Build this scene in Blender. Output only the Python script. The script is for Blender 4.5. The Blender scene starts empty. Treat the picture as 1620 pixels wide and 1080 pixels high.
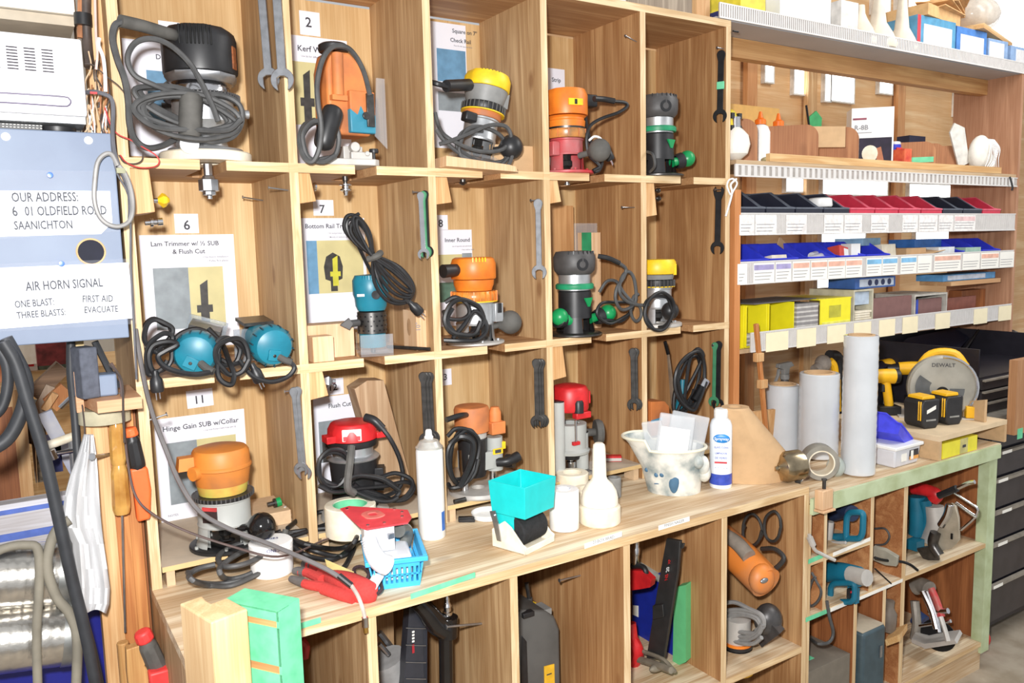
import bpy, bmesh, math, random
from math import sin, cos, pi, radians, sqrt
from mathutils import Vector, Matrix, noise
random.seed(7)
SC = bpy.context.scene
COL = SC.collection
# ------------------------------------------------------------ camera (world: X along the shelves, Y into the wall, Z up, counter top at 0)
F = 1274.4255; YAW = 0.5642465; PIT = 0.1170149; ROL = -0.0242162
CAM = Vector((-0.2511, -1.8740, 0.7365))
def _axes():
    fw = Vector((sin(YAW)*cos(PIT), cos(YAW)*cos(PIT), -sin(PIT))); rt = Vector((cos(YAW), -sin(YAW), 0)); up = rt.cross(fw)
    return cos(ROL)*rt + sin(ROL)*up, -sin(ROL)*rt + cos(ROL)*up, fw
RT, UP, FW = _axes()
cam = bpy.data.objects.new('camera', bpy.data.cameras.new('camera'))
COL.objects.link(cam)
m = Matrix.Identity(4)
for i in range(3):
    m[i][0] = RT[i]; m[i][1] = UP[i]; m[i][2] = -FW[i]; m[i][3] = CAM[i]
cam.matrix_world = m
cam.data.sensor_width = 36; cam.data.lens = F/1620*36; cam.data.clip_start = 0.05
SC.camera = cam
SC.view_settings.view_transform = 'Standard'; SC.view_settings.look = 'None'
SC.view_settings.gamma = 1; SC.view_settings.use_curve_mapping = False
SC.view_settings.exposure = 0.42
# ------------------------------------------------------------ light
w = bpy.data.worlds.new('daylight'); SC.world = w; w.use_nodes = True
w.node_tree.nodes['Background'].inputs[0].default_value = (0.95, 0.97, 1.0, 1)
w.node_tree.nodes['Background'].inputs[1].default_value = 0.42
def area(name, loc, target, size, power, col=(1, 1, 1), sy=None):
    l = bpy.data.lights.new(name, 'AREA'); l.energy = power; l.color = col; l.size = size
    if sy: l.shape = 'RECTANGLE'; l.size_y = sy
    o = bpy.data.objects.new(name, l); COL.objects.link(o); o.location = loc
    o.rotation_euler = (Vector(target)-Vector(loc)).to_track_quat('-Z', 'Y').to_euler()
    return o
area('flash', CAM + UP*0.13 - RT*0.07 + FW*0.02, (1.3, 0.1, 0.3), 0.07, 50, (1, .985, .97))
area('ceiling_lamp_light', (3.0, -1.3, 2.2), (2.9, 0.0, 0.3), 0.5, 26, (1, .98, .95), 1.6)
area('ceiling_lamp_light', (-1.6, 1.2, 2.3), (-1.2, 2.0, 0.0), 1.2, 30, (1, .98, .95))
# ------------------------------------------------------------ pixel -> place on a plane of the room
def _ray(u, v): return FW + RT*((u-810)/F) - UP*((v-540)/F)
def P(u, v, y=0.0):
    d = _ray(u, v); return CAM + d*((y-CAM.y)/d.y)
def PZ(u, v, z=0.0):
    d = _ray(u, v); return CAM + d*((z-CAM.z)/d.z)
def PX(u, v, x):
    d = _ray(u, v); return CAM + d*((x-CAM.x)/d.x)
# ------------------------------------------------------------ materials
def lin(c): return tuple((x/255/12.92 if x/255 <= .04045 else ((x/255+.055)/1.055)**2.4) for x in c[:3]) + (1,)
MATS = {}
def base_mat(name):
    m = bpy.data.materials.new(name); m.use_nodes = True
    nt = m.node_tree; return m, nt, nt.nodes['Principled BSDF']
def mat(name, c=(200, 200, 200), rough=.5, metal=0, var=.12, scale=30, bump=0, c2=None, trans=0, alpha=1, emit=0, coat=0):
    if name in MATS: return MATS[name]
    m, nt, b = base_mat(name); N = nt.nodes; L = nt.links
    tc = N.new('ShaderNodeTexCoord'); no = N.new('ShaderNodeTexNoise'); no.inputs['Scale'].default_value = scale; no.inputs['Detail'].default_value = 5
    L.new(tc.outputs['Object'], no.inputs['Vector'])
    r = N.new('ShaderNodeValToRGB'); a = lin(c); z = lin(c2) if c2 else tuple(x*(1-2.2*var) for x in a[:3])+(1,)
    r.color_ramp.elements[0].position = .33; r.color_ramp.elements[1].position = .62
    r.color_ramp.elements[0].color = z; r.color_ramp.elements[1].color = a
    L.new(no.outputs['Fac'], r.inputs[0]); L.new(r.outputs[0], b.inputs['Base Color'])
    b.inputs['Roughness'].default_value = rough; b.inputs['Metallic'].default_value = metal
    if trans: b.inputs['Transmission Weight'].default_value = trans
    if coat: b.inputs['Coat Weight'].default_value = coat
    if alpha < 1: b.inputs['Alpha'].default_value = alpha
    if emit: L.new(r.outputs[0], b.inputs['Emission Color']); b.inputs['Emission Strength'].default_value = emit
    if bump:
        bp = N.new('ShaderNodeBump'); bp.inputs['Strength'].default_value = bump; bp.inputs['Distance'].default_value = .003
        L.new(no.outputs['Fac'], bp.inputs['Height']); L.new(bp.outputs[0], b.inputs['Normal'])
    MATS[name] = m; return m
def wood(name, c1=None, c2=None, axis=2, k=1.0, knots=.5, rough=.6, seed=0, fine=1.0):
    """c1 light, c2 dark grain; axis = direction of the grain"""
    if name in MATS: return MATS[name]
    m, nt, b = base_mat(name); N = nt.nodes; L = nt.links
    tc = N.new('ShaderNodeTexCoord'); mp = N.new('ShaderNodeMapping'); L.new(tc.outputs['Object'], mp.inputs[0])
    s = [14.0*k]*3; s[axis] = 1.1*k; mp.inputs['Scale'].default_value = s; mp.inputs['Location'].default_value = (seed*3.1, seed*1.7, seed*2.3)
    n1 = N.new('ShaderNodeTexNoise'); n1.inputs['Scale'].default_value = 1.0; n1.inputs['Detail'].default_value = 3; n1.inputs['Distortion'].default_value = 1.2
    L.new(mp.outputs[0], n1.inputs['Vector'])
    mu = N.new('ShaderNodeMath'); mu.operation = 'MULTIPLY'; mu.inputs[1].default_value = 16; L.new(n1.outputs['Fac'], mu.inputs[0])
    fr = N.new('ShaderNodeMath'); fr.operation = 'SINE'; L.new(mu.outputs[0], fr.inputs[0])
    mp2 = N.new('ShaderNodeMapping'); L.new(tc.outputs['Object'], mp2.inputs[0]); s2 = [260.0*fine]*3; s2[axis] = 6; mp2.inputs['Scale'].default_value = s2
    n2 = N.new('ShaderNodeTexNoise'); n2.inputs['Scale'].default_value = 1; n2.inputs['Detail'].default_value = 3; L.new(mp2.outputs[0], n2.inputs['Vector'])
    ad = N.new('ShaderNodeMath'); ad.operation = 'MULTIPLY_ADD'; ad.inputs[1].default_value = .20; ad.inputs[2].default_value = .12; L.new(fr.outputs[0], ad.inputs[0])
    a2 = N.new('ShaderNodeMath'); a2.operation = 'ADD'; L.new(ad.outputs[0], a2.inputs[0])
    m3 = N.new('ShaderNodeMath'); m3.operation = 'MULTIPLY'; m3.inputs[1].default_value = .8; L.new(n2.outputs['Fac'], m3.inputs[0]); L.new(m3.outputs[0], a2.inputs[1])
    r = N.new('ShaderNodeValToRGB'); r.color_ramp.elements[0].position = .2; r.color_ramp.elements[1].position = .85
    r.color_ramp.elements[0].color = lin(c1); r.color_ramp.elements[1].color = lin(c2); L.new(a2.outputs[0], r.inputs[0])
    out = r.outputs[0]
    n4 = N.new('ShaderNodeTexNoise'); n4.inputs['Scale'].default_value = 3.5; n4.inputs['Detail'].default_value = 4; L.new(tc.outputs['Object'], n4.inputs['Vector'])
    r4 = N.new('ShaderNodeValToRGB'); r4.color_ramp.elements[0].position = .35; r4.color_ramp.elements[1].position = .7; r4.color_ramp.elements[0].color = (1, 1, 1, 1); r4.color_ramp.elements[1].color = (.80, .76, .70, 1)
    L.new(n4.outputs['Fac'], r4.inputs[0])
    mx = N.new('ShaderNodeMix'); mx.data_type = 'RGBA'; mx.blend_type = 'MULTIPLY'; mx.inputs[0].default_value = .8; L.new(out, mx.inputs[6]); L.new(r4.outputs[0], mx.inputs[7]); out = mx.outputs[2]
    if knots:
        mp3 = N.new('ShaderNodeMapping'); L.new(tc.outputs['Object'], mp3.inputs[0]); s3 = [7.0]*3; s3[axis] = 3.6; mp3.inputs['Scale'].default_value = s3; mp3.inputs['Location'].default_value = (seed, seed*.7, seed*.3)
        vo = N.new('ShaderNodeTexVoronoi'); vo.inputs['Scale'].default_value = 1; L.new(mp3.outputs[0], vo.inputs['Vector'])
        rk = N.new('ShaderNodeValToRGB'); rk.color_ramp.elements[0].position = .05; rk.color_ramp.elements[1].position = .12
        rk.color_ramp.elements[0].color = (1, 1, 1, 1); rk.color_ramp.elements[1].color = (0, 0, 0, 1); L.new(vo.outputs['Distance'], rk.inputs[0])
        mk = N.new('ShaderNodeMath'); mk.operation = 'MULTIPLY'; mk.inputs[1].default_value = knots; L.new(rk.outputs[0], mk.inputs[0])
        mx2 = N.new('ShaderNodeMix'); mx2.data_type = 'RGBA'; mx2.blend_type = 'MIX'; L.new(mk.outputs[0], mx2.inputs[0]); L.new(out, mx2.inputs[6]); mx2.inputs[7].default_value = lin((118, 72, 36)); out = mx2.outputs[2]
    L.new(out, b.inputs['Base Color']); b.inputs['Roughness'].default_value = rough
    MATS[name] = m; return m
# woods
WX = lambda: mat
ply_z = wood('plywood_upright', (216, 184, 140), (164, 126, 84), 2, 1.0, .55, seed=1)
ply_z2 = wood('plywood_upright_red', (204, 162, 114), (152, 106, 64), 2, .8, .7, seed=4)
ply_back = wood('plywood_back', (228, 198, 150), (200, 162, 110), 2, .9, 0, seed=2)
ply_x = wood('plywood_board', (214, 174, 128), (168, 122, 80), 0, 1.0, .4, seed=3)
ply_top = wood('counter_plywood', (250, 236, 208), (190, 154, 112), 0, .9, .35, seed=5)
ply_brown = wood('brown_plywood', (184, 118, 70), (132, 76, 40), 2, .9, .5, seed=6)
ply_brown_x = wood('brown_plywood_wavy', (204, 148, 98), (160, 100, 58), 0, 1.0, .2, seed=9)
edge_z = wood('ply_edge_upright', (246, 222, 182), (206, 172, 126), 2, 2.2, 0, seed=1, fine=1.4)
edge_x = wood('ply_edge_level', (246, 222, 180), (206, 170, 122), 0, 2.2, .0, seed=2, fine=1.4)
maple = wood('maple_block', (236, 204, 168), (214, 172, 130), 2, 1.2, 0, seed=2)
pine = wood('pine', (240, 206, 152), (206, 156, 98), 0, 1.3, .3, seed=8)
pine_z = wood('pine_upright', (236, 200, 150), (198, 146, 92), 2, 1.3, .3, seed=8)
fir = wood('fir_strip', (216, 154, 92), (180, 112, 60), 2, 1.4, 0, seed=3)
mdf = mat('mdf', (214, 184, 148), .8, var=.05, scale=60)
dusty = mat('dusty_board', (206, 190, 168), .9, var=.06, scale=18)
# plastics, metals
blackp = mat('black_plastic', (38, 38, 40), .42, var=.2, scale=25)
cordm = mat('black_cord', (34, 34, 36), .45, var=.2, scale=40)
cordg = mat('dusty_cord', (78, 78, 78), .55, var=.15, scale=40)
rubber = mat('dusty_rubber', (92, 90, 86), .75, var=.18, scale=22)
darkgrey = mat('dark_grey_plastic', (78, 76, 76), .5, var=.15)
midgrey = mat('mid_grey_plastic', (140, 140, 138), .5, var=.1)
alu = mat('cast_aluminium', (200, 202, 204), .38, metal=.75, var=.08, scale=40)
alud = mat('dusty_aluminium', (206, 202, 196), .55, metal=.35, var=.08, scale=20)
chrome = mat('bright_steel', (225, 225, 228), .18, metal=1, var=.05)
steel = mat('wrench_steel', (178, 180, 184), .3, metal=.9, var=.1, scale=60)
dsteel = mat('dark_steel', (96, 94, 92), .35, metal=.85, var=.15, scale=60)
blacksteel = mat('black_oxide_steel', (34, 34, 36), .4, metal=.5, var=.2)
orange = mat('orange_plastic', (238, 134, 42), .42, var=.08, scale=14, c2=(205, 104, 34))
orange_d = mat('dusty_orange_plastic', (220, 132, 70), .6, var=.1, scale=12, c2=(170, 104, 66))
yellow = mat('yellow_plastic', (250, 208, 40), .42, var=.05, c2=(228, 184, 40))
red = mat('red_plastic', (214, 40, 44), .42, var=.1, c2=(180, 30, 36))
teal = mat('teal_plastic', (30, 126, 148), .4, var=.06, scale=16, c2=(24, 108, 130))
green = mat('green_plastic', (20, 150, 84), .35, var=.08)
greentape = mat('green_tape', (120, 214, 166), .7, var=.05, c2=(100, 196, 148))
bluep = mat('blue_plastic', (48, 60, 210), .45, var=.08)
paper = mat('paper', (238, 240, 250), .8, var=.015, scale=9)
paper_b = mat('white_label', (248, 246, 238), .6, var=.02, scale=20)
ink = mat('ink', (64, 64, 70), .7, var=.05)
ink_l = mat('faint_ink', (140, 140, 146), .7, var=.05)
white = mat('white_plastic', (244, 244, 242), .4, var=.02)
cream = mat('cream_plastic', (240, 232, 212), .5, var=.04, c2=(226, 214, 188))
clear = mat('clear_plastic', (215, 220, 225), .1, var=.01, alpha=.16)
filmm = mat('stretch_film', (214, 218, 222), .2, var=.05, scale=8, coat=.7)
cardboard = mat('cardboard', (206, 170, 128), .85, var=.05, scale=26)
# ------------------------------------------------------------ mesh builder
_TXT = {}
def text_geo(s, size=1.0):
    k = (s, size)
    if k not in _TXT:
        c = bpy.data.curves.new('t', 'FONT'); c.body = s; c.size = size; c.fill_mode = 'FRONT'; c.resolution_u = 2; c.offset = .012; c.align_x = 'LEFT'
        o = bpy.data.objects.new('t', c); COL.objects.link(o)
        dg = bpy.context.evaluated_depsgraph_get(); me = o.evaluated_get(dg).to_mesh()
        vs = [v.co.copy() for v in me.vertices]; fs = [list(p.vertices) for p in me.polygons]
        o.evaluated_get(dg).to_mesh_clear(); bpy.data.objects.remove(o); bpy.data.curves.remove(c)
        _TXT[k] = (vs, fs)
    return _TXT[k]
def catmull(pts, n=6, closed=False):
    pts = [Vector(p) for p in pts]
    if len(pts) < 3: return pts
    out = []; N = len(pts)
    for i in range(N if closed else N-1):
        p0 = pts[(i-1) % N] if (closed or i > 0) else pts[0]*2-pts[1]
        p1 = pts[i]; p2 = pts[(i+1) % N]; p3 = pts[(i+2) % N] if (closed or i+2 < N) else pts[-1]*2-pts[-2]
        for k in range(n):
            t = k/n; out.append(.5*((2*p1)+(-p0+p2)*t+(2*p0-5*p1+4*p2-p3)*t*t+(-p0+3*p1-3*p2+p3)*t*t*t))
    if not closed: out.append(pts[-1])
    return out
class B:
    def __init__(s, *mats):
        s.bm = bmesh.new(); s.mats = list(mats); s.i = 0; s.T = Matrix.Identity(4)
    def m(s, mt):
        if mt not in s.mats: s.mats.append(mt)
        s.i = s.mats.index(mt); return s
    def at(s, T): s.T = T; return s
    def face(s, vs, mi=None):
        try: f = s.bm.faces.new(vs)
        except ValueError: return None
        f.material_index = s.i if mi is None else mi; return f
    def v(s, p): return s.bm.verts.new(s.T @ Vector(p))
    def box(s, x0, x1, y0, y1, z0, z1, front=None, taper=0):
        t = taper
        vs = [s.v(p) for p in ((x0, y0, z0), (x1, y0, z0), (x1, y1, z0), (x0, y1, z0), (x0+t, y0+t, z1), (x1-t, y0+t, z1), (x1-t, y1-t, z1), (x0+t, y1-t, z1))]
        fi = None
        if front is not None:
            if front not in s.mats: s.mats.append(front)
            fi = s.mats.index(front)
        for q, idx in enumerate(((0, 1, 5, 4), (3, 2, 1, 0), (4, 5, 6, 7), (1, 2, 6, 5), (2, 3, 7, 6), (3, 0, 4, 7))):
            s.face([vs[j] for j in idx], fi if (q == 0 and front is not None) else None)
        return s
    def cbox(s, c, d): return s.box(c[0]-d[0]/2, c[0]+d[0]/2, c[1]-d[1]/2, c[1]+d[1]/2, c[2]-d[2]/2, c[2]+d[2]/2)
    def lathe(s, prof, n=28, axis=None, o=(0, 0, 0), a0=0, a1=2*pi, flat=None):
        """prof: (r, z) pairs along +Z, or along axis from o"""
        Rm = Matrix.Identity(3) if axis is None else Vector((0, 0, 1)).rotation_difference(Vector(axis)).to_matrix()
        O = Vector(o); full = abs(a1-a0-2*pi) < 1e-6; K = n if full else n+1; rings = []
        for (r, z) in prof:
            if r < 1e-6: rings.append([s.v(O+Rm @ Vector((0, 0, z)))])
            else:
                rg = []
                for k in range(K):
                    a = a0+(a1-a0)*k/n; x = r*cos(a); y = r*sin(a)
                    if flat: x = max(-flat*r, min(flat*r, x))
                    rg.append(s.v(O+Rm @ Vector((x, y, z))))
                rings.append(rg)
        for a, b in zip(rings, rings[1:]):
            for k in range(K if full else K-1):
                j = (k+1) % K
                if len(a) == 1 and len(b) == 1: continue
                if len(a) == 1: s.face([a[0], b[k], b[j]])
                elif len(b) == 1: s.face([a[k], a[j], b[0]])
                else: s.face([a[k], a[j], b[j], b[k]])
        return s
    def cyl(s, p0, p1, r0, r1=None, n=20):
        p0 = Vector(p0); p1 = Vector(p1); r1 = r0 if r1 is None else r1; L = (p1-p0).length
        return s.lathe([(0, 0), (r0, 0), (r1, L), (0, L)], n, (p1-p0)/L, p0)
    def ell(s, c, r, n=20, T=None):
        old = s.T; s.T = old @ Matrix.Translation(Vector(c)) @ (T or Matrix.Identity(4)) @ Matrix.Diagonal((r[0], r[1], r[2], 1))
        k = n//2; s.lathe([(sin(pi*i/k) if 0 < i < k else 0, -cos(pi*i/k)) for i in range(k+1)], n); s.T = old; return s
    def tube(s, pts, r, n=8, sm=5, closed=False, caps=True):
        pts = catmull(pts, sm, closed) if sm else [Vector(p) for p in pts]
        N = len(pts); rings = []; t0 = (pts[1]-pts[0]).normalized(); nrm = t0.orthogonal().normalized()
        rr = r if callable(r) else (lambda t: r)
        for i, p in enumerate(pts):
            t = (pts[(i+1) % N]-pts[i-1]).normalized() if (closed or 0 < i < N-1) else ((pts[1]-pts[0]) if i == 0 else (pts[-1]-pts[-2])).normalized()
            if t.length < .5: t = t0
            q = t0.rotation_difference(t); nrm = (q @ nrm).normalized(); nrm = (nrm - t*nrm.dot(t)).normalized(); t0 = t; bn = t.cross(nrm); ra = rr(i/(N-1))
            rings.append([s.v(p+(nrm*cos(2*pi*k/n)+bn*sin(2*pi*k/n))*ra) for k in range(n)])
        for i in range(N if closed else N-1):
            a = rings[i]; b = rings[(i+1) % N]
            for k in range(n): s.face([a[k], a[(k+1) % n], b[(k+1) % n], b[k]])
        if caps and not closed: s.face(rings[0][::-1]); s.face(rings[-1])
        return s
    def prism(s, poly, d0, d1, plane='xz', front=None):
        f = {'xz': lambda a, b, d: (a, d, b), 'xy': lambda a, b, d: (a, b, d), 'yz': lambda a, b, d: (d, a, b)}[plane]
        A = [s.v(f(a, b, d0)) for a, b in poly]; Bv = [s.v(f(a, b, d1)) for a, b in poly]
        s.face(A); s.face(Bv[::-1]); n = len(poly)
        for k in range(n): s.face([A[k], A[(k+1) % n], Bv[(k+1) % n], Bv[k]][::-1])
        return s
    def quad(s, a, b, c, d): s.face([s.v(a), s.v(b), s.v(c), s.v(d)]); return s
    def text(s, st, size, o, xd=(1, 0, 0), yd=(0, 0, 1), anchor='c', w=None):
        vs, fs = text_geo(st, 1.0)
        if not vs: return s
        x0 = min(v.x for v in vs); x1 = max(v.x for v in vs); xd = Vector(xd); yd = Vector(yd); O = Vector(o)
        k = size; kx = size if w is None else w/(x1-x0)
        off = {'c': -(x0+x1)/2, 'l': -x0, 'r': -x1}[anchor]
        nv = [s.v(O+xd*((p.x+off)*kx)+yd*(p.y*k)) for p in vs]
        for f in fs: s.face([nv[j] for j in f])
        return s
def finish(name, b, smooth=True, bevel=0, seg=2, recalc=True, ang=.62):
    bm = b.bm
    if recalc: bmesh.ops.recalc_face_normals(bm, faces=bm.faces)
    if smooth:
        for f in bm.faces: f.smooth = True
        for e in bm.edges:
            if len(e.link_faces) != 2 or e.calc_face_angle(0) > ang: e.smooth = False
    me = bpy.data.meshes.new(name); bm.to_mesh(me); bm.free()
    for mt in b.mats: me.materials.append(mt)
    o = bpy.data.objects.new(name, me); COL.objects.link(o)
    if bevel:
        md = o.modifiers.new('bevel', 'BEVEL'); md.width = bevel; md.segments = seg; md.limit_method = 'ANGLE'; md.angle_limit = radians(40)
    return o
def TR(x=0, y=0, z=0, rz=0, rx=0, ry=0, s=1): return Matrix.Translation((x, y, z)) @ Matrix.Rotation(rz, 4, 'Z') @ Matrix.Rotation(rx, 4, 'X') @ Matrix.Rotation(ry, 4, 'Y') @ Matrix.Scale(s, 4)
def tag(o, label, cat, group=None):
    o['label'] = label; o['category'] = cat
    if group: o['group'] = group
    return o
def one(name, b, label, cat, group=None, T=None, **k):
    o = finish(name, b, **k)
    if T is not None: o.matrix_world = T
    return tag(o, label, cat, group)
def thing(name, label, cat, T=None, group=None):
    o = bpy.data.objects.new(name, None); COL.objects.link(o); o.empty_display_size = .02
    o.matrix_world = T if T is not None else Matrix.Identity(4)
    return tag(o, label, cat, group)
def part(name, b, par, world=False, label=None, **k):
    """world=True: the builder was filled with world coordinates"""
    if world:
        M = par.matrix_world.copy(); q = par
        while q.parent: q = q.parent; M = q.matrix_world.copy()
        bmesh.ops.transform(b.bm, matrix=M.inverted(), verts=b.bm.verts)
    o = finish(name, b, **k); o.parent = par
    if label: o['label'] = label
    return o
def struct(name, b, **k):
    o = finish(name, b, **k); o['kind'] = 'structure'; return o
def dup(root, T, label=None, group=None):
    r = root.copy(); COL.objects.link(r); r.matrix_world = T
    if label: r['label'] = label
    if group: r['group'] = group
    for ch in list(root.children):
        c = ch.copy(); COL.objects.link(c); c.parent = r
        for g in list(ch.children):
            d = g.copy(); COL.objects.link(d); d.parent = c
    return r
# ------------------------------------------------------------ the setting
FZ = -.914
b = B(mat('concrete_floor', (176, 164, 146), .8, var=.1, scale=9, c2=(150, 136, 116))); b.box(-4, 6.5, -3.5, 5.5, FZ-.05, FZ); struct('floor', b, smooth=False)
wallw = wood('wall_boards', (246, 212, 164), (220, 168, 112), 0, .7, .3, seed=11)
skyw = mat('bright_window_pane', (255, 255, 255), .5, emit=2.2, var=0)
b = B(wallw); b.box(1.6, 6.4, .95, 1.0, FZ, 2.4); struct('wall_back', b, smooth=False)
b = B(mat('far_wall_paint', (214, 206, 192), .8, var=.08, scale=5)); b.box(-4, 1.9, 4.2, 4.25, FZ, 2.4); struct('wall_far', b, smooth=False)
# windows and studs behind the open shelves
wpx = [(1208, 93, 1220, 130), (1254, 101, 1270, 149), (1303, 107, 1310, 160), (1313, 110, 1347, 161), (1389, 118, 1408, 148), (1510, 139, 1530, 184), (1241, 281, 1267, 303), (1299, 283, 1400, 308), (1436, 293, 1520, 312), (1297, 366, 1365, 388), (1446, 366, 1500, 378), (1418, -40, 1466, 22), (1380, -40, 1404, 24), (1560, -40, 1640, 90), (1290, 440, 1320, 462)]
wi = []
for u0, v0, u1, v1 in wpx:
    a_, c_ = P(u0, v0, .94), P(u1, v1, .94); zt, zb = P((u0+u1)/2, v0, .94).z, P((u0+u1)/2, v1, .94).z
    wi.append((a_.x, c_.x, zb, zt))
for k, (x0, x1, z0, z1) in enumerate(wi):
    b = B(skyw); b.box(x0, x1, .935, .949, z0, z1)
    b.m(mat('window_frame_white', (240, 236, 226), .5)); t = .008
    b.box(x0-t, x0, .925, .949, z0-t, z1+t).box(x1, x1+t, .925, .949, z0-t, z1+t).box(x0, x1, .925, .949, z1, z1+t).box(x0, x1, .925, .949, z0-t, z0)
    struct('window_%d' % (k+1), b, smooth=False)
orangew = wood('orange_stud', (226, 170, 116), (196, 132, 80), 2, 1, .2, seed=13)
for k, x in enumerate([P(u, 200, .905).x for u in (1182, 1278, 1420, 1545)]):
    b = B(pine_z if k % 2 else orangew); b.box(x, x+.07, .905, .934, FZ, 2.3); struct('trim_%d' % (k+1), b, smooth=False)
# ------------------------------------------------------------ router cabinet
T_ = .0214
XR = [0, .3577, .7150, 1.0727, 1.4303, 1.7936]
S1, S2, TOPZ, D = .941, .470, 1.416, .328
cab = thing('pigeonhole_cabinet', 'plywood pigeonhole cabinet with three rows of tool cells standing on the counter', 'shelving')
for i, x in enumerate(XR):
    b = B(ply_z if i not in (4, 5) else ply_z2); b.box(x-T_, x, 0, D, 0.0008, 1.60 if i == 0 else TOPZ, front=edge_z)
    part('divider', b, cab, smooth=False)
def slotted(x0, x1, zt, t, w=.056, dep=.2, y1=D):
    c = (x0+x1)/2 - .0; c += .0
    return [(x0, 0), (c-w/2, 0), (c-w/2, dep-.02), (c-w/2+.02, dep), (c+w/2-.02, dep), (c+w/2, dep-.02), (c+w/2, 0), (x1, 0), (x1, y1), (x0, y1)]
def shelf(b, x0, x1, zt, t, mtop, medge, dep=.2, y1=D, w=.056, y0=0):
    poly = [(a, q if q > 0 else y0) for a, q in slotted(x0, x1, zt, t, w, dep, y1)]
    b.m(mtop); n = len(poly)
    A = [b.v((a, q, zt-t)) for a, q in poly]; Z = [b.v((a, q, zt)) for a, q in poly]
    b.face(A); b.face(Z)
    for k in range(n):
        j = (k+1) % n; b.m(medge if (poly[k][1] <= y0 and poly[j][1] <= y0) else mtop); b.face([A[k], A[j], Z[j], Z[k]])
for r, z in enumerate((S1, S2)):
    for i in range(5):
        b = B(); x0, x1 = XR[i]+.0003, XR[i+1]-T_-.0003
        shelf(b, x0, x1, z, T_, ply_x, edge_x, dep=.19)
        part('shelf', b, cab, smooth=False)
    for i in range(6):   # the notched crossings, level with the shelves
        b = B(edge_x); b.box(XR[i]-T_-.0002, XR[i]+.0002, -.0008, .001, z-T_, z); part('shelf_edge', b, cab, smooth=False)
b = B(ply_x); b.box(-T_, XR[5], 0, D, TOPZ, TOPZ+T_, front=edge_x); part('top_panel', b, cab, smooth=False)
b = B(ply_back); b.box(-T_, XR[5], D, D+.012, 0.0008, TOPZ-.006); part('back_panel', b, cab, smooth=False)
# slotted base boards on blocks, one per cell in the bottom row
for i in range(5):
    b = B(); x0, x1 = XR[i]+.002, XR[i+1]-T_-.002
    shelf(b, x0, x1, .048, .012, dusty, mat('mdf_edge', (222, 190, 136), .8, var=.04), dep=.16, w=.05, y1=D-.002)
    b.m(mdf); b.box(x0+.008, x0+.026, .004, .05, 0.0005, .0355).box(x1-.03, x1-.01, .004, .05, 0.0005, .0355).box(x0+.01, x1-.01, .27, .30, 0.0005, .0355)
    one('slotted_base_board', b, ['slotted raised board in the bottom left cell of the cabinet, under the old orange router', 'slotted raised board in the bottom row cell behind the white spray can', 'slotted raised board in the bottom row cell behind the turquoise dispenser', 'slotted raised board in the bottom row cell under the red and grey plunge router', 'slotted raised board in the rightmost bottom cell under the jigsaw'][i], 'board', 'slotted base boards in the bottom row', smooth=False)
# little wooden blocks under the shelves
for (i, z, u0, u1, v0, v1, lab) in ((0, S1, 206, 243, 268, 335, 'wooden bit block under the first shelf holding a yellow router bit'), (1, S1, 473, 495, 270, 318, 'wooden bit block under the shelf left of the number 7'), (2, S1, 692, 711, 275, 320, 'wooden bit block under the shelf above the number 8'), (3, S1, 870, 885, 283, 319, 'wooden bit block under the shelf right of the single long wrench'), (4, S1, 1024, 1037, 290, 340, 'wooden bit block under the shelf in the cell of the black wrench'), (1, S2, 488, 515, 590, 626, 'wooden bit block under the shelf beside the number 12'), (3, S2, 875, 893, 548, 596, 'wooden bit block under the shelf above the red plunge router')):
    x0 = XR[i]+.0006; p1 = P(u1, (v0+v1)/2, .004); p2 = P(u1, v1, .004)
    b = B(pine_z); zt = z-T_-.0005; zb = p2.z; dx = p1.x
    b.prism([(x0, zt), (dx-.006, zt), (dx+.006 if i else dx, zb), (x0, zb-.006)], .004, .09 if i else .12)
    one('bit_block', b, lab, 'block', 'bit blocks under the shelves', smooth=False, bevel=.001)
# ------------------------------------------------------------ lower cabinet and counter
FY = -.36; BY = .335
low = thing('base_cabinet', 'open plywood base cabinet with deep cells under the counter', 'cabinet')
for k, (x0, x1) in enumerate(((-.021, 0), (.333, .355), (.685, .706), (1.025, 1.047), (1.378, 1.400), (1.729, 1.751))):
    b = B(ply_z2 if k > 2 else ply_z); b.box(x0, x1, FY, BY, FZ, -.0225, front=edge_z); part('divider', b, low, smooth=False)
b = B(ply_z); b.box(0, 1.729, BY-.012, BY, FZ, -.0225); part('back_panel', b, low, smooth=False)
for k, (x0, x1, zt) in enumerate(((.0003, .3327, -.53), (.3553, .6847, -.53), (.7063, 1.0247, -.53), (1.0473, 1.3777, -.50), (1.4003, 1.7287, -.50))):
    b = B(ply_top if k > 2 else ply_x); b.box(x0, x1, FY, BY-.0125, zt-.02, zt, front=edge_x); part('shelf', b, low, smooth=False)
b = B(ply_top); b.box(-.021, 1.751, FY, BY, -.022, 0, front=edge_x)
one('worktop', b, 'worn plywood worktop running under the pigeonhole cabinet', 'worktop', smooth=False)
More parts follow.
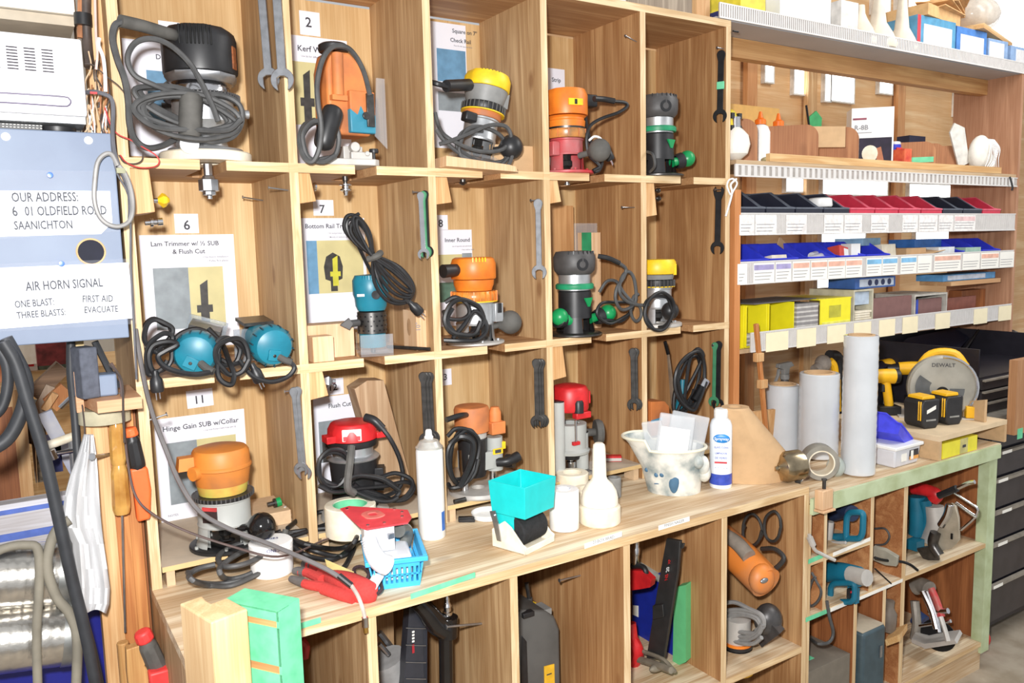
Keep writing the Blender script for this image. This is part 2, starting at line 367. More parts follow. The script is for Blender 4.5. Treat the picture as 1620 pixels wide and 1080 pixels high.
# tape and labels on the worktop edge
def strip(name, u0, v0, u1, v1, h, mt, lab, txt=None, y=FY-.0015, grp=None, sag=0):
    a = P(u0, v0, y); c = P(u1, v1, y); b = B(mt); b.prism([(a.x, a.z), (c.x, c.z), (c.x, c.z+h), (a.x, a.z+h)], y, y+.001)
    if txt: b.m(ink_l).text(txt, .011, ((a.x+c.x)/2, y-.0003, (a.z+c.z)/2+.004))
    one(name, b, lab, 'label' if txt else 'tape', grp, smooth=False)
strip('edge_label', 925, 868, 984, 848, .013, paper_b, 'white paper label on the worktop edge below the white glue bottle', '23 BOX BRAD')
strip('edge_label', 1042, 839, 1091, 824, .013, paper_b, 'white paper label on the worktop edge below the paint tub', 'FINISH NAILER')
strip('green_tape_strip', 650, 948, 752, 913, .012, greentape, 'torn green tape strip with white label on the worktop edge below the blue basket')
strip('green_tape_strip', 475, 995, 508, 985, .012, greentape, 'short green tape strip on the worktop edge beside the taped block')
# ------------------------------------------------------------ right-hand bench
bz = -.037
palegreen = mat('pale_green_paint', (196, 210, 172), .55, var=.07, scale=14, c2=(172, 184, 140))
b2 = thing('tool_bench', 'low workbench with pale green front edge and open tool cubbies', 'workbench')
b = B(ply_top); b.box(1.765, 2.86, FY, BY, bz-.02, bz); part('bench_top', b, b2, smooth=False)
b = B(palegreen); b.box(1.755, 2.84, FY-.012, FY-.0005, bz-.05, bz-.001); part('front_rail', b, b2, smooth=False)
for (x0, x1, z0, z1, mt) in ((1.825, 1.840, -.41, bz-.02, ply_brown_x), (2.062, 2.080, -.41, bz-.02, ply_brown_x), (2.245, 2.268, -.80, bz-.02, ply_brown_x), (1.986, 2.004, -.80, -.426, ply_brown), (2.142, 2.160, -.80, -.426, ply_brown), (1.7525, 1.765, FZ, bz-.02, ply_z2)):
    b = B(mt); b.box(x0, x1, FY, BY-.012, z0, z1, front=edge_z); part('divider', b, b2, smooth=False)
b = B(ply_brown); b.box(2.80, 2.84, FY+.04, BY, FZ, bz-.02); part('end_panel', b, b2, smooth=False)
b = B(palegreen); b.box(2.785, 2.84, FY, FY+.039, -.845, bz-.02); part('corner_post', b, b2, smooth=False)
for (x0, x1, z) in ((1.765, 1.825, -.235), (1.840, 2.062, -.235), (1.765, 2.245, -.41), (2.268, 2.80, -.41), (1.765, 2.80, -.80)):
    b = B(ply_top); b.box(x0, x1, FY if x1 < 2.79 else FY+.001, BY-.0125, z-.016, z, front=edge_x); part('shelf', b, b2, smooth=False)
b = B(ply_brown); b.box(1.765, 2.80, BY-.012, BY, FZ, bz-.02); part('back_panel', b, b2, smooth=False)
b = B(ply_top); b.box(1.765, 2.80, FY+.01, FY+.025, FZ, -.8165); part('toe_board', b, b2, smooth=False)
strip('shelf_edge_tape', 1318, 880, 1377, 855, .012, paper_b, 'white tape on the edge of the cubby shelf under the teal saw handle')
strip('shelf_edge_tape', 1279, 892, 1302, 882, .014, greentape, 'green tape on the edge of the small upper left bench shelf')
strip('shelf_edge_tape', 1275, 984, 1313, 968, .014, greentape, 'green tape on the left end of the long bench shelf edge')
strip('shelf_edge_tape', 1314, 968, 1352, 952, .013, paper_b, 'white tape on the long bench shelf edge below the lower teal saw')
strip('shelf_edge_tape', 1358, 950, 1428, 920, .011, paper_b, 'dirty white tape on the long bench shelf edge below the flat bar')
# ------------------------------------------------------------ papers pinned to the back panel
BYP = D-.0012
def sheet(name, lab, u0, v0, x1=None, u1=None, h=None, v1=None, texts=(), pics=(), y=BYP, group=None, mt=None, tilt=0):
    """corner pixels give the place on the back panel; texts: (string, size, dx, dz); pics: (mat, x0, z0, x1, z1 [, kind]) from the top-left corner"""
    a = P(u0, v0, y); X0 = a.x; Z0 = a.z
    X1 = X0+x1 if x1 else P(u1, v0, y).x
    H = h if h else Z0-P(u0, v1, y).z
    b = B(mt or paper); W = X1-X0
    b.box(0, W, 0, .0008, -H, 0)
    e = -.0003
    for k, pc in enumerate(pics):
        b.m(pc[0]); yy = e-.0002*k; q = pc[1:]
        if len(q) == 4: b.quad((q[0], yy, q[1]), (q[2], yy, q[1]), (q[2], yy, q[3]), (q[0], yy, q[3]))
        else:
            c = [(q[0]+(q[2]-q[0])*sx, yy, q[1]+(q[3]-q[1])*sz) for sx, sz in q[4]]; b.face([b.v(p) for p in c])
    for t in texts:
        b.m(ink if t[1] > .008 else ink_l).text(t[0], t[1], (t[2], e-.0012, t[3]), anchor=(t[4] if len(t) > 4 else 'c'))
    return one(name, b, lab, 'sign' if 'card' in name else 'paper', group, T=TR(X0, y, Z0, ry=tilt), smooth=False)
ph_blue = mat('photo_blue', (112, 160, 196), .4, var=.1, scale=30); ph_grey = mat('photo_grey', (150, 160, 166), .4, var=.12, scale=24)
ph_yel = mat('photo_yellow', (214, 204, 150), .4, var=.06, scale=14); ph_dark = mat('photo_dark', (70, 68, 66), .4, var=.2, scale=60)
ph_green = mat('photo_green', (96, 128, 110), .4, var=.15, scale=30); ph_lemon = mat('photo_lemon', (210, 206, 70), .4, var=.08)
bit = [(.38, 0), (.62, 0), (.62, .3), (.72, .3), (.72, .45), (.6, .45), (.62, .95), (.4, .85), (.4, .45), (.28, .45), (.28, .3), (.38, .3)]
round_bit = [(.4, 0), (.6, 0), (.6, .25), (.75, .3), (.78, .6), (.7, .85), (.5, .95), (.3, .85), (.22, .6), (.25, .3), (.4, .25)]
sheet('instruction_sheet', 'instruction sheet reading Do behind the big black router at top left', 192, 60, x1=.229, h=.279, texts=[('Do', .017, .085, -.042)], pics=[(ph_blue, .05, -.07, .16, -.2), (ph_dark, .06, -.2, .13, -.08, bit)])
sheet('number_card', 'card peeking out above the big black router at top left', 250, 32, x1=.05, h=.05)
sheet('number_card', 'white card with number 2 above the Kerf Weather sheet', 473, 16, u1=505, v1=54, texts=[('2', .036, .024, -.041)], group=None)
sheet('instruction_sheet', 'instruction sheet reading Kerf Weather behind the orange and blue tilting router', 455, 54, u1=548, v1=262, texts=[('Kerf Weather', .0215, .086, -.04), ('Use bit for different doublers', .007, .075, -.055)], pics=[(ph_yel, .008, -.068, .10, -.235), (ph_dark, .0, -.23, .09, -.08, bit)])
o_ = sheet('instruction_sheet', 'instruction sheet reading Square on 7" Check Rail behind the yellow tilted router', 660, 30, u1=736, v1=232, texts=[('Square on 7"', .0165, .157, -.025), ('Check Rail', .0165, .142, -.052), ('Plane fit with opposite block', .0055, .15, -.064)], pics=[(ph_blue, .06, -.075, .158, -.17), (ph_grey, .06, -.2, .16, -.255)])
sheet('instruction_sheet', 'instruction sheet reading Strip above the orange router with red base', 840, 104, u1=893, v1=260, texts=[('Strip', .019, .098, -.042), ('_ _ _ _ _ _ _', .006, .1, -.07)])
sheet('number_card', 'white card with number 6 above the Lam Trimmer sheet', 275, 338, u1=313, v1=369, texts=[('6', .034, .029, -.040)])
sheet('instruction_sheet', 'instruction sheet reading Lam Trimmer and Flush Cut with photo of a bit', 219.5, 372, x1=.229, h=.292, texts=[('Lam Trimmer w/ ½ SUB', .0165, .108, -.028), ('& Flush Cut', .0165, .115, -.048), ('• Hardware Installation', .007, .18, -.060), ('• Pulley face plates', .007, .185, -.070)], pics=[(ph_grey, .026, -.083, .110, -.24), (ph_yel, .110, -.083, .196, -.24), (ph_dark, .10, -.24, .19, -.11, bit)])
sheet('number_card', 'white card with number 7 above the Bottom Rail Trough sheet', 495, 316, u1=527, v1=341, texts=[('7', .032, .025, -.036)])
sheet('instruction_sheet', 'instruction sheet reading Bottom Rail Trough with photo of a round nosed bit', 468, 345, u1=576, v1=528, texts=[('Bottom Rail Trough', .0175, .095, -.028), ('• In conjunction with jig', .0065, .12, -.044), ('• Mostly in bottom rails', .0065, .12, -.055)], pics=[(ph_blue, .025, -.062, .055, -.21), (ph_yel, .055, -.062, .19, -.21), (ph_dark, .05, -.205, .15, -.09, round_bit), (ph_lemon, .07, -.19, .14, -.1, bit)])
sheet('number_card', 'white card with number 8 half hidden behind the divider in the middle row', 684, 340, u1=708, v1=364, texts=[('8', .032, .027, -.036)])
sheet('instruction_sheet', 'instruction sheet reading Inner Round behind the orange router with grey base', 660, 364, u1=746, v1=520, texts=[('Inner Round', .0175, .135, -.037), ('use of opposite sub with block', .0055, .15, -.052), ('• Very shallow detail', .0055, .17, -.063)], pics=[(ph_yel, .05, -.075, .15, -.12), (ph_grey, .15, -.072, .185, -.12), (ph_green, .05, -.16, .16, -.22)])
sheet('number_card', 'white card with number 11 above the Hinge Gain sheet', 294, 619, u1=336, v1=647, texts=[('11', .03, .031, -.036)], tilt=-.03)
sheet('instruction_sheet', 'instruction sheet reading Hinge Gain SUB w/Collar behind the old orange router', 243, 664, x1=.226, h=.285, texts=[('Hinge Gain SUB w/Collar', .0185, .115, -.034), ('• Use with Porter-Cable hinge gain jig', .0055, .16, -.046), ('NOTES:', .008, .03, -.26)], pics=[(ph_grey, .026, -.066, .10, -.23), (ph_yel, .10, -.066, .20, -.23), (ph_green, .1, -.14, .17, -.225)])
sheet('number_card', 'white card with number 12 above the Flush Cut sheet', 515, 600, u1=543, v1=626, texts=[('12', .028, .022, -.034)])
sheet('instruction_sheet', 'instruction sheet reading Flush Cut behind the red topped router', 495, 630, x1=.15, h=.29, texts=[('Flush Cut', .0175, .078, -.034)], pics=[(ph_grey, .012, -.07, .08, -.19), (ph_dark, .02, -.12, .06, -.19)])
sheet('number_card', 'white card with number 13, half hidden by the divider', 692, 585, u1=714, v1=611, texts=[('13', .028, .021, -.034)])
# ------------------------------------------------------------ nails and wrenches
def nail(u, v, div, L, lab, ang=0, r=.0018, x=None):
    xf = (XR[div]-T_ if div else 0) if x is None else x; p = PX(u, v, xf)
    b = B(steel); s = -1 if (div or x is not None) else 1
    e = (p.x+s*L, p.y-.2*L*ang, p.z+L*ang); b.cyl((p.x-s*.0, p.y, p.z), e, r, n=8); b.cyl(e, (e[0]+s*.0015, e[1], e[2]), r*2.3, n=10)
    one('nail', b, lab, 'nail', None)
nail(398+18, 317, 1, .05, 'bare nail in the divider right of the number 6, lower one', .15)
nail(456, 301, 1, .045, 'bare nail in the divider right of the number 6, nearer the front', .12)
nail(1004, 328, 4, .05, 'bare nail in the divider beside the dark router with green band', .0)
nail(1007, 66, 4, .045, 'bare nail in the divider above the orange router with red base', .25)
pp = P(239, 664, .012); b = B(steel); b.cyl((0.0, pp.y, pp.z), (.036, pp.y, pp.z+.008), .002, n=8); b.cyl((.036, pp.y, pp.z+.008), (.038, pp.y, pp.z+.0085), .005, n=10); one('nail', b, 'nail in the left upright that the grey cable hangs over', 'nail')
nail(918, 910, 0, .07, 'bare nail in the base cabinet wall left of the red nailer', .05, .0024, x=1.025)
nail(762, 986, 0, .10, 'long bare nail in the base cabinet wall beside the black nailer', .22, .003, x=.685)
nail(1145, 77, 5, .03, 'nail holding the black wrench with green tape', .0)
def wpoly(L, w, R, s, top='ring'):
    """hanging wrench in (y, z); head at the bottom, open downwards"""
    c = -(L-R*.62); pts = []; a0 = math.asin(min(.95, (w/2)/R))
    rt = R*.62 if top == 'ring' else R*.85
    if top == 'open':
        pts += [(-rt*.5, R*.1), (-rt*.45, -rt*.75), (rt*.35, -rt*.75), (rt*.5, R*.12)]; pts += [(rt*.95, -rt*.4), (rt*.8, -rt*1.2), (w/2, -rt*2.1)]; left = [(-w/2, -rt*2.1), (-rt*.85, -rt*1.2), (-rt, -rt*.4)]
    else:
        pts += [(rt*sin(t), -rt+rt*cos(t)) for t in [(-.75+1.5*k/10)*pi/1.0 for k in range(11)]][1:-1]; left = []
        pts.append((w/2, -rt*2.4)); left = [(-w/2, -rt*2.4)]
    n = 9
    for k in range(n+1):
        t = pi/2-a0 - (pi/2-a0+pi/2-.38)*k/n if False else (pi/2-a0) - (pi-a0-.42)*k/n
        pts.append((R*cos(t), c+R*sin(t)))
    pts += [(s/2, c-R*.45), (s/2, c+R*.12), (s*.2, c+R*.3), (-s*.2, c+R*.3), (-s/2, c+R*.12), (-s/2, c-R*.45)]
    for k in range(n+1):
        t = (pi/2+a0) + (pi-a0-.42)*(1-k/n); pts.append((R*cos(t), c+R*sin(t)))
    return pts+left
def wrench(div, x_off, u0, v0, u1, v1, R, mt, lab, grp, w=.012, top='ring', th=.006, tapeband=None, lean=None):
    rot = {1: 1.0, 2: .8, 3: .7, 4: .6, 5: .45}[div]; R *= 1.08; w *= 1.12; x_off += .8*R*sin(rot)
    xf = XR[div]-T_-x_off; a = PX(u0, v0, xf); c = PX(u1, v1, xf); L = a.z-c.z
    b = B(mt); b.prism(wpoly(L, w, R, R*.95, top), -th/2, th/2, 'yz')
    if tapeband: b.m(greentape).box(-th/2-.001, th/2+.001, -w*.62, w*.62, -tapeband-.012, -tapeband+.012)
    d = math.atan2(c.y-a.y, L) if lean is None else lean
    one('wrench', b, lab, 'wrench', grp, T=Matrix.Translation((xf, a.y, a.z)) @ Matrix.Rotation(rot, 4, 'Z') @ Matrix.Rotation(d*.4, 4, 'X'), bevel=.0012, seg=1, ang=.5)
g = 'pair of long wrenches in the top left cell'
wrench(1, .010, 412, -30, 425, 134, .024, steel, 'long grey open-end wrench in the top left cell, nearer the back', g, w=.017)
wrench(1, .004, 436, -30, 447, 137, .024, steel, 'long grey open-end wrench in the top left cell, nearer the front', g, w=.017)
g = 'wrenches beside the teal trimmer with the coiled cord'
wrench(2, .004, 672, 301, 677, 404, .0145, blacksteel, 'black backed wrench hanging right of the coiled cord, closest to the divider', g, w=.011)
wrench(2, .011, 669, 302, 674, 405, .0145, mat('green_wrench_paint', (60, 130, 90), .5), 'green painted wrench hanging in the middle right of the coiled cord', g, w=.010)
wrench(2, .018, 665, 303, 671, 408, .0145, chrome, 'shiny wrench hanging outermost right of the coiled cord', g, w=.011)
wrench(3, .006, 851, 314, 853, 438, .020, steel, 'single satin grey wrench hanging right of the orange router with grey base', None, w=.014)
wrench(5, .005, 1141, 79, 1137, 191, .021, blacksteel, 'black wrench with green tape band in the top right cell', None, w=.017, tapeband=.11)
wrench(5, .005, 1137, 296, 1133, 399, .021, blacksteel, 'black double ended wrench in the middle row right cell', None, w=.017, top='open')
g = 'pair of long wrenches beside the old orange router'
wrench(1, .004, 470, 611, 481, 757, .016, steel, 'long steel wrench right of the old orange router, against the divider', g, w=.010)
wrench(1, .012, 464, 612, 476, 752, .016, steel, 'long steel wrench right of the old orange router, outer one', g, w=.010)
g = 'dark wrenches above the white spray can'
for k, (q, uu) in enumerate(((.004, 679), (.012, 674), (.020, 669))): wrench(2, q, uu, 588, uu+6, 700+k*2, .0185, dsteel, 'dark steel wrench above the white spray can, %s' % ('closest to the divider', 'middle one of three', 'outermost of three')[k], g, w=.012)
g = 'dark wrenches behind the white glue bottle'
for k, (q, uu) in enumerate(((.004, 856), (.012, 852), (.020, 848))): wrench(3, q, uu, 567, uu+2, 672+k, .0185, dsteel, 'dark steel wrench left of the red plunge router, %s' % ('closest to the divider', 'middle one of three', 'outermost of three')[k], g, w=.012)
g = 'dark wrenches above the paint tub'
for k, (q, uu) in enumerate(((.004, 1005), (.012, 1001))): wrench(4, q, uu, 550, uu+2, 646+k, .019, dsteel, 'dark steel wrench right of the red plunge router, %s' % ('against the divider', 'outer one of the pair')[k], g, w=.013)
g = 'wrenches above the blue spray can'
wrench(5, .005, 1137, 539, 1135, 645, .019, blacksteel, 'dark wrench in the bottom right cell, against the end panel', g, w=.014)
wrench(5, .013, 1131, 541, 1128, 640, .017, mat('green_wrench_paint', (60, 130, 90)), 'green handled wrench in the bottom right cell', g, w=.011)
for k, (dv, u, v, l) in enumerate(((2, 668, 304, 'nail holding the wrenches beside the teal trimmer'), (3, 852, 317, 'nail holding the single satin wrench'), (1, 468, 617, 'nail holding the pair of long wrenches at the old orange router'), (2, 679, 592, 'nail holding the three wrenches above the spray can'), (3, 855, 571, 'nail holding the wrenches left of the red plunge router'), (4, 1006, 555, 'nail holding the wrenches right of the red plunge router'), (5, 1136, 545, 'nail holding the wrenches in the bottom right cell'), (5, 1140, 300, 'nail holding the black double ended wrench'))): nail(u+1, v, dv, .028, l, .0)
# ------------------------------------------------------------ router parts
def cord(par, pts, r=.0045, mt=None, name='power_cord', n=7, sm=5, y=0.0, label=None):
    """pts: (u, v[, y]) as seen, y metres into the cell"""
    b = B(mt or cordm); b.tube([P(p[0], p[1], p[2] if len(p) > 2 else y) for p in pts], r, n=n, sm=sm)
    return part(name, b, par, world=True, label=label)
def loops(cx, cy, rx, ry, y, k=2, rot=0, jit=4, dy=.008, ph=0, drift=(0, 0), n=9, seed=1):
    rnd = random.Random(seed); out = []
    for j in range(int(n*k)+1):
        a = ph+2*pi*j/n; t = j/n; x = rx*cos(a)*(1-.05*t); z = ry*sin(a)*(1-.05*t)
        out.append((cx+x*cos(rot)-z*sin(rot)+rnd.uniform(-jit, jit)+drift[0]*t, cy+x*sin(rot)+z*cos(rot)+rnd.uniform(-jit, jit)+drift[1]*t, y+dy*(t-k/2)*(1 if j % 2 else .8)))
    return out
def plug(par, u, v, y, u2, v2, y2=None, mt=None, s=1):
    a = P(u, v, y); c = P(u2, v2, y if y2 is None else y2); d = (c-a).normalized(); b = B(mt or blackp)
    b.lathe([(0, 0), (.006*s, 0), (.0075*s, .012*s), (.013*s, .02*s), (.014*s, .04*s), (.012*s, .046*s), (0, .046*s)], 12, d, a)
    sd = d.orthogonal().normalized(); b.m(chrome)
    for q in (-1, 1): b.cyl(a+d*.045*s+sd*.006*q*s, a+d*.062*s+sd*.006*q*s, .0016*s, n=6)
    return part('plug', b, par, world=True)
def knob(par, base, tip, r, mt, kind='ball', stem=.009, name='knob'):
    b = B(mt); p0 = Vector(base); p1 = Vector(tip); d = (p1-p0).normalized(); L = (p1-p0).length
    if kind == 'ball':
        b.lathe([(0, 0), (stem, 0), (stem*.9, L*.45), (stem*1.2, L-r*1.05)]+[(r*sin(t), L-r*cos(t)*.95) for t in [.55+(pi-.55)*k/9 for k in range(10)]][:-1]+[(0, L+r*.95)], 20, d, p0)
    elif kind == 'stick':
        b.lathe([(0, 0), (stem, 0), (stem, L*.2), (r*.8, L*.3), (r, L*.6), (r*.9, L*.95), (0, L)], 18, d, p0)
    elif kind == 'disc':
        b.cyl(p0, p1, stem); b.lathe([(0, 0), (r, 0), (r*1.05, .012), (r*.9, .022), (0, .026)], 26, d, p1-d*.01)
    return part(name, b, par)
def vents(b, r, z0, z1, n, a0, a1, w=.0022, mt=None, d=.0008):
    b.m(mt or blackp)
    old = b.T
    for k in range(n):
        a = a0+(a1-a0)*k/max(1, n-1); b.T = old @ Matrix.Rotation(a, 4, 'Z'); b.box(r-.002, r+d, -w/2, w/2, z0, z1)
    b.T = old
def router_base(par, r_plate, h_plate, r0, z1, mt_plate, mt_body, top_r=None, win=(-.9, .55), flat=None, ridge=True, body='base'):
    """plate with a bit hole, and a body whose lower half opens in two windows"""
    b = B(mt_plate); b.lathe([(.02, 0), (r_plate-.002, 0), (r_plate, .002), (r_plate, h_plate-.002), (r_plate-.003, h_plate), (.02, h_plate), (.02, 0)], 40, flat=flat); part('base_plate', b, par)
    b = B(mt_body); t = .006; top_r = top_r or r0; zm = h_plate+.045
    for s in (0, pi):
        a0 = win[1]-pi/2+s; a1 = win[0]+2*pi-pi/2-pi+s
        b.lathe([(r0*1.12, h_plate), (r0*1.06, h_plate+.01), (r0, zm), (r0-t, zm), (r0-t, h_plate), (r0*1.12, h_plate)], 10, a0=a0, a1=a1)
    b.lathe([(r0-t, zm), (r0+.001, zm), (r0+.002, zm+.004), (r0, zm+.008), (top_r, z1-.006), (top_r+.003, z1-.004), (top_r+.003, z1), (top_r-t, z1), (r0-t, zm)], 32)
    b.m(dsteel).lathe([(0, h_plate+.004), (.009, h_plate+.004), (.011, h_plate+.012), (.016, h_plate+.016), (.016, h_plate+.03), (.012, h_plate+.032), (.012, zm+.02), (0, zm+.02)], 6)
    b.m(mt_body)
    if ridge:
        for k in range(6):
            a = k*pi/3+.3; b.cyl((r0*1.25*cos(a), r0*1.25*sin(a), h_plate), (r0*1.25*cos(a), r0*1.25*sin(a), h_plate+.006), .004, n=8)
    return part(body, b, par)
def ring(par, prof, mt, n=36, name='depth_ring', teeth=0, tmt=None):
    b = B(mt); b.lathe(prof, n)
    if teeth:
        r = max(p[0] for p in prof); z0 = min(p[1] for p in prof); z1 = max(p[1] for p in prof)
        vents(b, r, z0+.001, z1-.001, teeth, 0, 2*pi*(teeth-1)/teeth, .003, tmt or mt, .0016)
    return part(name, b, par)
def R0(u, v, y, z, rz=0, rx=0, ry=0, s=1):
    p = P(u, v, y); return TR(p.x, y, z, rz, rx, ry, s)
def bit_below(u, y, z, spec, lab, v=None):
    """router bit / collet sticking down through the slot: top-level, held by the router"""
    b = B(chrome)
    for mt, prof, n in spec: b.m(mt).lathe(prof, n)
    return b
# --- top left: the big black plunge router
r1 = thing('router', 'big black topped router with thick grey cord in the top left cell', 'router', R0(326, 243, .075, S1+.0003), 'handheld routers')
b = B(cream); b.lathe([(.03, 0), (.097, 0), (.099, .003), (.099, .019), (.096, .022), (.03, .022), (.03, 0)], 44); part('base_plate', b, r1)
b = B(alu); b.lathe([(.03, .0225), (.085, .0225), (.08, .03), (.05, .036), (.046, .05), (.055, .075), (.066, .09), (.066, .135), (.06, .14), (.04, .14)], 36); b.m(dsteel).lathe([(0, .024), (.02, .024), (.02, .08), (0, .08)], 12); part('base', b, r1)
ring(r1, [(.05, .135), (.078, .136), (.080, .139), (.080, .146), (.076, .150), (.05, .151)], blackp, 44, teeth=60, tmt=darkgrey)
b = B(chrome); b.lathe([(.05, .151), (.062, .151), (.062, .162), (.058, .170), (.058, .165), (.066, .174), (.05, .176)], 36); part('motor_sleeve', b, r1)
b = B(mat('brushed_alu', (196, 198, 202), .35, metal=.9)); b.lathe([(.05, .172), (.070, .174), (.078, .184), (.079, .192), (.05, .194)], 10); part('trim_band', b, r1)
b = B(blackp); b.at(Matrix.Rotation(.3, 4, 'Z')).lathe([(.05, .193), (.079, .193), (.0805, .20), (.0805, .268), (.076, .283), (.066, .292), (0, .293)], 10)
vents(b, .0765, .245, .288, 9, -2.6, -1.75, .004, mat('vent_dark', (12, 12, 12), .7), .004); b.m(mat('warning_label', (150, 84, 40), .6, var=.25, scale=120)); b.at(Matrix.Rotation(-.55, 4, 'Z')).box(.0745, .0788, -.012, .012, .205, .255)
part('motor_housing', b, r1, bevel=.002)
b = B(rubber); b.tube([P(300, 216, -.035), P(301, 182, -.035), P(303, 149, -.035)], lambda t: .0235 if .05 < t < .95 else .021, n=16, sm=6); part('handle', b, r1, world=True, label='dusty grey rubber handle')
b = B(alu); a = P(300, 228, -.02); b.cyl(a, a+Vector((.0, .05, .01)), .02); part('handle_mount', b, r1, world=True)
b = B(alu); p = P(386, 181, .05); b.cyl(p, p-Vector((.03, 0, 0)), .006); b.cyl(p-Vector((.002, 0, 0)), p+Vector((.01, 0, 0)), .010); part('lock_knob', b, r1, world=True)
cord(r1, [(276, 56, .03), (262, 52, .0), (225, 41, -.03), (190, 33, -.05)], .0125, rubber, 'cord_sleeve', n=12)
cord(r1, [(194, 34, -.05), (182, 40, -.05), (178, 62, -.05), (186, 95, -.05), (197, 125, -.05), (203, 160, -.05), (205, 195, -.04), (213, 220, -.03), (232, 234, -.02), (258, 230, 0), (280, 218, .02)], .0068, cordg)
cord(r1, [(345, 192, -.06), (335, 165, -.06), (318, 130, -.06), (300, 100, -.06), (270, 72, -.05), (240, 61, -.04), (214, 68, -.04), (202, 92, -.04), (212, 118, -.04), (240, 133, -.04), (275, 146, -.03), (310, 150, -.03), (350, 150, -.02), (378, 165, -.02), (383, 190, -.02), (370, 215, -.02), (340, 224, -.03), (315, 218, -.03)], .0060, cordg)
for k, (q) in enumerate(((296, 178, 88, 30, .12), (300, 186, 80, 34, .2), (292, 170, 82, 24, .35))):
    cord(r1, loops(q[0], q[1], q[2], q[3], -.045+.012*k, 1.9, q[4], 4, .012, .5*k, seed=k+3), .0058, cordg)
b = B(steel); T = Matrix.Translation((PX(330, 262, .17).x, .062, 0)); b.at(T)
b.lathe([(0, S1-.002), (.010, S1-.002), (.010, S1-T_-.006), (.013, S1-T_-.008), (.015, S1-T_-.014), (.023, S1-T_-.016), (.023, S1-.062), (.015, S1-.064), (.015, S1-.071), (.006, S1-.073), (.006, S1-.080), (0, S1-.080)], 8); one('router_bit', b, 'big steel collet and cutter hanging below the top left shelf', 'router bit', 'router bits below the shelves', ang=.3)
def hbit(u, y, z0, parts, lab, grp='router bits below the shelves', v=280):
    b = B(); x = P(u, v, y).x
    for mt, prof in parts: b.m(mt); b.at(Matrix.Translation((x, y, z0))); b.lathe([(r, -q) for r, q in prof], 14)
    one('router_bit', b, lab, 'router bit', grp)
hbit(546, .06, S1, [(dsteel, [(0, 0), (.007, 0), (.007, .032), (.005, .034), (.005, .044), (0, .044)]), (chrome, [(0, .04), (.016, .041), (.016, .043), (.009, .045), (.009, .051), (.014, .053), (.014, .056), (.007, .058), (.005, .068), (0, .069)])], 'slotting cutter hanging below the shelf above the coiled cord')
hbit(732, .06, S1, [(dsteel, [(0, 0), (.008, 0), (.008, .028), (.012, .03), (.004, .036), (0, .037)])], 'small bit tip below the shelf under the tilted yellow router')
hbit(897, .05, S1, [(steel, [(0, 0), (.006, 0), (.006, .025), (.009, .026), (.009, .03), (0, .031)])], 'small bit tip below the shelf under the orange router with red base')
# --- top row, second cell: orange and blue tilting router
r2 = thing('router', 'orange and teal tilting router with shiny black handle above the number 7', 'router', R0(552, 262, .06, S1+.0003), 'handheld routers')
b = B(alud); b.prism([(-.11, -.05), (.045, -.062), (.06, -.05), (.075, .03), (.055, .06), (-.09, .06)], .0003, .016, 'xy'); b.box(-.02, .03, -.02, .03, .016, .05); b.box(-.01, .045, -.045, -.03, .016, .034); b.cyl((.0, -.03, .045), (.0, -.05, .045), .012); b.cyl((.03, -.045, .03), (.03, -.052, .03), .006); part('tilt_base', b, r2, bevel=.002)
b = B(blackp); b.lathe([(0, .0), (.011, .0), (.012, .004), (.011, .010), (0, .011)], 18, o=(.055, -.03, .034)); b.cyl((.055, -.03, .016), (.055, -.03, .036), .004); part('knob', b, r2)
Tm = TR(0, .005, .075, .1)
b = B(orange_d); b.at(Tm).prism([(-.062, .0), (.05, .0), (.06, .04), (.052, .12), (.03, .17), (.0, .196), (-.05, .196), (-.062, .15)], -.035, .045); part('motor_housing', b, r2, bevel=.008, seg=3)
b = B(orange_d); b.at(Tm).cyl((-.038, -.040, .09), (-.036, -.040, .188), .014); b.at(Tm).box(-.058, -.018, -.05, -.03, .078, .09); part('depth_column', b, r2)
b = B(orange_d); b.at(Tm).box(-.012, .056, -.049, -.03, .006, .105); b.m(mat('worn_teal_paint', (58, 140, 166), .45, var=.08, scale=14)).prism([(-.0125, .005), (.0565, .005), (.0565, .05), (.04, .058), (.03, .046), (.016, .074), (.006, .05), (-.0125, .062)], -.0496, -.0295); part('cover_plate', b, r2, bevel=.003)
b = B(dsteel); b.at(Tm).box(.03, .05, -.056, -.0495, .02, .1); b.at(Tm).cyl((.024, -.056, .045), (.024, -.062, .045), .009); part('latch', b, r2, bevel=.001)
b = B(blackp); b.at(Tm).lathe([(0, .196), (.034, .196), (.036, .2), (.036, .212), (.03, .216), (0, .216)], 26, o=(-.03, -.01, 0)); part('top_cap', b, r2)
b = B(blackp); b.tube([P(510, 238, -.03), P(515, 215, -.035), P(524, 185, -.035), P(528, 168, -.03)], lambda t: .024*sqrt(max(.05, 1-(2*t-1)**6)), n=16, sm=8); part('handle', b, r2, world=True, label='shiny black handle')
b = B(clear); b.at(Tm).prism([(.052, .0), (.085, -.03), (.085, .14), (.062, .14)], -.05, -.047); part('dust_shield', b, r2)
cord(r2, [(585, 150, .0), (576, 115, -.01), (562, 88, -.02), (546, 74, -.03), (525, 75, -.04), (510, 95, -.05), (502, 130, -.055), (503, 165, -.06), (508, 200, -.06), (505, 235, -.06), (495, 255, -.05), (482, 250, -.04), (474, 225, -.03), (480, 200, -.02), (498, 190, 0)], .0062, cordg)
cord(r2, loops(508, 222, 32, 34, -.03, 1.8, .3, 3, .01, .4, seed=8), .0060, cordg)
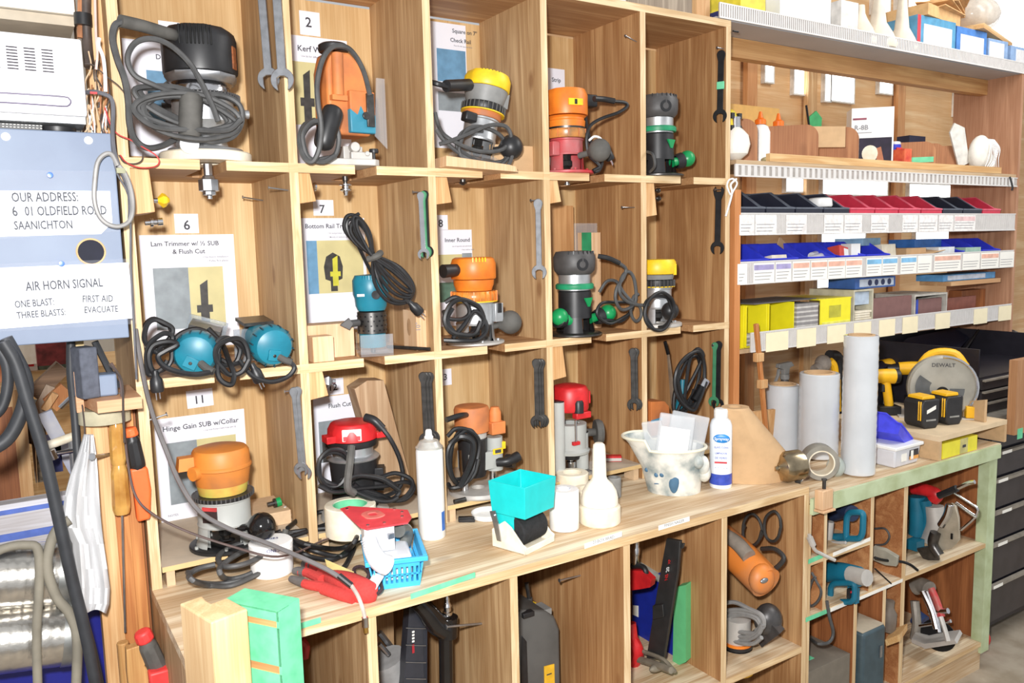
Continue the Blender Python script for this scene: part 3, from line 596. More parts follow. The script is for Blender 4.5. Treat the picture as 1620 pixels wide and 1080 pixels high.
# --- top row, third cell: yellow router leaning on scrap
r3 = thing('router', 'yellow and grey router leaning to the right on a scrap block', 'router', R0(752, 262, .07, S1+.028, 0, 0, .21), 'handheld routers')
router_base(r3, .075, .010, .046, .115, clear, alu, ridge=False)
ring(r3, [(.04, .116), (.050, .116), (.052, .12), (.052, .132), (.04, .133)], orange_d, name='lock_collar')
ring(r3, [(.04, .134), (.058, .134), (.06, .137), (.06, .151), (.057, .155), (.04, .155)], blackp, 40, teeth=30, tmt=rubber)
b = B(yellow); b.lathe([(.04, .131), (.0605, .131), (.0605, .134), (.04, .134)], 40); part('yellow_band', b, r3)
b = B(midgrey); b.lathe([(.04, .155), (.05, .156), (.054, .168), (.058, .185), (.06, .196), (.04, .197)], 32); b.box(.045, .064, -.02, .02, .16, .20); part('motor_housing', b, r3)
b = B(yellow); b.lathe([(.04, .197), (.062, .197), (.064, .2), (.064, .225), (.058, .238), (.03, .243), (0, .243)], 32, flat=.93); vents(b, .058, .222, .238, 6, -2.4, -1.6, .0025); b.m(midgrey); part('motor_cap', b, r3)
knob(r3, (.03, -.04, .035), (.055, -.085, .045), .033, blackp)
b = B(blackp); b.box(-.075, -.04, -.05, -.02, .09, .115); part('clamp_lever', b, r3, bevel=.004)
cord(r3, [(742, 134, .04), (725, 135, .02), (706, 136, .0)], .0155, blackp, 'cord_sleeve', n=12)
cord(r3, [(708, 137, .0), (690, 132, .0), (681, 130, .03)], .007, blackp)
cord(r3, [(688, 178, .03), (694, 200, .02), (705, 215, -.02), (735, 232, -.03), (765, 240, -.03), (795, 236, -.03), (808, 218, -.03), (800, 200, -.03), (775, 198, -.03), (745, 210, -.03), (715, 222, -.03), (695, 228, -.02)], .0055, cordg)
cord(r3, loops(765, 232, 42, 30, -.015, 1.7, .25, 4, .01, .2, seed=5), .0055, cordg)
cord(r3, [(690, 205, -.01), (702, 222, -.02), (730, 245, -.02), (762, 262, -.03), (792, 268, -.03), (806, 258, -.03), (811, 238, -.03), (806, 222, -.03)], .0055, cordg)
b = B(maple); a = P(690, 262, .0); b.at(TR(a.x+.005, -.045, S1+.001, -.08, 0, .05)); b.prism([(0, 0), (.205, -.0), (.20, .014), (.18, .017), (0, .026)], 0, .13)
one('scrap_block', b, 'pale wedge shaped wooden block under the tilted yellow router', 'wood block', None, bevel=.001)
b = B(cardboard); a = P(845, 262, .05); b.at(TR(a.x-.04, .05, S1+.0005)); b.box(-.1, .045, 0, .012, 0, .075); one('scrap_board', b, 'small scrap of board leaning right of the tilted yellow router', 'board', None, bevel=.001)
# --- top row, fourth cell: orange router in red base
r4 = thing('router', 'orange router in a dusty red base above the single long wrench', 'router', R0(897, 271, .055, S1+.0003), 'handheld routers')
redd = mat('dusty_red_base', (200, 40, 52), .45, var=.06, scale=10, c2=(178, 110, 110))
router_base(r4, .078, .009, .047, .10, redd, redd)
ring(r4, [(.04, .101), (.058, .101), (.06, .104), (.06, .122), (.056, .127), (.04, .127)], mat('amber_ring', (212, 140, 70), .3, var=.1, c2=(150, 110, 70)), 32, teeth=12, tmt=orange_d)
b = B(orange); b.lathe([(.04, .13), (.054, .13), (.055, .150), (.052, .153), (.052, .158), (.058, .163), (.040, .165)], 30); b.m(dsteel).lathe([(.04, .126), (.0535, .126), (.0545, .133), (.04, .134)], 30); part('motor_housing', b, r4)
b = B(orange); b.lathe([(.04, .166), (.062, .166), (.063, .17), (.063, .222), (.056, .238), (.035, .242), (0, .242)], 30, flat=.93); b.m(yellow).at(Matrix.Rotation(-1.75, 4, 'Z')).box(.058, .0645, -.022, .022, .188, .206); b.m(blackp).box(.06, .0655, -.004, .004, .190, .204); part('motor_cap', b, r4)
b = B(blackp); b.at(Matrix.Rotation(-.1, 4, 'Z')).box(.045, .098, -.018, .018, .195, .23); part('cord_clamp', b, r4, bevel=.004)
knob(r4, (.01, -.045, .05), (.038, -.105, .060), .033, rubber)
b = B(redd); b.box(-.07, -.045, -.03, .03, .05, .09); part('clamp', b, r4, bevel=.003)
cord(r4, [(940, 156, .0), (955, 157, .0), (972, 160, -.01)], .0085, blackp, 'cord_sleeve', n=10)
cord(r4, [(970, 160, -.01), (988, 162, -.01), (992, 168, -.01), (978, 178, -.01), (950, 188, 0), (933, 200, 0), (928, 220, .0), (932, 245, .0), (948, 262, -.01), (938, 270, -.01)], .005, cordm)
cord(r4, [(925, 170, .05), (928, 200, .04), (938, 235, .02), (952, 252, 0), (948, 268, .0), (940, 272, .0)], .006, blackp)
cord(r4, [(932, 222, -.01), (940, 216, -.01), (950, 219, -.01), (957, 232, -.01)], .0035, white, label='white wire end')
plug(r4, 956, 230, -.01, 970, 262)
# --- top row, rightmost cell: dark router with green band
def green_router(T, lab, knob_side=1, extra=True):
    r = thing('router', lab, 'router', T, 'handheld routers')
    b = B(dsteel); b.lathe([(.025, 0), (.078, 0), (.080, .002), (.080, .006), (.076, .008), (.066, .010), (.025, .010), (.025, 0)], 40); part('base_plate', b, r)
    b = B(blackp)
    for s in (0.75, 2.75, 4.9): b.lathe([(.058, .010), (.054, .03), (.05, .055), (.043, .055), (.043, .010)], 8, a0=s-pi/2, a1=s+1.05-pi/2)
    b.lathe([(.043, .052), (.05, .052), (.049, .13), (.045, .134), (.04, .134)], 32)
    b.m(dsteel).lathe([(0, .012), (.010, .012), (.014, .02), (.014, .035), (.009, .038), (.009, .06), (0, .06)], 6); part('base', b, r)
    b = B(green); b.at(Matrix.Rotation(-1.25, 4, 'Z')).prism([(-.017, .115), (.017, .115), (.004, .088), (-.004, .088)], 0, .002) if False else b.at(Matrix.Rotation(-1.35+pi/2, 4, 'Z')).prism([(-.019, .112), (.019, .112), (.005, .086), (-.005, .086)], -.0515, -.046); part('badge', b, r)
    b = B(alu); b.lathe([(.03, .134), (.0475, .134), (.0475, .180), (.03, .180)], 32); part('motor_sleeve', b, r)
    b = B(mat('teal_green_band', (36, 150, 104), .45)); b.lathe([(.0476, .138), (.056, .138), (.057, .142), (.057, .150), (.053, .154), (.0476, .154)], 36); part('lock_ring', b, r)
    b = B(darkgrey); b.lathe([(.03, .181), (.05, .181), (.060, .192), (.0625, .205), (.0625, .232), (.055, .248), (.035, .25), (0, .25)], 30, flat=.95); b.m(blackp).lathe([(.018, 0), (.018, .003), (.010, .003), (.010, .001), (0, .001)], 20, (-.35, -1, 0), (-.0195, -.056, .21)); vents(b, .058, .238, .249, 8, -2.6, -.8, .003); part('motor_housing', b, r)
    ks = ((1, .95), (-1, .55)) if extra else ((knob_side, .6),)
    for s, q in ks:
        knob(r, (s*.04, -.02, .045), (s*(.105 if s > 0 else .078), -.035*q, .06), .026, green, 'ball', .014)
        bb = B(blackp); bb.lathe([(.020, .0), (.024, .01), (.0255, .026), (.02, .03)], 18, (s*.065, -.015*q, .015), (s*.058, -.026*q, .048)); part('knob_collar', bb, r)
    return r
r5 = green_router(R0(1041, 274, .05, S1+.0003, 0), 'dark router with green band and green knob in the top right cell', 1, False)
cord(r5, [(1024, 240, -.0), (1033, 245, -.03), (1036, 262, -.03), (1028, 272, -.0)], .0045, cordg)
r10 = green_router(R0(910, 520, .05, S2+.0003, .1), 'dark router with green band and looped cord in the middle row', 1, True)
cord(r10, [(946, 405, .02), (962, 408, 0), (980, 416, -.01)], .0075, blackp, 'cord_sleeve', n=10)
cord(r10, [(978, 415, -.01), (990, 425, -.01), (986, 440, -.01), (976, 455, -.015), (974, 475, -.015), (985, 490, -.015), (1005, 478, -.015), (1004, 445, -.015), (996, 430, -.01), (985, 436, -.01), (980, 460, -.02), (990, 475, -.02), (1008, 482, -.02), (1026, 482, -.022)], .0052, cordg)
cord(r10, [(948, 462, .03), (960, 445, .02), (975, 445, .01), (985, 460, .0), (998, 475, -.01), (1012, 485, -.01), (1014, 500, -.01), (1006, 508, -.01), (998, 495, -.01), (1002, 470, -.01), (1010, 465, -.01)], .005, cordg)
cord(r10, loops(972, 492, 30, 17, .0, 1.6, -.25, 3, .01, seed=4), .005, cordm)
# --- middle row, left: two teal laminate trimmers lying down
def trimmer_head(b, T, n=26):
    b.at(T).m(teal).lathe([(0, 0), (.024, .001), (.040, .008), (.047, .02), (.048, .045), (.043, .062), (.034, .075)], n)
    old = b.T
    for k in range(14):
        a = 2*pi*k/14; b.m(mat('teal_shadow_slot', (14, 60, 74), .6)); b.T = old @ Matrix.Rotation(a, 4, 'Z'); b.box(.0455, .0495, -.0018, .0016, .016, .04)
    b.T = old; b.m(teal).box(-.014, .014, .005, .030, -.004, .008)
    b.m(dsteel).cyl((0, .018, -.005), (0, .018, -.001), .004, n=10)
for k, (u, v, y, lab) in enumerate(((303, 562, -.02, 'teal laminate trimmer lying end-on, the left one of two'), (430, 548, -.01, 'teal laminate trimmer lying end-on, the right one of two by the divider'))):
    p = P(u, v, y); dirn = Vector((.30, .93, .10)) if k == 0 else Vector((-.02, 1, .12)); q = Vector((0, 0, 1)).rotation_difference(dirn).to_matrix().to_4x4()
    r = thing('laminate_trimmer', lab, 'trimmer', Matrix.Translation((p.x, y-.03, S2+.0495)), 'teal laminate trimmers')
    b = B(); trimmer_head(b, q @ Matrix.Rotation(.2, 4, 'Z')); b.at(q).m(teal).lathe([(.034, .075), (.032, .12), (.03, .14)], 20); part('motor_housing', b, r, bevel=.001)
    b = B(dsteel); b.at(q).lathe([(.03, .14), (.033, .145), (.033, .16), (.02, .165), (.008, .17), (.008, .185), (0, .186)], 18); b.box(-.035, .035, -.038, -.030, .12, .2); part('collet', b, r)
    b = B(mat('smoked_clear_base', (150, 160, 168), .1, alpha=.45, var=.02)); b.at(q); b.box(-.045, .045, -.045, .045, .205, .211) if k == 0 else b.box(-.055, .05, -.02, .06, .14, .146); part('clear_base', b, r)
    b = B(blackp); b.at(q); b.lathe([(0, 0), (.006, 0), (.007, .02), (.012, .024), (.012, .034), (0, .035)], 14, (0, 1, 0), (.0 if k == 0 else .01, .03, .14)); part('wing_knob', b, r)
    bb = P(332-10 if k == 0 else 440, 583 if k == 0 else 566, y-.05)
    if k == 0:
        cord(r, [(318, 575, -.055), (328, 583, -.075), (338, 588, -.085)], .0085, rubber, 'cord_sleeve', n=10)
        cord(r, [(336, 588, -.085), (310, 592, -.085), (280, 588, -.07), (258, 578, -.06), (250, 564, -.05), (262, 555, -.05), (280, 545, -.05), (268, 540, -.04), (245, 545, -.03), (236, 560, -.03), (238, 580, -.04), (245, 592, -.05)], .006, cordm)
        cord(r, loops(249, 530, 22, 26, -.0, 2.2, .3, 4, .012, seed=2), .0055, cordm)
        cord(r, loops(252, 560, 18, 34, -.02, 1.6, .5, 4, .01, seed=21), .0055, cordm)
        plug(r, 245, 586, -.055, 247, 602, -.055)
        cord(r, [(270, 545, .02), (285, 528, .02), (310, 520, .02), (330, 528, .02), (350, 545, .0)], .0055, cordm)
    else:
        cord(r, [(442, 565, -.05), (452, 570, -.062), (462, 573, -.068)], .008, rubber, 'cord_sleeve', n=10)
        cord(r, [(460, 573, -.068), (466, 582, -.07), (455, 596, -.07), (430, 604, -.07), (405, 598, -.06), (390, 585, -.05), (378, 570, -.04)], .0055, cordm)
        cord(r, loops(368, 564, 27, 29, -.065, 2.1, .2, 3, .012, seed=9), .0058, cordm)
        cord(r, [(330, 520, .03), (352, 545, .0), (362, 570, -.05), (370, 592, -.075), (366, 608, -.085), (352, 604, -.085), (344, 590, -.08), (346, 560, -.06)], .006, cordm)
        cord(r, loops(362, 556, 22, 20, -.03, 1.6, .8, 4, .01, seed=19), .0055, cordm)
        plug(r, 398, 575, -.05, 405, 590, -.05)
# --- middle row, second cell: upright teal trimmer with coiled cord
r8 = thing('laminate_trimmer', 'upright teal trimmer with its black cord coiled above it', 'trimmer', R0(590, 546, .055, S2+.0003, -.25), None)
b = B(clear); b.box(-.037, .045, -.045, .045, 0, .006).box(-.037, .045, -.045, -.043, .006, .055).box(-.037, -.035, -.043, .045, .006, .055); part('clear_base', b, r8)
b = B(teal); b.lathe([(.02, .020), (.033, .020), (.034, .022), (.034, .055), (.02, .056)], 28); b.m(dsteel).lathe([(0, .006), (.006, .006), (.006, .02), (0, .02)], 10); part('collar', b, r8)
b = B(dsteel); b.lathe([(.02, .056), (.037, .056), (.037, .110), (.03, .113), (.02, .113)], 28)
b.m(blacksteel)
for kk in range(16):
    for jj in range(4):
        a = kk*2*pi/16+jj*.2; b.T = Matrix.Rotation(a, 4, 'Z'); b.box(.0358, .0378, -.0022, .0022, .062+jj*.012, .066+jj*.012)
b.T = Matrix.Identity(4); part('grip_sleeve', b, r8)
b = B(teal); b.lathe([(.02, .113), (.036, .114), (.041, .125), (.043, .145), (.047, .155), (.047, .19), (.040, .203), (0, .206)], 28, flat=.94); vents(b, .043, .178, .203, 10, -2.2, -.9, .003, teal, .0025); b.m(blackp).lathe([(.011, 0), (.011, .003), (.006, .003), (0, .002)], 16, (.1, -1, 0), (.006, -.0465, .155)); b.m(white).box(-.040, -.022, -.0445, -.040, .152, .158); part('motor_housing', b, r8)
b = B(darkgrey); b.cyl((-.036, -.02, .085), (-.062, -.035, .085), .009); b.prism([(-.085, .083), (-.062, .070), (-.052, .085), (-.062, .1)], -.042, -.032); part('clamp_screw', b, r8, bevel=.001)
for k, q in enumerate(((565, 372, 24, 36, -.45), (568, 370, 18, 30, -.5))):
    pass
def figure8(u0, v0, um, vm, u1, v1, w0, w1, y, sg):
    dx, dy_ = um-u0, vm-v0; L = math.hypot(dx, dy_); nx, ny = -dy_/L, dx/L
    return [(um, vm, y), (u0+dx*.55+nx*w0*sg, v0+dy_*.55+ny*w0*sg, y), (u0+dx*.15+nx*w0*.9*sg, v0+dy_*.15+ny*w0*.9*sg, y), (u0, v0, y), (u0+dx*.2-nx*w0*sg, v0+dy_*.2-ny*w0*sg, y), (u0+dx*.6-nx*w0*.8*sg, v0+dy_*.6-ny*w0*.8*sg, y), (um+1, vm+1, y-.004),
            (um+(u1-um)*.45+nx*w1*sg, vm+(v1-vm)*.45+ny*w1*sg, y-.004), (um+(u1-um)*.85+nx*w1*sg, vm+(v1-vm)*.85+ny*w1*sg, y-.004), (u1, v1, y-.004), (um+(u1-um)*.8-nx*w1*sg, vm+(v1-vm)*.8-ny*w1*sg, y-.004), (um+(u1-um)*.4-nx*w1*sg, vm+(v1-vm)*.4-ny*w1*sg, y-.004), (um, vm, y)]
for k in range(5):
    cord(r8, figure8(549+k*4, 342+(k % 3)*5, 590, 402+k, 643+k*2, 478-k*4, 15-2.4*k, 23-4.6*k, -.0-.005*k, 1 if k % 2 else -1), .0048, cordm, name='power_cord')
b = B(rubber); a = P(582, 410, -.012); c = P(602, 400, -.012); b.tube([a, (a+c)/2+Vector((0, -.016, .0)), c], .0085, n=8); part('cord_tie', b, r8, world=True)
cord(r8, [(640, 470, -.01), (646, 478, -.01)], .006); plug(r8, 646, 476, -.01, 662, 492)
cord(r8, [(588, 432, .05), (572, 400, .04), (560, 370, .02), (560, 345, .0), (568, 338, -.0)], .0045, cordm)
b = B(maple); p0 = P(487, 574, -.01); b.at(TR(.372, -.0, S2+.0005, .0)); b.box(0, .052, .005, .05, 0, .062); one('wood_block', b, 'small grooved maple block, front one left of the upright teal trimmer', 'wood block', 'maple blocks', bevel=.001)
b = B(maple); b.at(TR(.374, .06, S2+.0005)); b.box(0, .125, .0, .07, 0, .085); one('wood_block', b, 'larger maple block behind the small one, left of the upright teal trimmer', 'wood block', 'maple blocks', bevel=.001)
b = B(maple); p = PX(655, 520, .66); b.box(.664, .693, .04, .12, S2+.0005, S2+.105); b.m(ink_l).text('10°', .018, (.675, .0395, S2+.065), (0, 0, 1), (-1, 0, 0)); b.m(mat('drilled_hollow', (190, 150, 110), .8)).ell((.6645, .085, S2+.06), (.0012, .014, .026)); one('angle_block', b, 'maple gauge block marked 10° standing against the divider', 'wood block', None, bevel=.001)
b = B(dsteel); a = P(613, 541, .12); a.z = S2+.008; c = P(680, 557, .003); c.z = S2+.0065; b.cyl(a, c, .005, n=12); one('drill_rod', b, 'thin steel rod lying on the shelf beside the upright teal trimmer', 'rod', None)
# --- middle row, third cell: orange router in grey base
r9 = thing('router', 'orange router in a silver base with dusty black knob in the middle row', 'router', R0(752, 536, .08, S2+.0003), 'handheld routers')
router_base(r9, .082, .008, .052, .118, alud, alu)
ring(r9, [(.04, .119), (.062, .119), (.064, .122), (.064, .138), (.06, .146), (.04, .147)], mat('amber_ring_b', (226, 150, 66), .25, var=.1, c2=(180, 110, 50)), 36, teeth=24, tmt=orange)
b = B(yellow); b.lathe([(.04, .117), (.0655, .117), (.0655, .120), (.04, .120)], 36); part('yellow_band', b, r9)
b = B(orange); b.lathe([(.04, .148), (.05, .148), (.052, .155), (.056, .165), (.057, .178), (.04, .179)], 32); b.box(.03, .06, -.055, -.035, .150, .192) if False else None; part('motor_housing', b, r9)
b = B(orange); b.lathe([(.04, .18), (.061, .18), (.063, .183), (.063, .222), (.058, .236), (.05, .240), (0, .240)], 32, flat=.94); vents(b, .060, .225, .239, 5, -2.1, -1.5, .003, yellow); part('motor_cap', b, r9)
b = B(blackp); b.cyl((-.05, -.01, .207), (-.105, -.02, .205), .0165, .0185, 18); part('cord_sleeve', b, r9)
b = B(alu); b.box(.038, .064, -.05, -.02, .06, .112); b.m(blackp).box(.045, .058, -.0525, -.05, .085, .112); part('clamp', b, r9, bevel=.003)
knob(r9, (.045, -.02, .045), (.092, -.04, .055), .034, rubber)
cord(r9, loops(735, 502, 30, 30, -.03, 1.6, .3, 3, .01, seed=31), .0068, cordm); cord(r9, [(704, 478, -.01), (720, 470, -.02), (738, 480, -.03), (742, 496, -.03), (730, 505, -.03), (708, 503, -.02), (702, 492, .0)], .0058, cordm)
cord(r9, [(702, 538, -.02), (730, 539, -.04), (756, 537, -.04), (770, 522, -.04), (766, 505, -.03), (750, 492, -.03), (735, 512, -.03), (716, 535, -.03)], .006, cordm)
# --- middle row, right: yellow router half behind the divider
r11 = thing('router', 'yellow topped router half hidden behind the divider in the middle row', 'router', R0(1040, 509, .07, S2+.0003), 'handheld routers')
router_base(r11, .078, .012, .045, .125, alud, alu)
ring(r11, [(.04, .126), (.054, .126), (.055, .13), (.055, .148), (.04, .150)], blackp, 36, teeth=26, tmt=darkgrey)
b = B(yellow); b.lathe([(.04, .1265), (.056, .1265), (.0565, .1295), (.04, .130)], 36); part('yellow_band', b, r11)
b = B(midgrey); b.lathe([(.04, .150), (.05, .151), (.054, .166), (.04, .168)], 30); part('motor_housing', b, r11)
b = B(yellow); b.lathe([(.04, .168), (.058, .168), (.060, .172), (.060, .205), (.054, .214), (0, .216)], 30, flat=.94); b.at(Matrix.Rotation(-1.1, 4, 'Z')).box(.055, .064, -.003, .003, .165, .20); part('motor_cap', b, r11)
knob(r11, (-.01, -.045, .05), (-.02, -.08, .055), .028, blackp)
cord(r11, loops(1042, 492, 24, 30, -.05, 2.3, .2, 3, .012, seed=41), .0055, cordm)
# --- bottom row, left: old orange router
r12 = thing('router', 'old orange router on a grey base with a shiny black ball knob', 'router', R0(357, 838, .065, .0483), 'handheld routers')
greyb = mat('grey_base_paint', (178, 180, 176), .42, var=.04, scale=14)
router_base(r12, .083, .010, .060, .118, blackp, greyb, win=(-.9, .4))
ring(r12, [(.04, .119), (.068, .119), (.069, .122), (.069, .128), (.04, .13)], blackp, 50, teeth=44, tmt=darkgrey)
b = B(mat('worn_yellow_green', (196, 190, 90), .45, scale=16, c2=(214, 140, 70))); b.lathe([(.04, .13), (.054, .13), (.058, .15), (.058, .153)], 30); part('motor_sleeve', b, r12)
b = B(mat('grimy_orange', (226, 138, 56), .5, var=.1, scale=9, c2=(176, 112, 60))); b.lathe([(.05, .153), (.060, .153), (.066, .19), (.069, .192), (.069, .197), (.066, .20), (.065, .228), (.06, .236), (.045, .240), (0, .240)], 36, flat=.97)
b.cyl((-.05, -.02, .19), (-.072, -.032, .19), .016); b.m(cream).lathe([(.013, 0), (.013, .003), (.009, .003), (.009, .001), (0, .001)], 18, (-.8, -.6, 0), (-.064, -.045, .19)) if False else None
b.box(-.098, -.05, -.018, .02, .196, .225, taper=.004); part('motor_housing', b, r12)
b = B(mat('label_red_black', (60, 44, 44), .5, var=.2, scale=80)); b.at(Matrix.Rotation(-2.35, 4, 'Z')).box(.055, .0612, -.018, .018, .072, .1); b.m(mat('label_red', (206, 70, 70), .5)).box(.055, .0613, -.018, .018, .1003, .109); part('label_plate', b, r12)
knob(r12, (.02, -.05, .05), (.062, -.088, .055), .034, mat('gloss_black', (28, 26, 26), .12, var=.1), 'ball')
cord(r12, [(340, 880, -.13), (400, 885, -.15), (450, 880, -.15)], .006, cordm) if False else None
# --- bottom row, second cell: red topped router in black base
r13 = thing('router', 'red topped router in a black base behind the tape roll', 'router', R0(562, 790, .075, .0483), 'handheld routers')
b = B(alud); b.lathe([(.02, 0), (.088, 0), (.09, .004), (.086, .016), (.07, .026), (.06, .03), (.02, .03), (.02, 0)], 40); part('base_plate', b, r13)
b = B(blackp); b.lathe([(.04, .03), (.062, .03), (.058, .05), (.058, .10), (.062, .15), (.062, .155), (.04, .156)], 32); b.at(TR(0, 0, 0, -.5)).box(.05, .078, -.02, .02, .07, .13); part('base', b, r13, bevel=.002)
b = B(alu); b.lathe([(.04, .156), (.066, .156), (.068, .16), (.06, .166), (.052, .167), (.052, .19), (.04, .19)], 36); part('depth_ring', b, r13)
b = B(blackp); b.lathe([(.04, .19), (.062, .19), (.064, .194), (.064, .206), (.04, .207)], 32); part('motor_housing', b, r13)
b = B(red); b.lathe([(.04, .207), (.064, .207), (.062, .235), (.054, .25), (.046, .252), (0, .252)], 32, flat=.93); b.box(-.078, -.05, -.03, .01, .207, .225).box(.05, .075, -.045, -.02, .207, .222); b.m(paper_b).at(Matrix.Rotation(-1.95, 4, 'Z')).box(.054, .0615, -.024, .024, .212, .242); b.m(mat('label_red_print', (220, 70, 76), .5)).box(.054, .0618, -.022, .022, .213, .226); b.m(ink).text('FLUSH', .008, (.0625, 0, .23), (0, 1, 0), (0, 0, 1)) if False else None; part('motor_cap', b, r13, bevel=.0015)
b = B(blackp); b.tube([P(578, 660, .03), P(592, 665, .01), P(605, 678, 0)], .011, n=12); part('cord_sleeve', b, r13, world=True)
cord(r13, [(604, 676, 0), (618, 695, -.01), (632, 725, -.01), (637, 755, -.01), (628, 775, -.02), (605, 785, -.03), (580, 780, -.03), (560, 765, -.03)], .0058, cordm)
cord(r13, loops(527, 740, 26, 30, -.02, 2.2, .3, 3, .012, seed=51), .0056, cordm)
cord(r13, [(506, 725, -.01), (503, 750, -.02), (525, 765, -.03), (560, 770, -.03), (600, 782, -.03), (630, 792, -.03), (650, 775, -.03), (650, 758, -.03), (625, 748, -.02), (598, 755, -.02), (570, 752, -.03)], .0056, cordm)
cord(r13, [(504, 768, -.03), (530, 778, -.035), (570, 772, -.035), (610, 768, -.03), (640, 762, -.02), (655, 770, -.02), (640, 790, -.03), (600, 790, -.03), (560, 776, -.04)], .0056, cordm)
cord(r13, loops(590, 772, 44, 17, -.045, 2.1, .25, 4, .01, seed=55), .0054, cordm)
b = B(rubber); b.tube([P(556, 706, -.015), P(553, 735, -.04), P(550, 770, -.055), P(560, 780, -.05)], .010, n=8); part('cord_tie', b, r13, world=True)
b = B(wood('grey_plank', (206, 178, 146), (170, 136, 102), 2, 1.1, 0, seed=12)); b.at(TR(.628, .135, .052, 0, 0, -.23)).prism([(-.03, 0), (.055, 0), (.055, .33), (.01, .345), (-.03, .335)], 0, .06); one('scrap_plank', b, 'rough plank leaning behind the red topped router', 'plank', None, bevel=.001)
# --- bottom row, third cell: orange plunge router
r14 = thing('router', 'orange plunge router with grey base behind the turquoise dispenser', 'router', R0(757, 776, .06, .0483), 'handheld routers')
b = B(alud); b.lathe([(.02, 0), (.084, 0), (.085, .004), (.08, .012), (.02, .014), (.02, 0)], 36); part('base_plate', b, r14)
for s in (-.045, .05):
    b = B(chrome); b.cyl((s, 0, .014), (s, 0, .13), .011); part('plunge_column', b, r14)
b = B(greyb); b.box(-.045, .05, -.035, .035, .07, .12); b.cyl((.05, -.01, .06), (.05, -.01, .155), .024); b.m(yellow).box(.03, .062, -.0375, -.0345, .11, .126).box(.064, .076, -.030, -.012, .12, .14); b.m(ink).box(.036, .056, -.0379, -.0374, .113, .123); part('motor_bracket', b, r14, bevel=.004)
b = B(blackp); b.lathe([(0, .05), (.035, .05), (.04, .07), (.042, .16), (0, .16)], 30, o=(-.015, 0, 0), flat=.95); b.m(alud).lathe([(.03, .16), (.041, .16), (.041, .178), (.03, .178)], 30, o=(-.015, 0, 0)); b.m(orange_d).lathe([(0, .178), (.048, .178), (.05, .24), (.046, .25), (0, .252)], 30, o=(-.015, 0, 0), flat=.95); b.box(.03, .075, -.035, .02, .165, .2); part('motor_housing', b, r14, bevel=.002)
b = B(orange_d); b.lathe([(0, .2), (.018, .2), (.018, .225), (.012, .24), (0, .242)], 16, o=(.055, -.01, 0)); vents(b, 0, .0, .0, 1, 0, 0) if False else None; part('depth_knob', b, r14)
b = B(blackp); b.tube([(.045, -.03, .085), (.07, -.05, .088), (.105, -.05, .097)], lambda t: .013 if t < .8 else .015, n=12); part('handle', b, r14)
b = B(rubber); b.tube([(.02, -.05, .02), (.05, -.07, .018), (.09, -.085, .012)], .014, n=12); part('side_handle', b, r14)
b = B(blackp); b.cyl((.095, .0, .075), (.11, -.02, .075), .02); part('rear_knob', b, r14)
cord(r14, [(742, 656, .04), (728, 657, .0), (706, 664, -.01)], .0075, blackp, n=10)
cord(r14, [(708, 690, .0), (722, 678, -.01), (745, 682, -.02), (758, 700, -.02), (752, 735, -.02), (735, 765, -.03), (715, 772, -.02), (709, 765, .0)], .006, cordm)
cord(r14, loops(733, 722, 24, 44, -.01, 2.6, .15, 4, .014, seed=61), .0058, cordm)
cord(r14, [(712, 702, 0), (730, 690, -.02), (748, 700, -.03), (745, 730, -.03), (728, 770, -.03)], .0085, blackp)
b = B(dsteel); a = P(718, 778, .0); b.cyl((a.x, .0, .056), (a.x+.035, -.0, .0565), .0065, n=12); one('socket', b, 'small dark socket on the raised board behind the turquoise dispenser', 'socket', None)
# --- bottom row, fourth cell: red and grey plunge router
r15 = thing('router', 'red and grey plunge router with a big black wheel behind the cream bottle', 'router', R0(903, 733, .075, .0483), 'handheld routers')
b = B(clear); b.prism([(-.07, -.06), (.09, -.07), (.1, .02), (.06, .08), (-.07, .08)], 0, .008, 'xy'); part('base_plate', b, r15)
b = B(greyb); b.lathe([(.03, .06), (.058, .06), (.060, .068), (.05, .075), (.05, .15), (.03, .152)], 28); b.m(blackp).lathe([(0, .04), (.03, .04), (.036, .06), (0, .06)], 20); b.m(chrome).lathe([(0, .012), (.016, .012), (.016, .03), (.009, .032), (.009, .045), (0, .045)], 12); part('motor_housing', b, r15)
for s, hh in ((-.058, .225), (.03, .12)):
    b = B(greyb); b.cyl((s, -.02, .008), (s, -.02, hh), .019); b.m(blackp).cyl((s, -.02, hh), (s, -.02, hh+.004), .0185); part('plunge_column', b, r15)
b = B(red); b.lathe([(0, .19), (.055, .19), (.058, .2), (.058, .25), (.05, .265), (.03, .27), (0, .27)], 24, flat=.9); b.box(.03, .066, -.02, .03, .205, .245); b.box(-.015, .04, -.055, -.03, .17, .19); part('motor_cap', b, r15, bevel=.003)
b = B(blackp); b.lathe([(0, .19), (.016, .19), (.016, .22), (.012, .228), (0, .228)], 14, o=(-.005, -.05, 0)); part('depth_knob', b, r15)
b = B(chrome); b.cyl((-.02, -.055, .10), (-.02, -.055, .17), .0035, n=8); b.m(red).box(-.032, -.008, -.060, -.050, .095, .105); part('depth_stop', b, r15)
knob(r15, (.04, -.01, .115), (.085, -.03, .115), .038, rubber, 'disc', .012, 'wheel')
b = B(red); a = PZ(968, 727, .052); b.at(TR(a.x, a.y, .0485, -.6)).box(-.03, .03, -.012, .012, 0, .018); b.m(alud).box(-.03, .03, -.0135, -.012, .002, .012); one('small_box', b, 'small red metal clip beside the red plunge router', 'clip', None, bevel=.001)
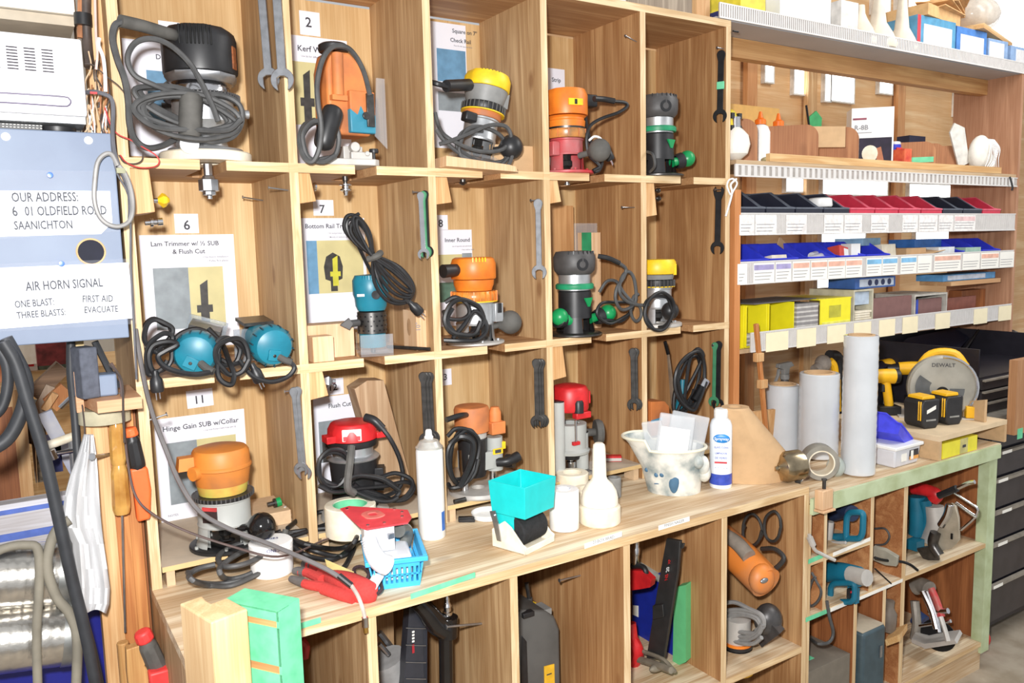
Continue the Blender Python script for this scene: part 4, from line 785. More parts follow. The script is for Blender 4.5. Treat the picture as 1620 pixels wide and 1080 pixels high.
# --- bottom row, rightmost cell: jigsaw, chisel, cord
r16 = thing('jigsaw', 'orange and blue jigsaw half hidden behind the divider at bottom right', 'jigsaw', R0(1038, 640, .1, .0483), None)
b = B(alud); b.box(-.07, .04, -.03, .03, .0, .008); part('base_plate', b, r16)
b = B(orange_d); b.prism([(-.05, .06), (.02, .06), (.035, .1), (.03, .15), (.01, .17), (-.05, .175)], -.03, .03); b.m(mat('jigsaw_blue', (70, 150, 190), .5)).prism([(-.05, .105), (.0, .108), (.0, .118), (-.05, .114)], -.0315, -.03); b.m(ink).text('4350', .013, (-.015, -.0318, .075)) if False else None; vents(b, .0, 0, 0, 1, 0, 0) if False else None; part('motor_housing', b, r16, bevel=.008)
b = B(alud); b.box(-.045, .015, -.025, .025, .008, .062); b.m(ink).text('RYOBI', .012, (-.018, -.0255, .02)) if False else None; part('gear_housing', b, r16, bevel=.003)
ch = thing('file', 'tapered file with dark handle standing behind the jigsaw', 'file')
b = B(blacksteel); b.tube([P(1052, 540, .1), P(1057, 560, .1)], .006, n=8); part('handle', b, ch, world=True)
b = B(mat('dull_blade', (150, 130, 110), .5, metal=.4)); b.tube([P(1057, 560, .1), P(1066, 640, .1)], lambda t: .005+.006*t, n=6); part('blade', b, ch, world=True)
cc = thing('extension_cord', 'black coiled cord standing in the bottom right cell', 'cord')
cord(cc, loops(1095, 600, 24, 46, .0, 2.6, .12, 4, .02, seed=71), .0058, cordm); cord(cc, loops(1085, 610, 16, 50, .03, 1.6, .3, 3, .02, seed=72), .0058, cordm); cord(cc, [(1070, 655, .05), (1085, 620, .03), (1105, 580, .02), (1112, 560, .02), (1102, 552, .02), (1090, 575, .02), (1082, 640, .02)], .0058, cordm)
fl = thing('flashlight', 'black torch with silver head leaning in the bottom right cell', 'torch')
b = B(blacksteel); b.tube([P(1098, 633, -.01), P(1110, 612, -.01)], .013, n=14); part('barrel', b, fl, world=True)
b = B(chrome); b.tube([P(1110, 612, -.01), P(1116, 601, -.01)], .0155, n=14); part('head', b, fl, world=True)
b = B(teal); b.tube([P(1072, 660, .06), P(1078, 630, .06), P(1080, 600, .06)], lambda t: .018-.005*t, n=12); one('teal_handle_tool', b, 'teal handled tool behind the jigsaw in the bottom right cell', 'tool', None)
# --- bits sticking out of the bit blocks
def sidebit(p, d, segs, lab):
    b = B()
    for mt, prof, n in segs: b.m(mt).lathe(prof, n, d, p)
    one('router_bit', b, lab, 'router bit', 'router bits held in the bit blocks')
sidebit(P(243, 317, .03), (1, 0, .02), [(chrome, [(0, 0), (.005, 0), (.005, .016), (0, .016)], 12), (yellow, [(0, .008), (.006, .008), (.016, .018), (.014, .024), (.005, .032), (0, .033)], 6)], 'yellow router bit sticking out of the block at upper left')
sidebit(P(229, 352, .03), (1, 0, .06), [(chrome, [(0, 0), (.006, 0), (.006, .01), (.010, .011), (.010, .016), (.006, .018), (.006, .024), (.008, .026), (.008, .036), (0, .037)], 12)], 'silver router bit sticking out below the yellow one at upper left')
sidebit(P(495, 295, .03), (1, 0, 0), [(chrome, [(0, 0), (.006, 0), (.010, .003), (.010, .007), (0, .008)], 14)], 'round bit head in the block left of the slotting cutter')
sidebit(P(1037, 301, .03), (1, 0, 0), [(dsteel, [(0, 0), (.004, 0), (.004, .008), (.008, .009), (.008, .014), (0, .016)], 12)], 'upper router bit in the block in the middle row right cell')
sidebit(P(1037, 314, .03), (1, 0, 0), [(dsteel, [(0, 0), (.004, 0), (.004, .01), (.009, .011), (.007, .018), (0, .018)], 12)], 'lower router bit in the block in the middle row right cell')
sidebit(P(509, 603, .03), (1, -.1, -.1), [(steel, [(0, 0), (.008, 0), (.014, .006), (.018, .014), (.012, .022), (.006, .026), (.006, .034), (0, .035)], 5)], 'fluted silver router bit beside the number 12')
# --- small parts on the bottom left board
b = B(mdf); b.at(TR(.21, .12, .0483)).box(0, .12, 0, .15, 0, .035); one('mdf_block', b, 'mdf block with small cutters behind the black knob', 'board', None, bevel=.001)
b = B(green); p = P(436, 785, .16); b.at(TR(p.x, .16, .084)); b.cyl((0, 0, 0.012), (.012, 0, .014), .012); b.m(dsteel).cyl((-.006, 0, .012), (0, 0, .012), .012).cyl((-.022, 0, .011), (-.006, 0, .012), .006); one('cutter', b, 'small green and black slot cutter on the mdf block', 'cutter', None)
b = B(alud); p = PZ(452, 822, .05); b.at(TR(p.x, p.y, .0485)); b.lathe([(0, 0), (.017, 0), (.018, .004), (.012, .006), (.010, .012), (.016, .014), (.016, .017), (.004, .018), (.004, .038), (0, .038)], 18); one('guide_bushing', b, 'silver guide bushing standing upright right of the black knob', 'bushing', None)

b = B(wood('tan_offcut', (216, 168, 116), (186, 134, 84), 2, 1.2, 0, seed=51)); a = P(870, 325, .24); c = P(907, 325, .24); b.box(XR[3]+.003, c.x, .24, .262, S2+.0006, a.z); one('offcut_board', b, 'tall tan board standing at the back left of the green banded router', 'board', None, smooth=False)
b = B(maple); a = P(920, 368, .16); c = P(950, 368, .16); b.box(a.x, c.x, .16, .18, S2+.0006, a.z); b.m(mat('green_mesh_tape', (40, 140, 90), .7)).box(a.x, (a.x+c.x)/2, .1588, .1599, S2+.2, a.z+.0005); one('offcut_board', b, 'small board with green strip behind the green banded router', 'board', None, smooth=False)
b = B(mat('clear_plastic')); b.box(a.x-.01, c.x+.005, .183, .186, S2+.0006, a.z+.03); one('clear_sheet', b, 'clear plastic sheet standing behind the small green striped board', 'plastic sheet', None, smooth=False)
# ------------------------------------------------------------ things on the worktop
def stand(u, v, z=0.0, rz=0): p = PZ(u, v, z); return TR(p.x, p.y, z+.0003, rz)
FACE = math.atan2(-.55, .84) # turn so local -Y looks at the camera
def frontrot(x, y): return math.atan2(x-CAM.x, -(y-CAM.y))*-1.0
def face_cam(T):
    p = T.to_translation(); a = math.atan2(p.y-CAM.y, p.x-CAM.x)-pi/2
    return Matrix.Translation(p) @ Matrix.Rotation(a, 4, 'Z')
can = thing('spray_can', 'tall white spray can with small grey print near the middle of the worktop', 'spray can', face_cam(stand(684, 848)))
b = B(white); b.lathe([(0, 0), (.033, 0), (.0345, .003), (.0345, .225), (.033, .232)], 32); b.m(mat('blue_label', (60, 120, 210), .4)).lathe([(.0346, .02), (.0346, .07)], 5, a0=-.75, a1=-.25); b.m(ink_l)
for k in range(24): z = .21-.0075*k; b.text('- - -- --- -' if k % 5 else '----', .0045, (-.006, -.0349, z), w=.022 if k % 5 else .012)
part('body', b, can)
b = B(mat('can_dome', (226, 224, 216), .3, metal=.5)); b.lathe([(.033, .232), (.035, .234), (.035, .237), (.031, .240), (.024, .252), (.014, .256), (.012, .259), (0, .26)], 32); part('dome', b, can)
b = B(white); b.lathe([(0, .258), (.011, .258), (.012, .262), (.009, .266), (.008, .278), (.006, .281), (0, .281)], 16); part('nozzle', b, can)
# glue roller dispenser
c0, c1, c2 = PZ(783, 862), PZ(832, 879), PZ(878, 856)
ex = (c2-c1); ey = (c0-c1); wx, wy = ex.length, ey.length; a = math.atan2(ex.y, ex.x)
dp = thing('glue_dispenser', 'turquoise hopper glue roller on a cream base', 'dispenser', TR(c1.x, c1.y, .0003, a))
b = B(cream)
b.box(0, wx, 0, .004, 0, .016).box(0, wx, wy-.004, wy, 0, .03).box(0, wx, .004, wy-.004, 0, .004)
b.prism([(0, 0), (wy, 0), (wy, .045), (wy*.62, .072), (wy*.42, .06), (.01, .024), (0, .02)], 0, .005, 'yz'); b.prism([(0, 0), (wy, 0), (wy, .045), (wy*.62, .072), (wy*.42, .06), (.01, .024), (0, .02)], wx-.005, wx, 'yz'); part('base_tray', b, dp, bevel=.0015)
b = B(mat('black_foam', (36, 36, 38), .85, var=.2, scale=120, bump=.3)); b.lathe([(0, 0), (.034, 0), (.037, .004), (.037, wx-.024), (.034, wx-.02), (0, wx-.02)], 32, (1, 0, 0), (.010, wy*.45, .044)); part('roller', b, dp)
tq = mat('turquoise_plastic', (26, 204, 204), .35, var=.04)
b = B(tq); h0, h1 = .088, .168; o = .004
q0 = [(0, -.0), (wx, -.0), (wx, wy), (0, wy)]; A = [(-o, -o, h1), (wx+o, -o, h1), (wx+o, wy+o, h1), (-o, wy+o, h1)]; Lw = [(.001, .001, h0), (wx-.001, .001, h0), (wx-.001, wy-.001, h0), (.001, wy-.001, h0)]
def inset(c, t, z=None): return [(x+(t if x < wx/2 else -t), y+(t if y < wy/2 else -t), zz if z is None else z) for x, y, zz in c]
Ai = inset(A, .003); Li = inset(Lw, .003, h0+.003); va = [b.v(p) for p in A]; vl = [b.v(p) for p in Lw]; vai = [b.v(p) for p in Ai]; vli = [b.v(p) for p in Li]
for k in range(4):
    j = (k+1) % 4; b.face([vl[k], vl[j], va[j], va[k]]); b.face([va[k], va[j], vai[j], vai[k]]); b.face([vai[k], vai[j], vli[j], vli[k]])
b.face(vl[::-1]); b.face(vli); b.box(.008, .014, wy*.4, wy-.008, .05, h0+.002); b.box(wx-.014, wx-.008, wy*.4, wy-.008, .05, h0+.002); b.box(.014, wx-.014, wy*.55, wy-.01, .07, h0+.001)
b.m(mat('turquoise_pale', (120, 235, 232), .4)); b.prism([(.015, .10), (.016, .10), (.016, .14), (.015, .14)], -.0, .0005, 'yz') if False else None; part('hopper', b, dp, bevel=.001)
b = B(steel); b.prism([(wy*.7, .02), (wy*.82, .02), (wy*.92, .06), (wy*1.02, .09), (wy*.85, .095), (wy*.78, .07)], -.004, -.001, 'yz'); b.cyl((-.008, wy*.88, .082), (.0, wy*.88, .082), .004, n=10); part('bracket', b, dp)
w1 = thing('paper_roll', 'small plain white roll standing right of the turquoise dispenser', 'roll', stand(893, 835))
b = B(white); b.lathe([(.018, .001), (.038, .001), (.039, .003), (.039, .103), (.037, .106), (.018, .106), (.018, .001)], 36); part('roll', b, w1)
b = B(mat('core_white', (238, 240, 248), .6)); b.lathe([(.0179, .0), (.0179, .107), (.0165, .107), (.0165, 0), (.0179, 0)], 28); part('core', b, w1)
gb = thing('glue_bottle', 'cream glue bottle with tall nozzle at the front of the worktop', 'bottle', stand(949, 826))
b = B(cream); b.lathe([(0, 0), (.052, 0), (.055, .004), (.055, .045), (.050, .050), (.050, .052), (0, .052)], 36); part('base', b, gb)
b = B(mat('bottle_ivory', (246, 240, 224), .35, var=.03)); b.lathe([(.049, .0525), (.049, .07), (.045, .088), (.034, .106), (.022, .118), (.019, .126), (.017, .20), (.0155, .212), (.010, .217), (0, .218)], 36); part('nozzle_top', b, gb)
for (u, v, r, h, lab) in ((906, 782, .048, .068, 'cream masking tape roll standing behind the plain white roll'), (930, 802, .042, .055, 'cream tape roll with green edge between the white roll and the glue bottle'), (972, 786, .020, .06, 'grey narrow roll half hidden behind the glue bottle')):
    b = B(cream if r > .03 else midgrey); b.lathe([(r*.6, 0), (r-.002, 0), (r, .002), (r, h-.002), (r-.002, h), (r*.6, h), (r*.6, 0)], 36)
    if r == .042: b.m(green).box(-.01, .022, -.0425, -.040, h-.008, h-.002)
    one('tape_roll', b, lab, 'tape roll', 'tape rolls on the worktop', T=stand(u, v))
ld = one('jar_lid', B(white).lathe([(0, 0), (.040, 0), (.044, .003), (.046, .016), (.044, .016), (.041, .005), (0, .005)], 36), 'white round lid lying open side up left of the dispenser', 'lid', None, T=stand(772, 818))
b = B(blackp); b.box(-.022, .022, -.007, .007, 0, .012).box(-.02, .024, -.012, -.008, 0, .008); one('clip', b, 'black clip lying in front of the white round lid', 'clip', None, T=stand(738, 824, 0, -.6), bevel=.001)
# tape roll and tool in the blue basket
tr = thing('tape_roll', 'large cream packing tape roll left of the blue basket', 'tape roll', stand(556, 843, .048))
b = B(cream); b.lathe([(.042, 0), (.06, 0), (.062, .002), (.062, .072), (.060, .074), (.042, .074), (.042, 0)], 44); part('tape', b, tr)
b = B(greentape); b.lathe([(.0419, .0), (.0419, .072), (.0385, .072), (.0385, 0), (.0419, 0)], 36); part('core', b, tr)
bk = thing('basket', 'light blue slotted plastic basket near the front of the worktop', 'basket')
bluel = mat('sky_blue_plastic', (70, 184, 240), .4, var=.05)
f0 = PZ(603, 932); f1 = PZ(662, 926); ex = (f1-f0).normalized(); a = math.atan2(ex.y, ex.x)+.05
bk.matrix_world = TR(f1.x+.004, f1.y, .0003, a)
b = B(bluel); X0, X1, Y1, H = -.10, 0, .15, .068; t = .003; e = .012
def wall(b, p, q, h, e_out, n, slots=True):
    """slotted wall from p to q (xy), leaning outwards"""
    d = Vector((q[0]-p[0], q[1]-p[1], 0)); L = d.length; d.normalize(); o = Vector((d.y, -d.x, 0)); P0 = Vector((p[0], p[1], 0))
    def bar(s0, s1, z0, z1):
        pr = []
        for (s, z) in ((s0, z0), (s1, z0), (s1, z1), (s0, z1)): pr.append(P0+d*s+o*(e_out*z/h)+Vector((0, 0, z)))
        A = [b.v(x) for x in pr]; Bq = [b.v(x-o*t) for x in pr]; b.face(A); b.face(Bq[::-1])
        for k in range(4): b.face([A[k], Bq[k], Bq[(k+1) % 4], A[(k+1) % 4]])
    bar(0, L, 0, h*.18); bar(-.0, L, h*.72, h)
    bar(0, L, h*.42, h*.48)
    w = L/n
    for k in range(n+1): s = k*w; bar(max(0, s-w*.28), min(L, s+w*.28), h*.18, h*.72)
wall(b, (X0, 0), (X1, 0), H, e, 9); wall(b, (X1, 0), (X1, Y1), H, e, 12); wall(b, (X1, Y1), (X0, Y1), H, e, 9); wall(b, (X0, Y1), (X0, 0), H, e, 12); b.box(X0, X1, 0, Y1, 0, .003)
part('body', b, bk, smooth=False)
b = B(bluel); ro = e+.006
for (x0, x1, y0, y1) in ((X0-ro, X1+ro, -ro, -ro+.010), (X0-ro, X1+ro, Y1+ro-.010, Y1+ro), (X0-ro, X0-ro+.010, -ro+.01, Y1+ro-.01), (X1+ro-.010, X1+ro, -ro+.01, Y1+ro-.01)): b.box(x0, x1, y0, y1, H-.008, H+.003)
part('rim', b, bk, bevel=.002)
sd = thing('palm_sander', 'upside down palm sander with a red plate resting in the blue basket', 'sander', Matrix.Identity(4))
lg = mat('light_grey_plastic', (226, 228, 232), .45, var=.03)
zt = .125
pl = [PZ(*q, zt) for q in ((538, 804), (552, 800), (645, 806), (651, 818), (645, 826), (580, 836), (570, 833))]
b = B(mat('worn_red_plate', (236, 74, 82), .45, var=.12, scale=16)); A = [b.v(p) for p in pl]; Z = [b.v(p-Vector((0, 0, .0035))) for p in pl]; b.face(A); b.face(Z[::-1])
for k in range(len(pl)): b.face([A[k], Z[k], Z[(k+1) % len(pl)], A[(k+1) % len(pl)]])
for (u, v) in ((549, 805), (582, 831), (608, 827), (636, 810), (636, 817), (624, 805)): p = PZ(u, v, zt); b.m(chrome).cyl(p, p+Vector((0, 0, .002)), .004, n=10)
cpl = PZ(590, 814, zt); b.m(mat('plate_pink', (232, 120, 110), .5)).lathe([(.012, 0), (.03, 0), (.028, .002), (.014, .002), (.012, 0)], 24, o=cpl, flat=.8); part('plate', b, sd)
b = B(lg); q0 = PZ(576, 838, .118); q1 = PZ(624, 832, .118); dd = (q1-q0).normalized(); nn = Vector((-dd.y, dd.x, 0)); A = [q0, q1, q1+nn*.07, q0+nn*.07]; va = [b.v(Vector((p.x, p.y, .1212))) for p in A]; vb = [b.v(Vector((p.x, p.y, .062))) for p in A]; b.face(va); b.face(vb[::-1])
for k in range(4): b.face([va[k], vb[k], vb[(k+1) % 4], va[(k+1) % 4]])
part('housing', b, sd, bevel=.003)
b = B(lg); b.tube([P(584, 852, -.262), P(588, 868, -.285), P(598, 886, -.305), P(612, 894, -.305)], lambda t: .016+.007*t, n=16)
for k in range(9): p = P(580+k*2.4, 855+3.8*k, -.281-.0045*k); b.m(mat('groove_grey', (186, 188, 192), .5)).cyl(p+Vector((-.014, 0, .0)), p+Vector((.014, 0, 0)), .0012, n=6)
part('ribbed_grip', b, sd)
b = B(mat('smoked_grey', (110, 112, 108), .3, var=.15)); b.tube([P(630, 838, -.22), P(638, 836, -.2), P(644, 844, -.19), P(640, 862, -.19)], lambda t: .018-.004*t, n=12); part('dust_port', b, sd)
b = B(steel); p = P(618, 847, -.245); b.cbox((p.x, p.y, p.z), (.014, .01, .012)); part('clip', b, sd, bevel=.001)
b = B(lg); b.at(bk.matrix_world); b.box(-.088, -.012, .03, .13, .0035, .060); part('tray', b, sd, bevel=.006)
sd_m = sd
# glove
gl = thing('work_glove', 'red knitted work glove with grey rubber finger tips lying beside the blue basket', 'glove', Matrix.Identity(4))
b = B(mat('red_knit', (204, 66, 62), .9, var=.12, scale=160, bump=.4, c2=(196, 60, 56)))
def gz(u, v, h=.012): p = PZ(u, v, h); return p
b.tube([gz(595, 938), gz(575, 935, .018), gz(545, 922, .018), gz(520, 912, .014), gz(505, 908, .012)], lambda t: .012+.016*sin(pi*min(1, t*1.1+.12)), n=14)
b.tube([gz(560, 945, .012), gz(535, 938, .012), gz(512, 930, .012)], .014, n=12)
for pts in (((512, 928), (490, 925), (475, 920)), ((510, 917), (488, 906), (474, 904)), ((520, 908), (498, 896), (486, 894))): b.tube([gz(*pts[0], .013), gz(*pts[1], .011), gz(*pts[2], .010)], lambda t: .0115-.002*t, n=10)
part('palm', b, gl, world=True)
b = B(mat('grey_rubber_dip', (104, 100, 98), .6, var=.12, scale=50))
for pts in (((482, 922), (470, 918), (460, 915)), ((482, 905), (472, 903), (464, 903)), ((494, 895), (486, 892), (478, 892))): b.tube([gz(*pts[0], .0105), gz(*pts[1], .010), gz(*pts[2], .009)], lambda t: .0112-.004*t*t, n=10)
part('finger_tips', b, gl, world=True)
b = B(mat('dark_cuff', (70, 52, 56), .8)); p = gz(585, 915, .02); b.tube([gz(560, 900, .02), gz(572, 896, .03), gz(583, 906, .03), gz(578, 918, .02), gz(565, 914, .02)], .004, n=7, closed=True); b.tube([gz(585, 925, .012), gz(596, 938, .018), (gz(604, 930, .02)), gz(600, 918, .018)], .004, n=7); part('cuff', b, gl, world=True)
b = B(mat('glove_card', (246, 226, 150), .6)); q = [PZ(514, 884, .03), PZ(560, 904, .034), PZ(556, 928, .028), PZ(522, 912, .026)]; b.face([b.v(x) for x in q]); b.face([b.v(x-Vector((0, 0, .0012))) for x in q][::-1]); b.m(ink_l); mid = (q[0]+q[1])/2; b.text('WORK', .008, (q[0]+q[2])/2+Vector((0, 0, .0015)), (q[1]-q[0]).normalized(), (q[0]-q[3]).normalized()); part('card', b, gl, smooth=False, world=True)
b = B(white); q = [PZ(592, 905, .04), PZ(607, 911, .045), PZ(592, 935, .025), PZ(579, 926, .02)]; va = [b.v(x) for x in q]; vb = [b.v(x-Vector((0, 0, .002))) for x in q]; b.face(va); b.face(vb[::-1])
for k in range(4): b.face([va[k], vb[k], vb[(k+1) % 4], va[(k+1) % 4]])
part('tag', b, gl, world=True, smooth=False)
# white tub with lid print
cup = thing('plastic_tub', 'small white plastic tub among the cords on the left of the worktop', 'tub', face_cam(stand(431, 905)))
b = B(white); b.lathe([(0, 0), (.045, 0), (.0475, .003), (.049, .062), (.047, .064)], 36); part('body', b, cup)
b = B(white); b.lathe([(.047, .064), (.0495, .0645), (.0495, .074), (.046, .077), (0, .0775)], 36); b.m(mat('navy_print', (50, 60, 130), .5)).text('ONES', .014, (0, -.0, .0795), (1, 0, 0), (0, 1, 0)); b.text('ONES', .011, (.004, -.0502, .0655)); part('lid', b, cup)
# air hose / grey cable that hangs from the left post and crosses the worktop
hs = thing('grey_cable', 'long grey cable running down the left post and across the worktop', 'cable')
b = B(mat('grey_cable_sheath', (112, 108, 108), .45, var=.08)); b.tube([P(214, 520, -.03), P(222, 570, -.03), P(232, 620, -.03), P(243, 660, -.03), P(262, 710, -.05), P(285, 765, -.08), P(315, 808, -.10), P(360, 835, -.14), P(420, 858, -.19), P(480, 883, -.26), P(520, 902, -.30), P(548, 920, -.325)], .005, n=8); part('cable', b, hs, world=True)
b = B(blackp); b.tube([P(536, 910, -.315), P(556, 926, -.335)], .0065, n=10); part('sleeve', b, hs, world=True)
b = B(mat('clear_tube', (225, 215, 205), .2, alpha=.7)); b.tube([P(556, 926, -.335), P(566, 942, -.365), P(573, 960, -.378), P(577, 976, -.38)], .0042, n=8); part('clear_tube', b, hs, world=True)
b = B(chrome); b.cyl(P(577, 976, -.38), P(578, 991, -.38), .0065, n=12); b.m(mat('brass', (206, 166, 90), .3, metal=.9)).cyl(P(578, 991, -.38), P(579, 1000, -.38), .005, n=12); part('coupling', b, hs, world=True)
hs2 = thing('thin_brown_cable', 'thin brown cable crossing the left post onto the worktop', 'cable')
b = B(mat('brown_sheath', (92, 74, 70), .5)); b.tube([P(176, 574, -.06), P(190, 600, -.06), P(194, 650, -.06), P(202, 730, -.06), P(215, 785, -.07), P(245, 815, -.09), P(300, 842, -.12), P(370, 865, -.16), P(430, 880, -.2), P(470, 873, -.12), P(510, 855, -.06), P(530, 850, -.05)], .0026, n=6); part('cable', b, hs2, world=True)
ct = thing('cord_bundle', 'bundle of black power cords tied up in front of the old orange router', 'cord')
def lift(u, v, z):   # cords climb over the raised boards at the cabinet front
    p = PZ(u, v, z); return PZ(u, v, .057) if p.y > -.02 and z < .057 else p
def zc(par, pts, r, mt, z=.008, nm='cord'): b = B(mt); b.tube([lift(p[0], p[1], p[2] if len(p) > 2 else z) for p in pts], r, n=8); return part(nm, b, par, world=True)
zc(ct, [(402, 858, .05), (375, 862, .04), (352, 873, .02), (345, 885, .012), (358, 896, .01), (392, 890, .012), (425, 872, .03), (450, 850, .055), (462, 843, .06)], .0062, cordg)
zc(ct, [(455, 855, .05), (425, 862, .04), (385, 872, .03), (352, 893, .016), (348, 906, .01), (362, 916, .008), (395, 908, .01), (430, 885, .03), (455, 862, .05)], .0062, cordg)
zc(ct, [(297, 905, .007), (305, 918, .007), (330, 926, .007), (365, 926, .007), (400, 912, .01), (430, 895, .03)], .006, cordg)
zc(ct, [(340, 893, .007), (318, 898, .007), (302, 906, .007), (300, 915, .007), (320, 922, .007), (352, 923, .007), (385, 917, .007)], .006, cordg)
zc(ct, [(392, 848, .055), (420, 848, .055), (460, 842, .058), (510, 836, .055), (560, 833, .05)], .0062, cordm)
zc(ct, [(455, 835, .06), (475, 820, .05), (500, 811, .05), (520, 808, .05)], .006, cordm)
zc(ct, [(455, 850, .05), (480, 842, .05), (520, 828, .05)], .006, cordm)
zc(ct, [(456, 858, .04), (485, 878, .02), (525, 885, .012), (548, 872, .012), (560, 858, .012), (566, 845, .012)], .006, cordm)
zc(ct, [(460, 852, .045), (490, 862, .03), (530, 868, .012), (555, 862, .012), (575, 850, .01)], .006, cordm)
zc(ct, [(462, 856, .04), (500, 872, .02), (540, 880, .01), (560, 865, .01), (548, 892, .01), (540, 900, .01)], .006, cordm)
b = B(blackp); b.tube([PZ(405, 850, .045), PZ(425, 848, .052), PZ(445, 842, .058)], .009, n=10); part('plug', b, ct, world=True)
b = B(rubber); b.tube([PZ(452, 838, .075), PZ(450, 850, .06), PZ(454, 864, .04)], .0075, n=8); part('tie', b, ct, world=True)
zc(ct, [(405, 785, .05), (415, 805, .048), (424, 822, .05), (430, 836, .055)], .006, cordg)
# paint tub full of packs
def ellring(cx, cy, rx, ry, z, n=36, spout=0): return [(cx+rx*cos(2*pi*k/n)*(1+(spout if cos(2*pi*k/n) < -.75 else 0)), cy+ry*sin(2*pi*k/n), z) for k in range(n)]
T = face_cam(stand(1066, 775)); tb = thing('paint_tub', 'paint-stained plastic tub holding clear packs on the worktop', 'tub', T)
pm = mat('paint_stained_plastic', (234, 232, 222), .5, var=.2, scale=17, c2=(128, 142, 144))
b = B(pm); R_ = [ellring(0, 0, .078, .062, 0), ellring(-.005, 0, .088, .07, .06), ellring(-.01, 0, .098, .078, .115), ellring(-.014, 0, .108, .085, .135, spout=.28), ellring(-.014, 0, .104, .081, .135, spout=.26), ellring(-.005, 0, .084, .066, .06), ellring(0, 0, .074, .058, .004)]
vs = [[b.v((p[0], p[1], p[2]+(.028 if p[0] < -.07 and 2 < j < 5 else 0))) for p in r] for j, r in enumerate(R_)]
for r0_, r1_ in zip(vs, vs[1:]):
    for k in range(36): b.face([r0_[k], r0_[(k+1) % 36], r1_[(k+1) % 36], r1_[k]])
b.face(vs[0][::-1]); b.face(vs[-1]); b.m(mat('blue_paint_spots', (70, 110, 140), .5))
for (x, z) in ((-.078, .072), (-.05, .062), (-.034, .064)): b.ell((x, -.070*sqrt(max(.1, 1-(x/.098)**2)), z), (.007, .003, .007))
b.ell((-.05, -.058, .035), (.008, .003, .0015)); b.ell((.0, -.0655, .055), (.016, .004, .045)); part('body', b, tb)
b = B(mat('rim_cream', (238, 234, 212), .45, var=.05)); b.tube([(p[0], p[1], p[2]+(.028 if p[0] < -.07 else 0)) for p in ellring(-.014, 0, .108, .085, .136, 36, .28)], .0045, n=8, sm=0, closed=True); part('rim', b, tb)
b = B(pm); b.ell((.088, -.01, .06), (.02, .03, .028)); b.ell((.085, -.025, .085), (.018, .022, .03)); b.ell((.07, -.045, .10), (.016, .016, .02)); part('dried_paint_lump', b, tb)
pk = mat('clear_pack', (238, 242, 246), .08, alpha=.35, var=.03)
for k, (x, y, w, h, rx, ry, z) in enumerate(((-.01, -.01, .105, .12, -.2, .13, .09), (.02, .02, .11, .11, -.1, .2, .10), (-.045, .02, .06, .09, .1, -.15, .10))):
    q = thing('clear_pack', ['clear blister pack with a plain white card standing in the paint tub', 'clear pack behind the white card in the paint tub', 'crumpled clear bag at the left in the paint tub'][k], 'pack', T @ TR(x, y, z-.03, 0, rx, ry), 'packs in the paint tub')
    b = B(pk); b.box(-w/2, w/2, -.006, .006, 0, h+.05); part('blister', b, q, bevel=.004)
    if k < 2: b = B(paper_b); b.box(-w*.42, w*.40, -.0085, -.007, 0, h+.01) if k == 0 else b.box(-w*.3, w*.3, .0065, .008, 0, h*.7); part('card', b, q, smooth=False)
    else: b = B(white); b.ell((0, -.0, h*.3), (.014, .012, .02)); part('fitting', b, q)
# glass cleaner can
s2 = thing('spray_can', 'blue and white glass cleaner can behind the paint tub', 'spray can', face_cam(stand(1140, 769)))
b = B(mat('can_white', (240, 246, 252), .3, var=.02)); b.lathe([(0, 0), (.031, 0), (.033, .003), (.033, .19), (.028, .205), (.02, .212)], 32)
navy = mat('can_blue', (60, 84, 190), .35, var=.12, scale=60); b.m(navy).lathe([(.0332, .012), (.0332, .045)], 26, a0=pi, a1=2*pi); b.m(mat('can_logo_blue', (40, 140, 220), .35)).ell((.002, -.0315, .155), (.024, .004, .014))
b.m(white).text('Sprayway', .0125, (.002, -.0362, .151), w=.042); b.m(mat('can_text_blue', (80, 100, 190), .4)); b.text('GLASS CLEAN', .008, (.001, -.0345, .126), w=.04); b.text('LIMPIADOR', .008, (.001, -.0345, .108), w=.034); b.text('DE VIDRIO', .008, (.001, -.0345, .094), w=.034); b.text('- - - - -', .007, (.001, -.0345, .065), w=.036); b.m(mat('can_red', (214, 60, 70), .4)).box(-.018, .018, -.0345, -.0335, .080, .085); part('body', b, s2)
b = B(white); b.lathe([(.02, .212), (.021, .214), (.021, .235), (.018, .24), (0, .24)], 24); part('cap', b, s2)
# cardboard cone, chrome hole saw
p0, p1 = PZ(1150, 768), PZ(1252, 765)
cn = thing('cardboard_spool', 'tapered beige cardboard form with a round opening on top', 'cardboard form', Matrix.Identity(4))
b = B(cardboard); n = 32; zc0 = .0005; cb = (p0+p1)/2; hw = (p1-p0).length/2; dr = (p1-p0).normalized(); nr = Vector((-dr.y, dr.x, 0)); cb = cb+nr*.055; top = P(1163, 643, cb.y+.0); rt_ = .042
rg = []
for (c, ra, rb, z) in ((cb, hw, .055, zc0), (cb, hw, .055, .09), (Vector((top.x, top.y, 0)), rt_, .04, top.z-.004), (Vector((top.x, top.y, 0)), rt_*.98, .038, top.z), (Vector((top.x, top.y, 0)), rt_*.5, .02, top.z), (Vector((top.x, top.y, 0)), rt_*.5, .02, top.z-.05)):
    rg.append([b.v(Vector((c.x, c.y, z))+dr*(ra*cos(2*pi*k/n))+nr*(rb*sin(2*pi*k/n))) for k in range(n)])
for r0_, r1_ in zip(rg, rg[1:]):
    for k in range(n): b.face([r0_[k], r0_[(k+1) % n], r1_[(k+1) % n], r1_[k]])
b.face(rg[0][::-1]); b.face(rg[-1]); part('form', b, cn)
hw_ = PZ(1243, 762); hs_ = thing('hole_saw', 'polished brass and chrome cup lying on its side at the end of the worktop', 'hole saw', TR(hw_.x, hw_.y, .0475))
